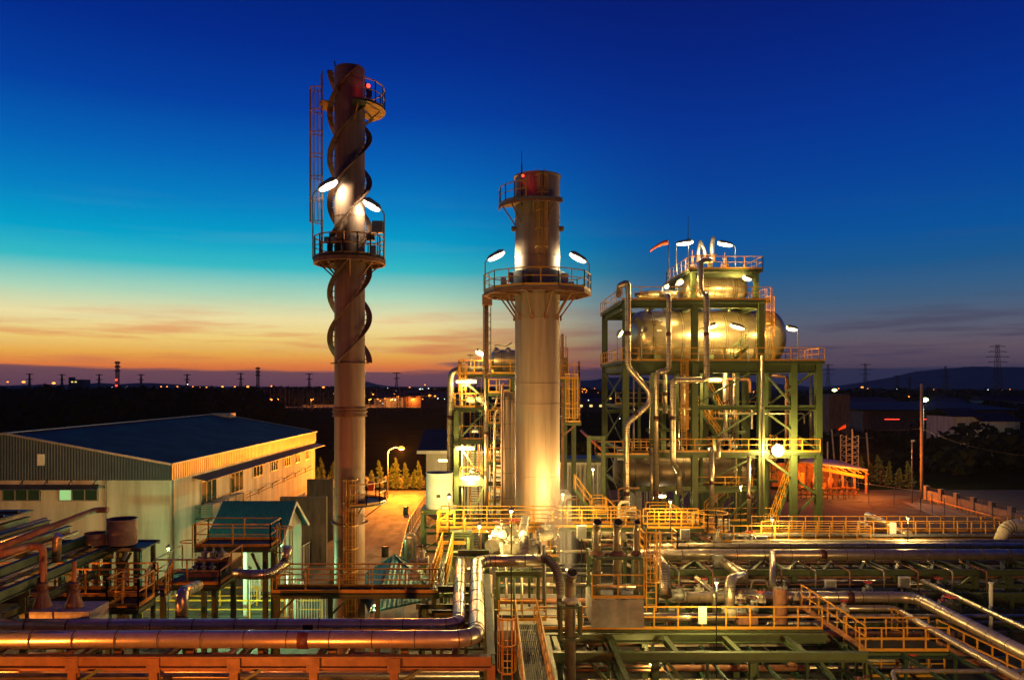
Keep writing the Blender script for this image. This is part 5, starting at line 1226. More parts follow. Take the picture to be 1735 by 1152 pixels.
# three mouthed vent skid on a concrete block
y = 36.0; xa, xb2 = PX(1003, y), PX(1091, y)
MB().box(xa, xb2, y, y + 2.4, PZ(1063, y), PZ(1016, y)).build('concrete_block', 'concrete', label='square concrete block under the three mouthed vent frame', cat='block')
t = thing('vent_stand', 'open steel frame around three vent pipes on a concrete block', 'steel frame', (xa, y, PZ(1016, y)))
z0, z1 = PZ(1015, y), PZ(946, y)
for x in (xa + .1, xb2 - .1):
    for yy in (y + .1, y + 2.2): MB().ibeam((x, yy, z0), (x, yy, z1), .16, .16, up=(0, 1, 0)).build('column', 'green_paint', t)
for z in (z0 + .1, z1): 
    for yy in (y + .1, y + 2.2): beam(t, (xa + .2, yy, z), (xb2 - .2, yy, z), .14, .12)
    for x in (xa + .1, xb2 - .1): beam(t, (x, y + .2, z), (x, y + 2.1, z), .14, .12)
q = rail_mb([(xa, y - .02, z0 + .05), (xb2, y - .02, z0 + .05)], sp=1.2); q.build('railing', 'yellow_paint', t)
for px, r, lbl in ((1011, .2, 'left dark mouthed vent pipe of three in the steel frame'), (1046, .21, 'middle dark mouthed vent pipe of three in the steel frame'), (1078, .14, 'right, thinner vent pipe of three in the steel frame')):
    x = PX(px, y + .8); yy = y + .8; t = thing('vent_pipe', lbl, 'vent pipe', (x, yy, z0)); zt = PZ(890, yy)
    MB().tube([(x, yy, z0), (x, yy, zt - .1), (x, yy - .3, zt + .22)], r, n=20, joint=1.4, bend=.2).build('cladding', 'cladding', t)
    dd = V(0, -.3, .32).normalized(); MB().lathe(V(x, yy - .3, zt + .22) - dd * .01, [(r * .88, 0), (r * .88, .02)], n=18, ax=dd).build('mouth', 'black_hole', t)
    MB().lathe((x, yy, z1), [(r * 1.9, 0), (r * 1.9, .06), (r * 1.2, .2)], n=18).build('collar', 'rust_steel', t)
pipe([(xa + .3, y + .6, PZ(999, y)), (xb2 - .3, y + .6, PZ(999, y))], .13, 'short bright header pipe inside the three vent frame', n=14)
t = thing('caged_ladder', 'orange ladder with open hoops right of the three vent frame', 'ladder', (xb2 + .4, y, 2)); cage_ladder(t, (xb2 + .45, y + .5), PZ(1040, y), PZ(935, y), (0, -1), hoop0=1.5, r=.38)
# steam
mb = MB(); pts = [(P(966, 968, 32.8), .25), (P(963, 945, 32.8), .6), (P(957, 915, 32.8), .95), (P(948, 880, 32.8), 1.15), (P(938, 840, 32.8), 1.2), (P(928, 800, 32.8), .9)]
vs = []; n = 18
for p, r in pts:
    for i in range(n): a = 2 * math.pi * i / n; vs.append(p + V(math.cos(a) * r, math.sin(a) * r, 0))
fs = [(k * n + i, k * n + (i + 1) % n, (k + 1) * n + (i + 1) % n, (k + 1) * n + i) for k in range(len(pts) - 1) for i in range(n)] + [tuple(reversed(range(n))), tuple((len(pts) - 1) * n + i for i in range(n))]
mb.add(vs, fs, True)
vm_ = bpy.data.materials.new('steam'); vm_.use_nodes = True; t_ = vm_.node_tree; t_.nodes.clear()
vo = t_.nodes.new('ShaderNodeOutputMaterial'); vp = t_.nodes.new('ShaderNodeVolumePrincipled'); tcn = t_.nodes.new('ShaderNodeTexCoord'); mpn = t_.nodes.new('ShaderNodeMapping'); nz = t_.nodes.new('ShaderNodeTexNoise'); mr = t_.nodes.new('ShaderNodeMapRange')
mpn.inputs['Scale'].default_value = (1.6, 1.6, .45); nz.inputs['Scale'].default_value = 1.3; nz.inputs['Detail'].default_value = 3
t_.links.new(tcn.outputs['Object'], mpn.inputs[0]); t_.links.new(mpn.outputs[0], nz.inputs['Vector']); t_.links.new(nz.outputs['Fac'], mr.inputs[0])
mr.inputs[1].default_value = .36; mr.inputs[2].default_value = .68; mr.inputs[3].default_value = 0.25; mr.inputs[4].default_value = 1.0
def mnode(op, a_, b_=None, clamp=False):
    q_ = t_.nodes.new('ShaderNodeMath'); q_.operation = op; q_.use_clamp = clamp
    for k_, v_ in enumerate((a_, b_)):
        if v_ is None: continue
        if isinstance(v_, (int, float)): q_.inputs[k_].default_value = v_
        else: t_.links.new(v_, q_.inputs[k_])
    return q_.outputs[0]
geo = t_.nodes.new('ShaderNodeNewGeometry'); sx = t_.nodes.new('ShaderNodeSeparateXYZ'); t_.links.new(geo.outputs['Position'], sx.inputs[0])
hz = mnode('SUBTRACT', sx.outputs[2], 6.05)
ddx = mnode('SUBTRACT', sx.outputs[0], mnode('ADD', mnode('MULTIPLY', hz, -.226), 3.43)); ddy = mnode('SUBTRACT', sx.outputs[1], 32.8)
rad_ = mnode('MINIMUM', mnode('ADD', mnode('MULTIPLY', hz, .36), .2), 1.1)
rr2 = mnode('DIVIDE', mnode('SQRT', mnode('ADD', mnode('MULTIPLY', ddx, ddx), mnode('MULTIPLY', ddy, ddy))), rad_)
fall = mnode('POWER', mnode('SUBTRACT', 1.0, rr2, True), 1.2); fade = mnode('SUBTRACT', 1.0, mnode('DIVIDE', hz, 4.3), True)
mul_ = mnode('MULTIPLY', mnode('MULTIPLY', mr.outputs[0], fall), fade)
t_.links.new(mnode('MULTIPLY', mul_, 5.0), vp.inputs['Density']); vp.inputs['Color'].default_value = (.9, .88, .85, 1); t_.links.new(vp.outputs[0], vo.inputs['Volume'])
st = mb.build('steam_plume', vm_, label='thin steam plume drifting up from the black mouthed vent', cat='steam', kind='stuff')
# steel grid of green beams
gr = thing('beam_grid', 'open grid of green steel beams across the bottom right', 'steel frame', (8, 35, 0))
beam(gr, (PX(925, 34.6), 34.6, 1.85), (PX(1470, 34.6), 34.6, 1.85), .42, .3); beam(gr, (PX(905, 37), 37, 1.9), (PX(1400, 37), 37, 1.9), .42, .3)
for px in (945, 1040, 1132, 1232, 1335): x = PX(px, 37); beam(gr, (x - .15, 34.78, 1.88), (x - .2, 36.82, 1.88), .36, .24)
for px, px2 in ((926, 960), (1030, 1085)): beam(gr, (PX(px, 36.8) , 36.7, 1.95), (PX(px, 36.8) - .1, 28, 1.95), .36, .24)
for px in (958, 1110, 1275, 1470): col(gr, PX(px, 34.6), 34.6, 0, 1.6, .3); col(gr, PX(px, 34.6), 37, 0, 1.65, .3)
for px in (1000, 1130, 1390): brace(gr, (PX(px, 34.6), 34.6, 1.6), (PX(px + 45, 34.6), 34.6, .2), .14)
hw = thing('walkway', 'long orange railed catwalk over the green beam grid', 'walkway', (6, 37.6, 0))
deck(hw, PX(905, 37.6), PX(1392, 37.6), 37.55, 38.3, 2.14, 'f', sp=1.17)
MB().box(PX(1183, 37.5), PX(1197, 37.5), 37.45, 37.5, PZ(1056, 37.5), PZ(1027, 37.5)).build('sign_plate', 'white_paint', hw)
w5 = thing('stair_platform', 'orange railed landing and stairs at the lower right', 'platform', (17, 36, 0))
deck(w5, PX(1456, 36), PX(1606, 36), 36, 37.6, 1.6, 'fb', sp=1.0)
stair(w5, (PX(1458, 36.8), 36.3, 1.6), (PX(1372, 38.2), 38.2, 2.8), 1.0, (0, 1, 0), m='rust_steel')
stair(w5, (PX(1760, 33.2), 33.2, .75), (PX(1608, 36.3), 36.3, 1.6), 1.0, (0, 1, 0), m='rust_steel')
q = rail_mb([(PX(1545, 37.6), 38.4, 1.6), (PX(1525, 38.4), 39.2, 1.6)], sp=.5); q.build('curved_railing', 'yellow_paint', w5)
t = thing('guard_rail', 'orange guard rails on the ground below the lower right landing', 'guard rail', (17, 36.8, 0))
rail_mb([(PX(1466, 37), 37, 0), (PX(1600, 37), 37, 0)], sp=.7, h=1.2, mb=(q := MB())); rail_mb([(PX(1466, 37), 37, 0), (PX(1480, 40), 40, 0)], sp=.7, h=1.2, mb=q); q.build('rail', 'yellow_paint', t)

# ------------------------------------------------------------------ right foreground racks
rr = thing('pipe_rack', 'long green pipe rack with lattice bays across the right foreground', 'pipe rack', (20, 44, 0))
for y, z in ((43.4, 3.5), (47.4, 3.5), (43.4, 2.0), (51.8, 3.3)): beam(rr, (PX(1095 if z > 3 else 1500, y), y, z), (PX(1850, y), y, z), .36, .26)
for px in (1110, 1205, 1345, 1520, 1597, 1652, 1709, 1790): 
    x = PX(px, 43.4)
    for y in (43.4, 47.4): col(rr, x, y, 0, 3.3, .28)
    beam(rr, (x, 43.6, 3.3), (x, 47.2, 3.3), .25, .2); beam(rr, (x, 43.6, 1.6), (x, 47.2, 1.6), .25, .2)
for a, b in ((1600, 1652), (1652, 1709), (1709, 1790)):
    xa_, xb_ = PX(a, 43.4) + .15, PX(b, 43.4) - .15
    brace(rr, (xa_, 43.4, 2.2), (xb_, 43.4, 3.3), .14); brace(rr, (xa_, 43.4, .3), (xb_, 43.4, 1.8), .14)
for px in range(1150, 1800, 62): brace(rr, (PX(px, 43.4), 43.8, 3.4), (PX(px, 43.4) + 2.0, 47, 3.4), .16)
pipe([(PX(1085, 45), 45, 4.15), (PX(1880, 45), 45, 4.15)], .32, 'thick bright steel pipe on top of the right hand rack', joint=1.6, bands=[(P(1393, 939, 45), ex)], n=28)
pipe([(PX(1100, 48), 48, 4.05), (PX(1880, 48), 48, 4.05)], .17, 'medium pipe behind the thick bright pipe on the right rack', joint=1.6, n=16)
for i in range(7):
    y = 48.6 + i * .42; pipe([(PX(1240 + 12 * (i % 3), y), y, 3.75 + .05 * (i % 2)), (PX(1860, y), y, 3.75 + .05 * (i % 2))], (.09, .06, .11)[i % 3], 'slim yellow lit pipe in the row behind the thick right pipe', joint=None, m=('cladding', 'insulation')[i % 2], group='slim pipes behind the thick right pipe', n=10)
rnd = random.Random(5)
for i in range(12):
    y = 39.2 + i * .95; z = rnd.choice((.5, .9, 1.3, 1.7, 2.3)); pipe([(PX(1110 + rnd.uniform(-10, 90), y), y, z), (PX(1880, y), y, z)], rnd.choice((.07, .1, .14)), 'half hidden pipe crossing low inside the right hand rack', joint=None, m=rnd.choice(('cladding', 'green_paint', 'dark_steel', 'rust_steel')), group='low pipes inside the right rack', n=10)
for i in range(9):
    y = 37.6 + i * 1.2; z = rnd.choice((2.5, 3.0, 3.6, 2.1)) - (0.6 if y < 40 else 0); pipe([(.4, y + 1.2, z), (PX(1000 + 25 * (i % 3), y), y + 1.2, z)], rnd.choice((.08, .12, .16)), 'half hidden pipe crossing behind the grey concrete slab', joint=None, m=rnd.choice(('cladding', 'dark_steel', 'rust_steel')), group='pipes behind the concrete slab', n=10)
pipe([(PX(1142, 40), 40, 3.05), (22.1, 40, 3.05), (21.9, 22, 3.05)], .28, 'thick dull pipe turning toward the viewer at the far right', joint=1.3, bands=[(P(1439, 1011, 40), ex)], n=26, bend=1.0)
pipe([(PX(1330, 39.7), 39.7, 2.55), (20.9, 39.7, 2.55), (20.7, 22, 2.55)], .17, 'thinner pipe turning toward the viewer beside the thick one', joint=1.3, n=18)
pipe([(23.4, 41.5, 3.5), (23.2, 30, 3.5), (23.2, 22, 3.5)], .11, 'slender pipe running toward the viewer above the thick right pipe', joint=1.5, n=12)
pipe([(24.6, 41.5, 2.9), (24.6, 22, 2.9)], .13, 'slender lower pipe running toward the viewer at the right edge', joint=1.5, n=12)
pipe([(PX(1086, 38.3), 38.3, 2.5), (PX(1232, 38.3), 38.3, 2.5)], .22, 'copper lit pipe behind the catwalk rail, right of the concrete block', joint=1.2, n=20)
pipe([(PX(1298, 38.8), 38.8, 1.95), (PX(1400, 38.8), 38.8, 1.95)], .16, 'pale striped pipe lying under the upright brown vessel', joint=.3, n=16, m='insulation')
pipe([P(1090, 942, 44), P(1112, 942, 44), P(1127, 965, 41.5), P(1127, 1011, 40.6)], .3, 'fat elbow pipe dropping right of the three vent frame', joint=.4, bend=.9, n=24)
pipe([P(1216, 946, 45), P(1262, 976, 41.5), P(1237, 980, 39.8), P(1236, 1042, 39.2)], .27, 'fat zigzag pipe dropping from the thick right pipe', joint=.9, bend=.6, n=24)
MB().box(PX(1209, 44.3), PX(1224, 44.3), 44.1, 44.5, PZ(962, 44.3), PZ(940, 44.3)).build('clamp_box', 'grey_steel', label='steel clamp box where the zigzag pipe leaves the thick pipe', cat='clamp')
MB().lathe(P(1236, 1040, 39.1), [(.42, -.2), (.42, .35), (.36, .36)], n=20).build('pipe_collar', 'insulation', label='pale round collar at the foot of the zigzag pipe', cat='collar')
pipe([P(1179, 978, 41), P(1203, 997, 40), P(1210, 1005, 39.6), P(1211, 1045, 39.6)], .12, 'grey bent pipe left of the zigzag pipe', n=14)
pipe([P(1309, 935, 44.5), P(1309, 993, 41)], .16, 'straight upright pipe above the brown upright vessel', n=14)
t = thing('knockout_vessel', 'brown upright cylindrical vessel behind the catwalk rail', 'vessel', P(1322, 1055, 38.9))
MB().lathe(P(1322, 1058, 38.9), [(.3, 0), (.35, .05), (.35, 1.75), (.3, 1.85), (.12, 1.9)], n=28).build('shell', 'rust_steel', t)
q = MB()
for k in range(10): a = k * .628; q.box(P(1322, 0, 38.9).x + math.cos(a) * .3 - .025, P(1322, 0, 38.9).x + math.cos(a) * .3 + .025, 38.9 + math.sin(a) * .3 - .025, 38.9 + math.sin(a) * .3 + .025, PZ(1058, 38.9) + 1.84, PZ(1058, 38.9) + 1.9)
q.build('lid_bolts', 'grey_steel', t)
MB().lathe(P(1679, 1068, 38), [(.09, 0), (.09, 2.3), (.12, 2.32), (.12, 2.4)], n=12).build('white_post', 'white_paint', label='slim pale upright post in front of the green lattice bays', cat='post')
MB().lathe(P(921.5, 1018, 36), [(.075, 0), (.075, 2.55), (.1, 2.57), (.1, 2.62)], n=12).build('lamp_post', 'grey_steel', label='slim grey post rising from the bare concrete slab', cat='post')
valve(P(1611, 1032, 38), .25, 'dark control valve sitting on the slender right hand pipe', h=.7, m='dark_steel')
valve(P(1150, 1008, 39.5), .2, 'small valve where the fat elbow meets the dull pipe', h=.5)
for px, py, y in ((1255, 1035, 38.8), (1275, 1030, 38.6)): valve(P(px, py, y), .16, 'small valve in the pair right of the zigzag pipe foot', h=.6, group='valve pair by the zigzag pipe')
MB().box(PX(1250, 38.5), PX(1282, 38.5), 38.3, 38.9, PZ(1062, 38.5), PZ(1040, 38.5)).build('junction_box', 'rust_steel', label='red brown junction box behind the catwalk rail', cat='box')
# upper right deck with double rails
rd = thing('walkway', 'wide orange railed deck in front of the dark road, right side', 'walkway', (25, 53, 0))
deck(rd, PX(1290, 53), PX(1860, 53), 53, 55, 3.62, 'fb', sp=.95, edge='yellow_paint')
for px in range(1300, 1800, 70): col(rd, PX(px, 53.2), 53.2, 0, 3.35, .2)
q = rail_mb([(PX(1235, 50), 51.9, 3.5), (PX(1500, 50), 51.9, 3.5)], sp=.9); q.build('railing', 'yellow_paint', rd)
MB().box(PX(1507, 52.9), PX(1518, 52.9), 52.85, 52.9, PZ(905, 53), PZ(884, 53)).build('sign_plate', 'white_paint', rd)
pipe([(PX(1860, 51.9), 51.6, 4.65), (PX(1700, 51.9), 51.6, 4.65), (PX(1690, 51.9), 51.6, 3.6)], .42, 'fat pale pipe end bending down at the right edge rail', joint=.8, bend=.7, n=24, m='insulation')
pipe([P(1470, 872, 60), P(1540, 905, 52.5)], .25, 'pale pipe slanting down behind the right hand deck rail', n=18)
for px, py in ((1455, 882), (1466, 870)): pipe([P(px, py + 25, 56), P(px, py, 56), P(px + 14, py + 6, 55)], .08, 'thin hooked pipe sticking up behind the right hand rail', n=10, joint=None, group='hooked pipes behind the right rail', m='white_paint')
# busy centre right between catwalks: orange rails, trays and lagged pipes
cd = thing('walkway', 'cluster of orange railed platforms behind the three vent frame', 'walkway', (8, 48, 0))
deck(cd, PX(936, 49), PX(1085, 49), 49, 50.4, PZ(893, 49), 'fb', sp=1.0); deck(cd, PX(1090, 47), PX(1145, 47), 46.6, 48, PZ(930, 47), 'flr', sp=1.0)
deck(cd, PX(1095, 52), PX(1190, 52), 51.6, 53, PZ(893, 52), 'fb', sp=.8)
rail_mb(arc_pts((PX(1213, 52), 53, PZ(902, 52)), 1.1, 0, 2 * math.pi, 12), h=1.2, sp=3, mb=(q := MB())); q.build('round_railing', 'yellow_paint', cd)
deck(cd, PX(915, 45), PX(946, 45), 44.2, 45.4, PZ(938, 45), 'flr', sp=.7)
for px in (940, 1000, 1060, 1110, 1150, 1185): col(cd, PX(px, 50), 50.2, 0, 3.9, .2)
rnd = random.Random(21)
for i in range(16):
    px = rnd.uniform(960, 1280); y = rnd.uniform(47, 56); z = rnd.uniform(1.6, 3.6); L = rnd.uniform(2, 7)
    d = V(1, 0, 0) if i % 3 else V(-.25, 1, .0); p = V(PX(px, y), y, z); r = rnd.choice((.08, .12, .2, .26))
    pts_ = [p, p + d * L] if i % 2 else [p, p + d * L, p + d * L + V(0, 0, rnd.uniform(.6, 1.4))]
    pipe(pts_, r, 'lagged pipe in the tangle between the vent frame and boiler frame', joint=.7, m=rnd.choice(('cladding', 'insulation', 'insulation', 'rust_steel')), group='pipe tangle before the boiler frame', n=14)
for i in range(14):
    px = rnd.uniform(960, 1290); y = rnd.uniform(47, 57); valve((PX(px, y), y, rnd.uniform(2.4, 4.0)), rnd.uniform(.16, .26), 'small flanged valve in the tangle before the boiler frame', rnd.choice(((1, 0, 0), (0, 1, 0))), h=rnd.uniform(.5, 1.0), group='valves in the tangle before the boiler frame', m=rnd.choice(('insulation', 'grey_steel', 'rust_steel')))
# lagged valves and pipes just under the yellow platform
for i, (px, py, y, r, lbl) in enumerate(((850, 905, 42, .35, 'fat lagged valve under the left part of the yellow platform'), (865, 930, 40, .32, 'yellow wrapped lagged valve on the cream pipe'), (870, 903, 42.5, .25, 'small lagged valve under the middle of the yellow platform'), (902, 930, 39, .28, 'lagged valve right of the cream elbow'), (836, 922, 41, .28, 'lagged valve at the left end of the cream pipe'), (925, 905, 42, .3, 'lagged valve below the right end of the yellow platform'))):
    valve(P(px, py, y), r, lbl, (1, .2, .1) if i % 2 else (.3, 1, 0), h=.8, m='insulation', wheel=i % 2 == 0)
pipe([P(889, 948, 36), P(889, 920, 36.5), P(886, 900, 38), P(890, 880, 41)], .24, 'cream lagged elbow pipe rising to the yellow platform', m='insulation', joint=.3, n=18)
pipe([P(845, 915, 42), P(880, 917, 41), P(905, 925, 40)], .26, 'short fat cream pipe below the yellow platform', m='insulation', joint=.5, n=18)
for i in range(8):
    px = 832 + i * 13; y = 40 + (i % 3); pipe([(PX(px, y), y, .5), (PX(px, y), y, 4.2 + .4 * (i % 2))], .07, 'thin upright pipe under the yellow platform', joint=None, group='thin uprights under the yellow platform', n=8, m=('cladding', 'green_paint')[i % 2])
t = thing('pipe_rack', 'low green support frame with rail behind the bare concrete slab', 'pipe rack', (1, 43, 0))
beam(t, (PX(840, 38.5), 38.5, PZ(972, 38.5)), (PX(925, 38.5), 38.5, PZ(972, 38.5)), .3, .22)
for px in (842, 912): col(t, PX(px, 38.5), 38.5, 2.02, PZ(976, 38.5), .16)
rail_mb([(PX(845, 38.2), 38.2, 2.15 + .2), (PX(925, 38.2), 38.2, 2.15 + .2)], h=1.0, sp=1.1, mb=(q := MB())); q.build('railing', 'yellow_paint', t)
# left dark sheds below the walkways
MB().box(-19, -13.8, 32.5, 34, 0, 2.5).build('tank_bund', 'dark_concrete', label='dark concrete bund below the left walkway', cat='bund')
for i, (px, y, h) in enumerate(((500, 46, 2.6), (512, 46.5, 2.2), (487, 45.5, 2.8))):
    pipe([(PX(px, y), y, 0), (PX(px, y), y, h)], .09, 'pale green lit standpipe in the yard left of the spiral chimney', joint=None, group='standpipes in the yard', m='white_paint', n=10)
for i, (px, py) in enumerate(((716, 920), (703, 945))): valve(P(px, py + 30, 37.5), .2, ('upper small valve left of the narrow gangway', 'lower small valve left of the narrow gangway')[i], h=.8, m='insulation')

# ------------------------------------------------------------------ lamps added to stand in for the works' own lighting, low among the pipes or out of frame
def stand_in_lamp(x, y, z, label, m, lc, power, rad=.3, arm=(0, 0), group=None, shade=.15):
    t = thing('lamp_post', label, 'lamp', (x, y, 0), group)
    MB().tube([(x, y, 0), (x, y, z + .1), (x + arm[0] * .6, y + arm[1] * .6, z + .2), (x + arm[0], y + arm[1], z + .12)], .03, n=8, bend=.2).build('pole', 'dark_steel', t)
    c = V(x + arm[0], y + arm[1], z)
    MB().lathe(c, [(.1, .12), (shade - .01, .02), (shade, .0)], n=16).build('lamp_shade', 'grey_steel', t)  # wide shades are added to keep light off the chimney tops
    MB().lathe(c, [(.03, -.12), (.08, -.08), (.09, 0)], n=12).build('bulb', m, t)
    light(t, c - V(0, 0, .28 if shade < .3 else .2), lc, power, .1)
    return t
# (x, y, z, power) of each stand-in lamp
stand_in_lamp(-9, 12.5, 3.6, 'sodium lamp low in front of the big insulated pipes', 'lamp_sodium', (1, .24, .03), 13000, shade=.6)  # its broad shade is added to cut light going upward
stand_in_lamp(-20.5, 22, 5.0, 'added sodium lamp near the far left pipe trough', 'lamp_sodium', (1, .28, .035), 5500)  # added out of view to light the left walkways
stand_in_lamp(5, 5, 9.5, 'unseen sodium lamp close beside the viewpoint, hood added to cut its light', 'lamp_sodium', (1, .33, .09), 11500, shade=.75)  # hood shaped to stop orange light reaching the chimney tops
stand_in_lamp(14, 27, 6.5, 'sodium lamp over the lower right landing', 'lamp_sodium', SOD, 700) if False else None
stand_in_lamp(16, 22, 6.0, 'added yellow lamp before the green beam grid', 'lamp_yellow', YEL, 6500)  # added out of view to brighten the beam grid
stand_in_lamp(-27, 36, 7.5, 'sodium lamp beyond the left edge facing the cream hall', 'lamp_sodium', (1, .40, .10), 5200)
stand_in_lamp(PX(425, 44), 43.5, 3.6, 'green white lamp over the fenced yard', 'lamp_green', GRN, 1500, arm=(0, .3))
stand_in_lamp(PX(285, 43), 43, 5.0, 'green white lamp before the corner of the cream hall', 'lamp_green', (.55, 1, .25), 900)
stand_in_lamp(PX(812, 41), 41.0, 6.6, 'added yellow white lamp above the lagged valves', 'lamp_white', (1, .68, .2), 1900)  # added to brighten the area under the yellow platform
stand_in_lamp(PX(1003, 53), 52.5, 8.4, 'added yellow lamp on the access stair right of the plain chimney', 'lamp_white', (1, .66, .22), 1500)  # added to brighten the plain chimney's right side
stand_in_lamp(PX(762, 45), 44.3, 7.7, 'yellow lamp before the pale open topped tank', 'lamp_white', (1, .72, .2), 1300)
stand_in_lamp(PX(866, 37.5), 37.3, 8.0, 'added yellow lamp over the cream horizontal pipe', 'lamp_white', (1, .7, .22), 900)  # added to light the cream pipe from above
stand_in_lamp(10.6, 35.9, 4.9, 'added yellow lamp over the far edge of the green beam grid', 'lamp_yellow', (1, .74, .22), 1300)  # added to brighten the tops of the grid beams
stand_in_lamp(PX(1310, 51), 51.2, 5.2, 'added yellow lamp over the left end of the slim pipe row', 'lamp_yellow', YEL, 900)  # added to brighten this end of the slim pipes
stand_in_lamp(PX(955, 47), 47.5, 7.4, 'added yellow white lamp right of the yellow platform', 'lamp_yellow', YEL, 3000)  # added for the bright area round the platform
stand_in_lamp(PX(1255, 58), 58, 6.5, 'added yellow lamp over the pipes before the boiler frame', 'lamp_yellow', (1, .55, .14), 1500)  # added to light the pipes and the frame's front
stand_in_lamp(PX(1130, 52), 51, 6.4, 'added yellow lamp over the pipe tangle', 'lamp_yellow', (1, .6, .16), 1200)  # added to light the tangled pipes
stand_in_lamp(PX(975, 36), 39.8, 4.6, 'added yellow lamp among the pipes behind the steaming vent', 'lamp_yellow', YEL, 700)  # added low among the pipes as extra light
stand_in_lamp(PX(1100, 36), 35.6, 1.2, 'pale lamp under the green beam grid', 'lamp_yellow', YEL, 300)
stand_in_lamp(PX(1560, 49), 50.5, 5.4, 'added orange lamp over the slim pipe row on the right', 'lamp_sodium', (1, .6, .2), 1000)  # added to light the slim pipes from above
stand_in_lamp(PX(640, 39), 38.2, 3.2, 'added dim yellow lamp under the walkway by the hipped shelter', 'lamp_yellow', YEL, 200)  # added as weak extra light below the walkway

# ------------------------------------------------------------------ road side, right and far country
def street_lamp(px, py, Y, label, m='lamp_sodium', lc=SOD, power=0, r=.3, foot=0, arm=1.0, group=None, pr=.08):
    c = P(px, py, Y); t = thing('street_lamp', label, 'street lamp', (c.x - arm, Y, foot), group)
    MB().tube([(c.x - arm, Y, foot), (c.x - arm, Y, c.z - .3), (c.x - arm * .6, Y, c.z + .1), (c.x, Y, c.z + .12)], pr, n=8, bend=.5).build('pole', 'grey_steel', t)
    MB().lathe(c - V(0, 0, r * .6), [(r * .3, 0), (r, r * .4), (r, r * .8), (r * .3, r * 1.2)], n=12).build('lamp_head', m, t)
    if power: light(t, c - V(0, .3, .5), lc, power, .12)
    return t
street_lamp(680, 759, 96, 'orange street lamp blazing over the lane behind the spiral finned chimney', lc=(1, .26, .015), power=44000, r=.42, arm=1.7)
street_lamp(652, 800, 80, 'orange lamp beside the concrete walls', power=0, r=.1) if False else None
street_lamp(1567, 677, 98, 'yellow green lamp on top of the tall concrete pole at right', m='lamp_green', lc=(1, .9, .4), power=2500, r=.42, arm=.35, pr=.16)
street_lamp(1547, 747, 92, 'slim unlit lamp post left of the tall concrete pole', m='white_paint', power=0, r=.2, arm=.1, pr=.07)
# boundary wall with pillars and the yellow pipe at its foot
t = thing('perimeter_wall', 'low pale perimeter wall with square pillars running down the right side', 'wall', (48, 88, 0))
a, b = V(PX(1570, 95), 95, 0), V(PX(1790, 72), 72, 0)
m = MB(); m.bar(a + V(0, 0, .6), b + V(0, 0, .6), .2, 1.2); m.build('wall_panel', 'concrete', t)
for k in range(8): p = a.lerp(b, k / 7); MB().box(p.x - .22, p.x + .22, p.y - .3, p.y + .3, 0, 1.75).build('pillar', 'concrete', t)
m = MB()
for k in range(60): p = a.lerp(b, (k + .5) / 60); m.bar(p + V(0, 0, 1.1), p + V(0, 0, 1.6), .03, .03)
m.bar(a + V(0, 0, 1.6), b + V(0, 0, 1.6), .05, .05); m.build('wall_railing', 'dark_steel', t)
t = thing('yellow_pipe', 'thin yellow pipe on stubs along the foot of the right perimeter wall', 'pipe', a - V(1, 3, 0))
m = MB(); o = V(-1.2, -3, .5); m.tube([a + o, b + o], .08, n=8)
for k in range(16): p = a.lerp(b, k / 15) + o; m.bar(V(p.x, p.y, 0), p, .08, .08)
m.build('tube', 'yellow_paint', t)
fence('thin wire fence across the orange lit ground at right', [(PX(1395, 98), 98, 0), (PX(1560, 86), 86, 0), (PX(1600, 80), 80, 0)], 2.4, 3, 'grey_steel', r=.022)
def pole(px, py0, py1, Y, lean, label, r=.13, group=None, arms=True):
    p, q = P(px, py0, Y), P(px + lean, py1, Y); t = thing('utility_pole', label, 'utility pole', (p.x, Y, 0), group)
    m = MB(); m.tube([(p.x, Y, 0), q], r, n=8); m.build('pole', 'concrete', t)
    if arms: m = MB(); m.bar(q - V(1, 0, .8), q + V(1, 0, -.8), .1, .12); [m.lathe(q + V(dx, 0, -.7), [(.07, 0), (.1, .1), (.03, .25)], n=6) for dx in (-.9, 0, .9)]; m.build('crossarm', 'dark_steel', t)
    return q
pole(1562, 855, 650, 97, 0, 'tall straight concrete pole carrying the yellow green lamp', r=.22, arms=False)
q1 = pole(1416, 800, 727, 118, -7, 'leaning utility pole left of the lattice tower'); q2 = pole(1474, 798, 733, 118, -6, 'leaning utility pole right of the lattice tower')
pole(1402, 800, 748, 115, 0, 'short orange lit pole beside the boiler frame', arms=False, r=.12)
for i, (a_, b_) in enumerate(((P(1380, 706, 118), P(1560, 726, 97)), (P(1560, 726, 97), P(1800, 775, 80)), (P(1530, 640, 97 * 1.3), P(1820, 690, 97)), (q1, q2))):
    m = MB(); pts = [a_.lerp(b_, k / 10) - V(0, 0, .9 * (1 - (2 * k / 10 - 1) ** 2)) for k in range(11)]; m.tube(pts, .016, n=5, bend=.01)
    m.build('power_cable', 'dark_steel', label=('power cable from the boiler frame to the tall concrete pole', 'power cable from the tall concrete pole to the right edge', 'upper power cable high over the dark thicket', 'short power cable between the two leaning poles')[i], cat='cable')
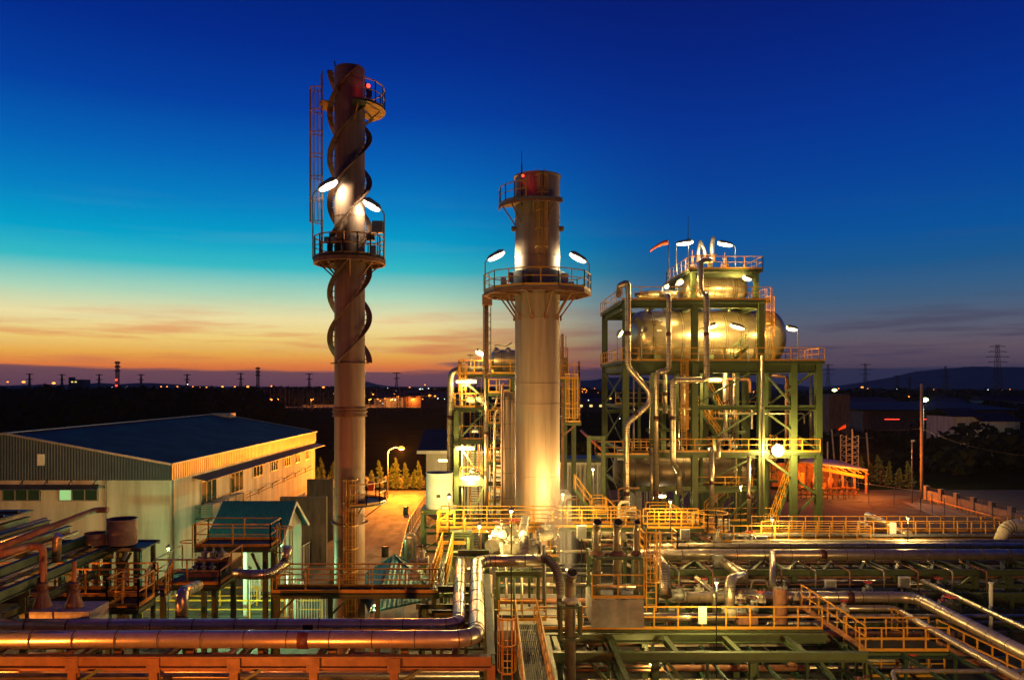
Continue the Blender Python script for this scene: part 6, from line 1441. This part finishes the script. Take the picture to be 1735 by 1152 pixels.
# lattice tower by the fence
def lattice(mb, x, y, z0, z1, w0, w1, n, t):
    def c(k, i):
        f = k / n; w = (w0 + (w1 - w0) * f) / 2; return V(x + (-w, w, w, -w)[i], y + (-w, -w, w, w)[i], z0 + (z1 - z0) * f)
    for i in range(4): mb.bar(c(0, i), c(n, i), t, t)
    for k in range(n):
        for i in range(4):
            j = (i + 1) % 4; mb.bar(c(k, i), c(k + 1, j), t * .6, t * .6)
            if k % 2 == 0: mb.bar(c(k, i), c(k, j), t * .6, t * .6)
t = thing('lattice_tower', 'grey lattice tower standing by the cypress row at right', 'tower', (PX(1439, 108), 108, 0))
m = MB(); lattice(m, PX(1439, 108), 108, 0, PZ(737, 108), 1.7, 1.7, 10, .12); m.build('lattice', 'grey_steel', t); MB().bar((PX(1438, 108), 107, 0), (PX(1438, 108), 107, PZ(726, 108)), .18, .18).build('mast', 'concrete', t)
# orange lit open plant shed
t = thing('plant_shed', 'open sided shed glowing orange beyond the right bay of the boiler frame', 'building', (PX(1390, 103), 103, 0))
a, b = PX(1330, 103), PX(1452, 103)
MB().add([(a, 100, 4.4), (b, 100, 3.2), (b, 108, 3.6), (a, 108, 4.8), (a, 100, 4.2), (b, 100, 3.0), (b, 108, 3.4), (a, 108, 4.6)], [(0, 1, 2, 3), (7, 6, 5, 4), (0, 4, 5, 1), (1, 5, 6, 2)]).build('roof', 'grey_steel', t)
MB().box(a, b, 107.6, 107.9, 0, 3.3).build('back_wall', 'brick', t)
for k in range(7): x = a + .2 + (b - a - .4) * k / 6; MB().box(x, x + .22, 100.2, 100.4, 0, 4.15 - k * .19).build('post', 'rust_steel', t)
MB().bar((a + 3, 100.1, 3.4), (b - .5, 100.1, 2.2), .2, .4).build('conveyor_beam', 'yellow_paint', t)
for k in range(3): x = a + 2 + k * 2.2; MB().lathe((x, 103.5, 0), [(.4, 0), (.4, 1.5), (.2, 1.9), (.1, 2.6)], n=18).build('hopper', 'brick', t)
for k in range(9): x = a + 1 + k * 1.0; MB().box(x, x + .5, 104 + (k % 3) * .6, 104.4 + (k % 3) * .6, 0, .8 + (k * 7 % 5) * .35).build('machine_box', ('brick', 'rust_steel', 'yellow_paint')[k % 3], t)
for k in range(10): x = a + .3 + k * .95; MB().bar((x, 100.05, 4.1 - k * .11), (x + .95, 100.05, 3.6 - k * .11), .08, .08).build('roof_truss', 'yellow_paint', t)
m = MB(); m.ring((PX(1425, 101), 100.6, 1.5), (0, 1, 0), .25, .5, .3, n=18); m.build('fan', 'dark_steel', t)
light(t, (a + 4, 102, 3.4), (1, .2, .02), 3000, .2); light(t, (b - 2, 97.0, 4.6), (1, .2, .015), 7000, .2)
t = thing('low_conveyor', 'low trussed conveyor on the ground before the orange glowing shed', 'conveyor', (PX(1420, 96), 96, 0))
m = MB(); a, b = PX(1330, 96), PX(1456, 96)
for z in (.5, 1.2): m.bar((a, 96, z), (b, 96, z), .12, .12); m.bar((a, 97, z), (b, 97, z), .12, .12)
for k in range(14): x = a + (b - a) * k / 14; m.bar((x, 96, .5), (x + (b - a) / 14, 96, 1.2), .07, .07); m.bar((x, 96, 0), (x, 96, 1.2), .09, .09)
m.build('truss', 'yellow_paint', t)
MB().box(PX(1405, 170), PX(1440, 170), 170, 180, 0, PZ(668, 170)).build('block_building', 'dark_concrete', label='dark windowless block right of the boiler frame near a green lamp', cat='building')
t = thing('long_shed', 'long low dark roofed shed across the far right distance', 'building', (60, 210, 0))
a, b = PX(1456, 205), PX(1726, 205)
MB().box(a + 1, b - 1, 205, 240, 0, PZ(697, 205)).build('wall', 'dark_concrete', t)
MB().add([(a, 203, PZ(694, 203)), (b, 203, PZ(694, 203)), (b, 235, PZ(680, 235)), (a, 235, PZ(680, 235)), (a, 203, PZ(696, 203)), (b, 203, PZ(696, 203))], [(0, 1, 2, 3), (0, 4, 5, 1)]).build('roof', 'blue_roof', t)
for i, (p0, p1, y, zt) in enumerate(((1614, 1664, 150, 706), (1664, 1728, 148, 714))):
    t = thing('house', ('dim grey house among the dark trees at right', 'dim grey house with a window slot near the right edge')[i], 'house', (PX(p0, y), y, 0)); a, b = PX(p0, y), PX(p1, y); z = PZ(zt, y)
    MB().box(a, b, y, y + 9, 0, z).build('wall', 'wall_panel', t)
    MB().add([(a - .5, y - .5, z), (b + .5, y - .5, z), (b + .5, y + 4.5, z + 1.6), (a - .5, y + 4.5, z + 1.6), (b + .5, y + 9.5, z), (a - .5, y + 9.5, z)], [(0, 1, 2, 3), (3, 2, 4, 5)]).build('roof', 'blue_roof', t)
    for q_ in (.3, .7): x = a + (b - a) * q_; MB().box(x - .8, x + .8, y - .04, y - .01, z - 2.2, z - 1.2).build('window', 'glass', t)
    light(t, (a + 2, y - 4, 4), (1, .8, .5), 90, .3)

# pylons and masts on the horizon
def pylon(px, py_top, Y, label, group='pylons on the horizon', arms=3, wide=.17, tk=None, name='pylon'):
    zt = PZ(py_top, Y); x = PX(px, Y); h = zt; tk = tk or max(.22, Y / 1300 * .42); t = thing(name, label, 'pylon', (x, Y, 0), group)
    m = MB(); lattice(m, x, Y, 0, h * .62, h * wide, h * .06, 6, tk); lattice(m, x, Y, h * .62, h, h * .06, h * .035, 4, tk * .8); m.build('lattice_body', 'dark_steel', t)
    for k in range(arms): z = h * (.72 + .25 * k / max(1, arms - 1)); w = h * (.16, .19, .15, .13)[k % 4]; q = MB(); q.bar((x - w, Y, z), (x + w, Y, z), tk, tk * 1.3); q.bar((x - w, Y, z), (x, Y, z + h * .035), tk * .6, tk * .6); q.bar((x + w, Y, z), (x, Y, z + h * .035), tk * .6, tk * .6); q.build('crossarm', 'dark_steel', t)
pylon(1690, 584, 520, 'large pylon with drooping arms before the hills, far right', arms=4, wide=.13)
pylon(1466, 616, 700, 'pylon above the cluster of orange lamps at right'); pylon(1403, 617, 760, 'pylon just right of the boiler frame'); pylon(1602, 620, 640, 'faint pylon left of the large far right one', arms=1)
pylon(1519, 636, 900, 'small faint pylon midway to the hills'); pylon(1541, 640, 1000, 'faintest pylon beside the tall concrete pole')
for px, py, l in ((50, 633, 'tiny pylon near the left edge of the horizon'), (105, 634, 'tiny pylon left of the blocky far building'), (168, 634, 'tiny pylon left of the red lit mast'), (239, 634, 'tiny pylon right of the red lit mast'), (317, 634, 'tiny pylon above the tree line left of the middle mast'), (408, 632, 'tiny pylon left of the dish mast'), (524, 633, 'tiny pylon just left of the spiral finned chimney'), (672, 631, 'tiny pylon between the two chimneys')):
    pylon(px, py, 1500, l, tk=.9, arms=2)
def radio_mast(px, py, Y, label, red=True):
    t = thing('radio_mast', label, 'mast', (PX(px, Y), Y, 0)); z = PZ(py, Y); m = MB(); lattice(m, PX(px, Y), Y, 0, z, z * .07, z * .05, 12, .45); m.build('lattice', 'dark_steel', t)
    for k in range(3): MB().box(PX(px, Y) - 1.8, PX(px, Y) + 1.8, Y - 1.8, Y + 1.8, z * (.95 - .1 * k), z * (.985 - .1 * k)).build('antenna_ring', 'dark_steel', t)
    if red:
        for f in (.38, .52): MB().lathe((PX(px, Y), Y - 2.2, z * f), [(.3, 0), (1, .5), (1, 1.2), (.3, 1.7)], n=8).build('warning_light', 'lamp_red', t)
radio_mast(199, 612, 700, 'radio mast with red lights above the left horizon'); radio_mast(437, 622, 700, 'slim dish mast on the horizon left of the spiral chimney', red=False)
t = thing('far_building', 'blocky grey building breaking the left horizon', 'building', (PX(128, 900), 900, 0))
MB().box(PX(116, 900), PX(142, 900), 900, 915, 0, PZ(643, 900)).build('wall', 'dark_concrete', t); MB().box(PX(117, 900), PX(124, 900), 899, 905, PZ(643, 900), PZ(639, 900)).build('roof_tower', 'dark_concrete', t)
for k in range(2): MB().box(PX(121 + k * 6, 900), PX(124 + k * 6, 900), 899.5, 899.9, PZ(648, 900), PZ(646, 900)).build('window', 'window_lit', t)
t = thing('far_factory', 'low far factory with yellow lit windows under the left horizon', 'building', (PX(385, 600), 600, 0))
MB().box(PX(345, 600), PX(425, 600), 600, 630, 0, PZ(661, 600)).build('wall', 'dark_concrete', t)
for k in range(9): MB().box(PX(346 + k * 6, 600), PX(350 + k * 6, 600), 599.6, 599.9, PZ(669, 600), PZ(666, 600)).build('window', 'window_lit', t)
# substation gantries
rnd = random.Random(9)
t0 = None
for i in range(34):
    px = rnd.choice((rnd.uniform(440, 560), rnd.uniform(620, 775))); Y = rnd.uniform(430, 500); h = rnd.uniform(9, 15)
    t = thing('substation_gantry', 'thin steel gantry of the orange lit substation on the plain', 'gantry', (PX(px, Y), Y, 0), 'substation gantries'); x = PX(px, Y)
    w = rnd.uniform(2, 5); m = MB()
    for dx in (0, w): m.bar((x + dx, Y, 0), (x + dx, Y, h), .35, .35)
    m.bar((x - .5, Y, h * .8), (x + w + .5, Y, h * .8), .3, .35); m.build('frame', 'rust_steel', t)
# lamps scattered over the plain
sp_ = [(40, 647, 1.6), (91, 649, 1.6), (13, 647, .9), (273, 655, .7), (283, 655, .7), (300, 655, 1.0), (327, 655, .7), (340, 656, .8), (350, 656, .7), (377, 655, 1.1), (398, 655, .8), (420, 655, 1.4), (460, 654, .9), (548, 656, 1.2), (459, 677, 1.5), (565, 668, 1.4), (632, 668, .9), (674, 672, 1.3), (694, 656, .7), (668, 668, 1.0), (728, 670, 1.6), (737, 671, 1.0), (716, 676, .7), (720, 652, .7), (790, 671, 1.1), (800, 671, 1.1), (1034, 675, 1.3), (1129, 677, 1.0), (1270, 664, 1.2), (1278, 664, 1.2), (1302, 664, 1.4), (1341, 680, 1.1), (1461, 656, 1.3), (1471, 659, 1.3), (1467, 668, 1.8), (1539, 672, 1.1), (1680, 673, .9), (640, 676, .8), (652, 675, .6), (700, 668, .6), (746, 663, .6)]
for i, (px, py, s) in enumerate(sp_):
    Y = (S * (H - 6)) / max(6, (py - CY)) * .72; Y = max(260, min(1100, Y)); r = s * Y / S * 1.7
    street_lamp(px, py, Y, 'orange street lamp glowing small on the distant plain', r=r, arm=.4, pr=max(.08, Y / 5000), group='orange lamps on the distant plain')
for i, (px, py, s) in enumerate([(190, 656, .5), (204, 656, .5), (215, 655, .6), (318, 651, .9), (265, 674, 1.3), (273, 674, 1.0), (286, 667, .7), (311, 668, .8), (368, 680, .8), (478, 659, .5), (504, 661, .6), (510, 658, .5), (641, 669, .5), (657, 657, .5), (742, 675, .9), (753, 676, .6), (836, 668, .5), (951, 705, .8), (997, 678, .8), (1050, 709, 1.0), (1484, 676, .9), (1447, 676, .8), (1578, 674, .7), (1585, 674, .7), (1618, 675, .9), (1539, 718, .5), (780, 656, .5), (600, 664, .5)]):
    Y = max(230, min(1000, (S * 9) / max(7, (py - CY)) * .7)); street_lamp(px, py, Y, 'white lamp glinting on the distant plain', m='lamp_pale', r=s * Y / S, arm=.2, pr=max(.05, Y / 6000), group='white lamps on the distant plain')
street_lamp(402, 673, 300, 'bright yellow star like lamp on the plain above the hall roof', m='lamp_yellow', r=.85, arm=.5)
street_lamp(1414, 661, 230, 'yellow green lamp just right of the boiler frame top', m='lamp_green', r=.7, arm=.3)
for i, (px, w) in enumerate(((1412, 12), (1500, 24), (1560, 14))):
    Y = 190 + i; MB().box(PX(px, Y), PX(px + w, Y), Y, Y + .3, PZ(710.6, Y), PZ(709.8, Y)).build('car_light_trail', 'lamp_red', label='thin red car light trail on the far right road', cat='light strip', group='red car light trails on the far road')  # glowing bars drawn for the light trails of passing cars
pipe([(PX(1060, 80), 96, 6), (PX(985, 112), 112, 7.6)], .2, 'far orange lit overhead pipe behind the access stair', m='rust_steel', joint=None, n=10)
# ------------------------------------------------------------------ inner members, small bore pipes and ladders of the boiler frame
rnd = random.Random(77)
for x, y, z1 in ((14.6, 69, 15.2), (14.6, 75, 15.2), (19.0, 69, 15.2), (21.9, 75, 15.2), (25.0, 69.5, 15.2), (20.4, 78, 15.2), (22.0, 67.5, 8.0), (24.6, 74.5, 15.2)): col(fr, x, y, 0, z1, .26)
for y in (69, 72.5, 75):
    for a_, b_ in ((14.6, 17.4), (17.8, 20.2), (20.6, 23.1)):
        z = rnd.choice((5.2, 9.9, 12.2, 13.4)); beam(fr, (a_ + .15, y, z), (b_ - .15, y, z), .3, .2)
for a_, b_, y in ((14.7, 17.4, 69), (17.8, 20.3, 72.6), (20.6, 23.1, 75), (20.6, 23.1, 72.6), (23.5, 25.9, 72.6), (25.0, 28.0, 75)):
    for z in (1, 5.4, 9, 12.4):
        if rnd.random() < .75: brace(fr, (a_, y, z), (b_, y, z + rnd.uniform(2, 3.2)), .1) if rnd.random() < .5 else brace(fr, (b_, y, z), (a_, y, z + rnd.uniform(2, 3.2)), .1)
for z, x0, x1, y in ((5.0, 18.2, 23.0, 67.2), (12.3, 12.4, 17.0, 75.6), (5.0, 23.8, 27.8, 74), (11.4, 23.8, 27.9, 76.6), (2.4, 19, 24.5, 66.4)): deck(fr, x0, x1, y, y + 1.0, z, 'f', m='grey_steel', sp=1.2)
stair(fr, (19.2, 73.5, 8.4), (21.6, 73.5, 11.0), .8, (0, 1, 0)); stair(fr, (22.4, 73.5, 11.0), (20.0, 73.5, 15.6), .8, (0, 1, 0)); stair(fr, (19.4, 68.6, 2.4), (22.2, 68.6, 5.0), .8, (0, 1, 0))
for x, y, z0, z1 in ((16.6, 65.6, ZD, ZA), (23.9, 65.5, ZA, ZB), (27.3, 74, 5, ZD)): cage_ladder(fr, (x, y), z0, z1, (0, -1), hoop0=2.0, r=.34, th=.015)
for i in range(22):
    px = rnd.uniform(1068, 1380); y = rnd.uniform(66.8, 77); z1 = rnd.choice((15.0, 15.2, 12.1, 8.0, 8.0)); z0 = rnd.choice((.3, 2.5, 5.4, 8.7)); 
    if z1 - z0 < 2.5: z0 = .3
    x = PX(px, y); r = rnd.choice((.06, .08, .11, .14)); top = [(x, y, z1)] if i % 2 else [(x, y, z1), (x + rnd.choice((-1, 1)) * rnd.uniform(.5, 1.6), y, z1)]
    pipe([(x, y, z0)] + top, r, 'thin riser among the columns inside the boiler frame', m=rnd.choice(('cladding', 'cladding', 'rust_steel', 'insulation')), joint=1.1 if r > .1 else None, n=10, group='thin risers inside the boiler frame')
for i in range(12):
    y = rnd.uniform(66.8, 77); z = rnd.choice((4.4, 7.7, 8.9, 11.8, 14.6, 15.0)) + rnd.uniform(-.2, .2); x0 = rnd.uniform(11.9, 20); x1 = min(28, x0 + rnd.uniform(3, 8))
    pipe([(x0, y, z), (x1, y, z), (x1, y, z - rnd.uniform(.8, 2))], rnd.choice((.06, .09, .13)), 'thin level pipe crossing inside the boiler frame', m=rnd.choice(('cladding', 'rust_steel', 'insulation')), joint=None, n=10, group='thin level pipes inside the boiler frame')
for i in range(12):
    x = rnd.uniform(12, 27.5); y = F + rnd.uniform(0, .7); valve((x, y, ZD + rnd.uniform(.35, .7)), rnd.uniform(.12, .2), 'small valve on the lower deck of the boiler frame', h=rnd.uniform(.4, .8), group='valves on the lower deck', m=rnd.choice(('grey_steel', 'insulation', 'rust_steel')))
for i in range(7):
    x = 12.6 + i * 1.9; t = thing('safety_nozzle', 'short flanged nozzle on top of the huge main drum', 'nozzle', (x, 71.6, 21.0), 'nozzles on the main drum')
    MB().lathe((x, 71.4 - .5 * (i % 2), 20.7), [(.16, 0), (.16, .45), (.26, .46), (.26, .55), (.1, .56), (.08, .8)], n=14).build('neck', 'grey_steel', t)
# electrical boxes and cable trays
for i, (px, py, y, w, h) in enumerate(((1052, 770, 65.5, .7, .9), (1226, 888, 56, .8, .8), (1160, 905, 50, .6, .7), (1290, 915, 51, .7, .6), (985, 900, 48, .6, .8), (1405, 990, 42, .6, .6), (1530, 985, 42.8, .6, .6))):
    c = P(px, py, y); t = thing('junction_box', ('grey box clipped to the left front column of the boiler frame', 'pale box right of the slanting orange stair', 'pale box in the tangle right of the three vents', 'pale box near the left end of the wide right deck', 'pale box behind the leftmost vent pipe', 'small box hanging in the middle of the right rack', 'small box by the wide column of the right rack')[i], 'box', c)
    MB().box(c.x - w / 2, c.x + w / 2, y - .2, y, c.z - h / 2, c.z + h / 2).build('housing', 'white_paint', t); MB().box(c.x - w / 2 + .05, c.x + w / 2 - .05, y - .22, y - .203, c.z - h / 2 + .05, c.z + h / 2 - .05).build('door', 'grey_steel', t)
    MB().bar((c.x, y - .1, 0 if c.z < 6 else c.z - 1), (c.x, y - .1, c.z - h / 2), .06, .06).build('stand', 'dark_steel', t)

# ------------------------------------------------------------------ lower tiers of the right rack
for z in (2.75, 1.15):
    for y in (41.6, 43.4, 45.4, 47.4, 50): beam(rr, (PX(1100, y), y, z), (PX(1850, y), y, z), .2, .16)
for px in range(1130, 1830, 45): x = PX(px, 41.6); col(rr, x, 41.6, 0, 2.65, .14); beam(rr, (x, 41.7, 2.45), (x, 50, 2.45), .14, .12); beam(rr, (x, 41.7, .95), (x, 50, .95), .14, .12)
for i in range(20):
    y = 41.9 + i * .42; z = (2.95, 1.35, 3.0, 1.4)[i % 4]; r = (.06, .11, .05, .15, .08)[i % 5]
    x0 = PX(1100 + rnd.uniform(0, 60), y); x1 = PX(rnd.choice((1520, 1700, 1880, 1880)), y); k = rnd.uniform(x0 + 3, x1 - 3)
    pts_ = [(x0, y, z), (x1, y, z)] if i % 3 else [(x0, y, z), (k, y, z), (k, y, z + .45), (k + .9, y, z + .45), (k + .9, y, z), (x1, y, z)]
    pipe(pts_, r, 'thin pipe in the crowded lower tiers of the right rack', m=('cladding', 'insulation', 'rust_steel', 'grey_steel')[i % 4], joint=1.2 if r > .1 else None, n=10, group='thin pipes in the lower tiers')
for i in range(16):
    px = rnd.uniform(1120, 1700); y = rnd.uniform(39, 43); valve((PX(px, y), y, rnd.choice((1.6, 2.6, 3.1))), rnd.uniform(.1, .17), 'tiny valve in the lower tiers of the right rack', h=.5, group='tiny valves in the right rack', m=rnd.choice(('grey_steel', 'insulation', 'rust_steel')))
for i in range(10):
    px = 1150 + i * 58; y = 42.6; z = 3.75; x = PX(px, y); pipe([(x, y, 1.0), (x, y, z), (x, 45, z)], .05, 'thin upright connecting the tiers of the right rack', m=('cladding', 'rust_steel')[i % 2], joint=None, n=8, group='thin uprights in the right rack')
for i in range(18):
    x = rnd.uniform(3, 24); y = rnd.uniform(37, 41); L = rnd.uniform(1.5, 5); z = rnd.uniform(.3, 1.3)
    pipe([(x, y, z), (x + L, y, z)] if i % 2 else [(x, y - 1, z), (x, y + 2, z), (x, y + 2, z + 1)], rnd.choice((.05, .08, .14)), 'low pipe in the dark under the catwalk and beam grid', m=rnd.choice(('cladding', 'dark_steel', 'rust_steel', 'insulation')), joint=None, n=8, group='low pipes under the beam grid')
# same between the big pipes and the concrete slab
for i in range(10):
    y = 37.5 + i * .9; z = (1.2, 2.0, 2.8, 3.6)[i % 4]; pipe([(PX(690 + 8 * i, y), y, z), (.1, y, z)], (.07, .12, .09)[i % 3], 'thin dark pipe crossing behind the two big pipes', m=('dark_steel', 'cladding', 'green_paint')[i % 3], joint=None, n=8, group='thin pipes behind the big pipes')
t = thing('pipe_rack', 'dark green low rack behind the bend of the two big pipes', 'pipe rack', (-1.5, 38, 0))
for y in (37.4, 39.4, 41.4):
    beam(t, (-3.6, y, 3.3), (.1, y, 3.3), .24, .18); beam(t, (-3.6, y, 1.7), (.1, y, 1.7), .24, .18)
    for x in (-3.4, -1.2, .3): col(t, x, y, 0, 3.15, .16)
for i in range(9):
    x = -20 + i * 2.1; pipe([(x, 29.5, 3.2 + (i % 3) * .5), (x + 1.6, 29.5, 3.2 + (i % 3) * .5), (x + 1.6, 31.5, 3.2 + (i % 3) * .5)], .1, 'dark crooked pipe in the gloom behind the inner big pipe', m=('dark_steel', 'rust_steel', 'cladding')[i % 3], joint=None, n=8, group='crooked pipes behind the inner big pipe')
# cable trays beside the slim pipe row
for i, y in enumerate((47.9, 52.3)):
    t = thing('cable_tray', ('ladder cable tray just behind the thick right pipe', 'ladder cable tray under the edge of the wide right deck')[i], 'cable tray', (PX(1300, y), y, 3.9)); q = MB(); z = 3.85
    for dy in (0, .4): q.bar((PX(1110, y), y + dy, z), (PX(1860, y), y + dy, z), .04, .1)
    k = PX(1110, y)
    while k < PX(1860, y): q.bar((k, y, z), (k, y + .4, z), .04, .03); k += .4
    q.build('tray', 'grey_steel', t)
# lamps added on the plain to light the main road and its barrier
for i, px in enumerate((470, 530, 580, 628, 665, 700, 735, 770)):
    street_lamp(px, 690 - 14, 520, 'added orange lamp over the main road on the plain', r=.55, arm=1.2, power=4000, group='added lamps over the main road', pr=.15)
for i in range(120):
    px = rnd.choice((rnd.uniform(20, 560), rnd.uniform(622, 770), rnd.uniform(622, 770), rnd.uniform(985, 1015), rnd.uniform(1420, 1735))); py = 655 + abs(rnd.gauss(0, 9)) + 3
    if px > 1400: py = min(py, 674)
    Y = max(300, min(1200, S * 9 / (py - CY))) ; w = i % 3 == 0
    street_lamp(px, py, Y, ('orange street lamp glowing small on the distant plain', 'white lamp glinting on the distant plain')[w], m=('lamp_sodium', 'lamp_pale')[w], r=rnd.uniform(.6, 1.35) * Y / S, arm=.3, pr=max(.05, Y / 7000), group=('orange lamps on the distant plain', 'white lamps on the distant plain')[w])
# ------------------------------------------------------------------ more of the pipe tower, and small things on the ground
rnd = random.Random(91); xb_ = PX(824, U); xc = PX(868, U)
for i in range(20):
    px = rnd.uniform(776, 868); y = rnd.uniform(U - .4, U + 5); z0 = rnd.choice((.2, 2, 6.6, 9.9)); z1 = rnd.choice((6.2, 9.5, 12.1, 14.6)); x = PX(px, y)
    if z1 - z0 < 2: z0 = .2
    pipe([(x, y, z0), (x, y, z1), (x + rnd.uniform(-1, 1), y, z1)] if i % 2 else [(x, y, z0), (x, y, z1)], rnd.choice((.04, .06, .09)), 'thin riser threaded through the pipe tower', m=rnd.choice(('cladding', 'rust_steel', 'insulation', 'green_paint')), joint=None, n=8, group='thin risers in the pipe tower')
for z in (4.2, 7.9, 11.0, 13.5):
    beam(m2, (xb_ + .2, U + 3, z), (xc - .2, U + 3, z), .25, .16); deck(m2, xb_ + .2, xc - .2, U - .5, U + .4, z, 'f', m='grey_steel', sp=.9)
for i in range(10):
    px = rnd.uniform(778, 862); valve((PX(px, U), U - .2, rnd.choice(ZL[1:]) + rnd.uniform(.3, .9)), rnd.uniform(.12, .2), 'small valve on a landing of the pipe tower', h=.5, group='valves on the pipe tower landings', m=rnd.choice(('insulation', 'grey_steel')))
for i in range(14):
    px = rnd.uniform(952, 1060); y = rnd.uniform(55, 64); x = PX(px, y); z = rnd.uniform(2.5, 6)
    pipe([(x, y, .2), (x, y, z), (x + rnd.uniform(.6, 2.4), y, z)], rnd.choice((.05, .08, .12)), 'thin bent pipe beside the plain electrical building', m=rnd.choice(('cladding', 'rust_steel', 'insulation')), joint=None, n=8, group='thin bent pipes by the electrical building')
for i, (x, y) in enumerate(((-11.2, 55), (-10.4, 55.3), (-8.6, 63), (-16.4, 78), (-9.2, 84))):
    t = thing('oil_drum', 'small steel drum standing on the yard beside the orange lane', 'drum', (x, y, 0), 'drums by the lane')
    MB().lathe((x, y, .05), [(.29, 0), (.29, .28), (.305, .3), (.29, .32), (.29, .58), (.305, .6), (.29, .62), (.29, .88), (.27, .88), (.27, .86)], n=18).build('shell', ('rust_steel', 'teal_roof', 'dark_steel')[i % 3], t)
# the haze of the evening over the whole plain
hm = bpy.data.materials.new('haze'); hm.use_nodes = True; ht = hm.node_tree; ht.nodes.clear()
ho = ht.nodes.new('ShaderNodeOutputMaterial'); hv = ht.nodes.new('ShaderNodeVolumePrincipled'); hv.inputs['Color'].default_value = (.8, .82, .9, 1); hv.inputs['Density'].default_value = 0.00006; hv.inputs['Anisotropy'].default_value = .2
ht.links.new(hv.outputs[0], ho.inputs['Volume'])
MB().box(-7500, 7500, -300, 7200, -8, 175).build('haze', hm, label='thin evening haze lying over the plain', cat='haze', kind='stuff')
rnd = random.Random(17)
for i in range(34):
    px = rnd.choice((rnd.uniform(230, 560), rnd.uniform(622, 770), rnd.uniform(985, 1015), rnd.uniform(1420, 1740))); y = rnd.uniform(420, 900) if px < 1100 else rnd.uniform(260, 600)
    if px < 440: y = rnd.uniform(640, 1000)
    w = rnd.uniform(9, 26); h = rnd.uniform(4, 8.5); x = PX(px, y); t = thing('far_house', 'low dark roofed building far off on the plain', 'building', (x, y, 0), 'low buildings on the plain')
    MB().box(x - w / 2, x + w / 2, y, y + 10, 0, h).build('wall', ('wall_panel', 'dark_concrete', 'brick')[i % 3], t)
    MB().add([(x - w / 2 - .6, y - .6, h), (x + w / 2 + .6, y - .6, h), (x + w / 2, y + 5, h + 2.2), (x - w / 2, y + 5, h + 2.2), (x + w / 2 + .6, y + 10.6, h), (x - w / 2 - .6, y + 10.6, h)], [(0, 1, 2, 3), (3, 2, 4, 5), (0, 3, 5), (1, 4, 2)]).build('roof', ('blue_roof', 'dark_concrete')[i % 2], t)
    if i % 2:
        for k in range(3): xx = x - w * .3 + k * w * .25; MB().box(xx, xx + 1.6, y - .1, y - .02, h * .5, h * .5 + 1.2).build('window', 'window_lit', t)
# pipes, trays and small steel in the dark below the green beam grid
rnd = random.Random(41)
for i in range(22):
    y = 30.6 + i * .42; z = (.35, .8, 1.25, .5)[i % 4]; x0 = rnd.uniform(2.6, 5); x1 = rnd.choice((15, 19, 26, 26)); k = rnd.uniform(x0 + 2, x1 - 2); q_ = [(x0, y, z), (x1, y, z)] if i % 2 else [(x0, y, z), (k, y, z), (k, y + .5, z + .3), (x1, y + .5, z + .3)]
    pipe(q_, (.05, .1, .07, .15, .06)[i % 5], 'dark pipe crossing the gloom below the green beam grid', m=('dark_green', 'cladding', 'dark_steel', 'rust_steel', 'insulation')[i % 5], joint=1.2 if i % 3 == 0 else None, n=10, group='pipes below the green beam grid')
t = thing('pipe_rack', 'low dark green supports under the pipes of the beam grid', 'pipe rack', (10, 34, 0))
for k in range(9):
    x = 3.2 + k * 2.3; beam(t, (x, 30.3, .2), (x, 40, .2), .2, .16, 'dark_green')
    for y in (31, 35.6, 39.6): col(t, x, y, .32, 1.4, .12, 'dark_green')
    beam(t, (x, 30.3, 1.5), (x, 40, 1.5), .14, .1, 'dark_green')
for i in range(14):
    valve((rnd.uniform(3.5, 20), rnd.uniform(31, 40), rnd.uniform(.6, 1.4)), rnd.uniform(.09, .16), 'tiny valve in the gloom below the green beam grid', h=.4, group='tiny valves below the beam grid', m=rnd.choice(('grey_steel', 'insulation', 'rust_steel')))
# gusset plates and bolts where beams meet the front columns
for px in (125, 262, 398, 532, 668):
    x = PX(px, 23.9); q = MB(); q.box(x - .2, x + .2, 23.755, 23.772, zb1 - .3, zb1 + .15)
    for dx in (-.14, .14):
        for dz in (-.2, -.08, .05): q.lathe((x + dx, 23.755, zb1 + dz), [(.022, 0), (.022, .02)], n=6, ax=(0, -1, 0))
    q.build('gusset_plate', 'sodium_tinted_paint', pr)
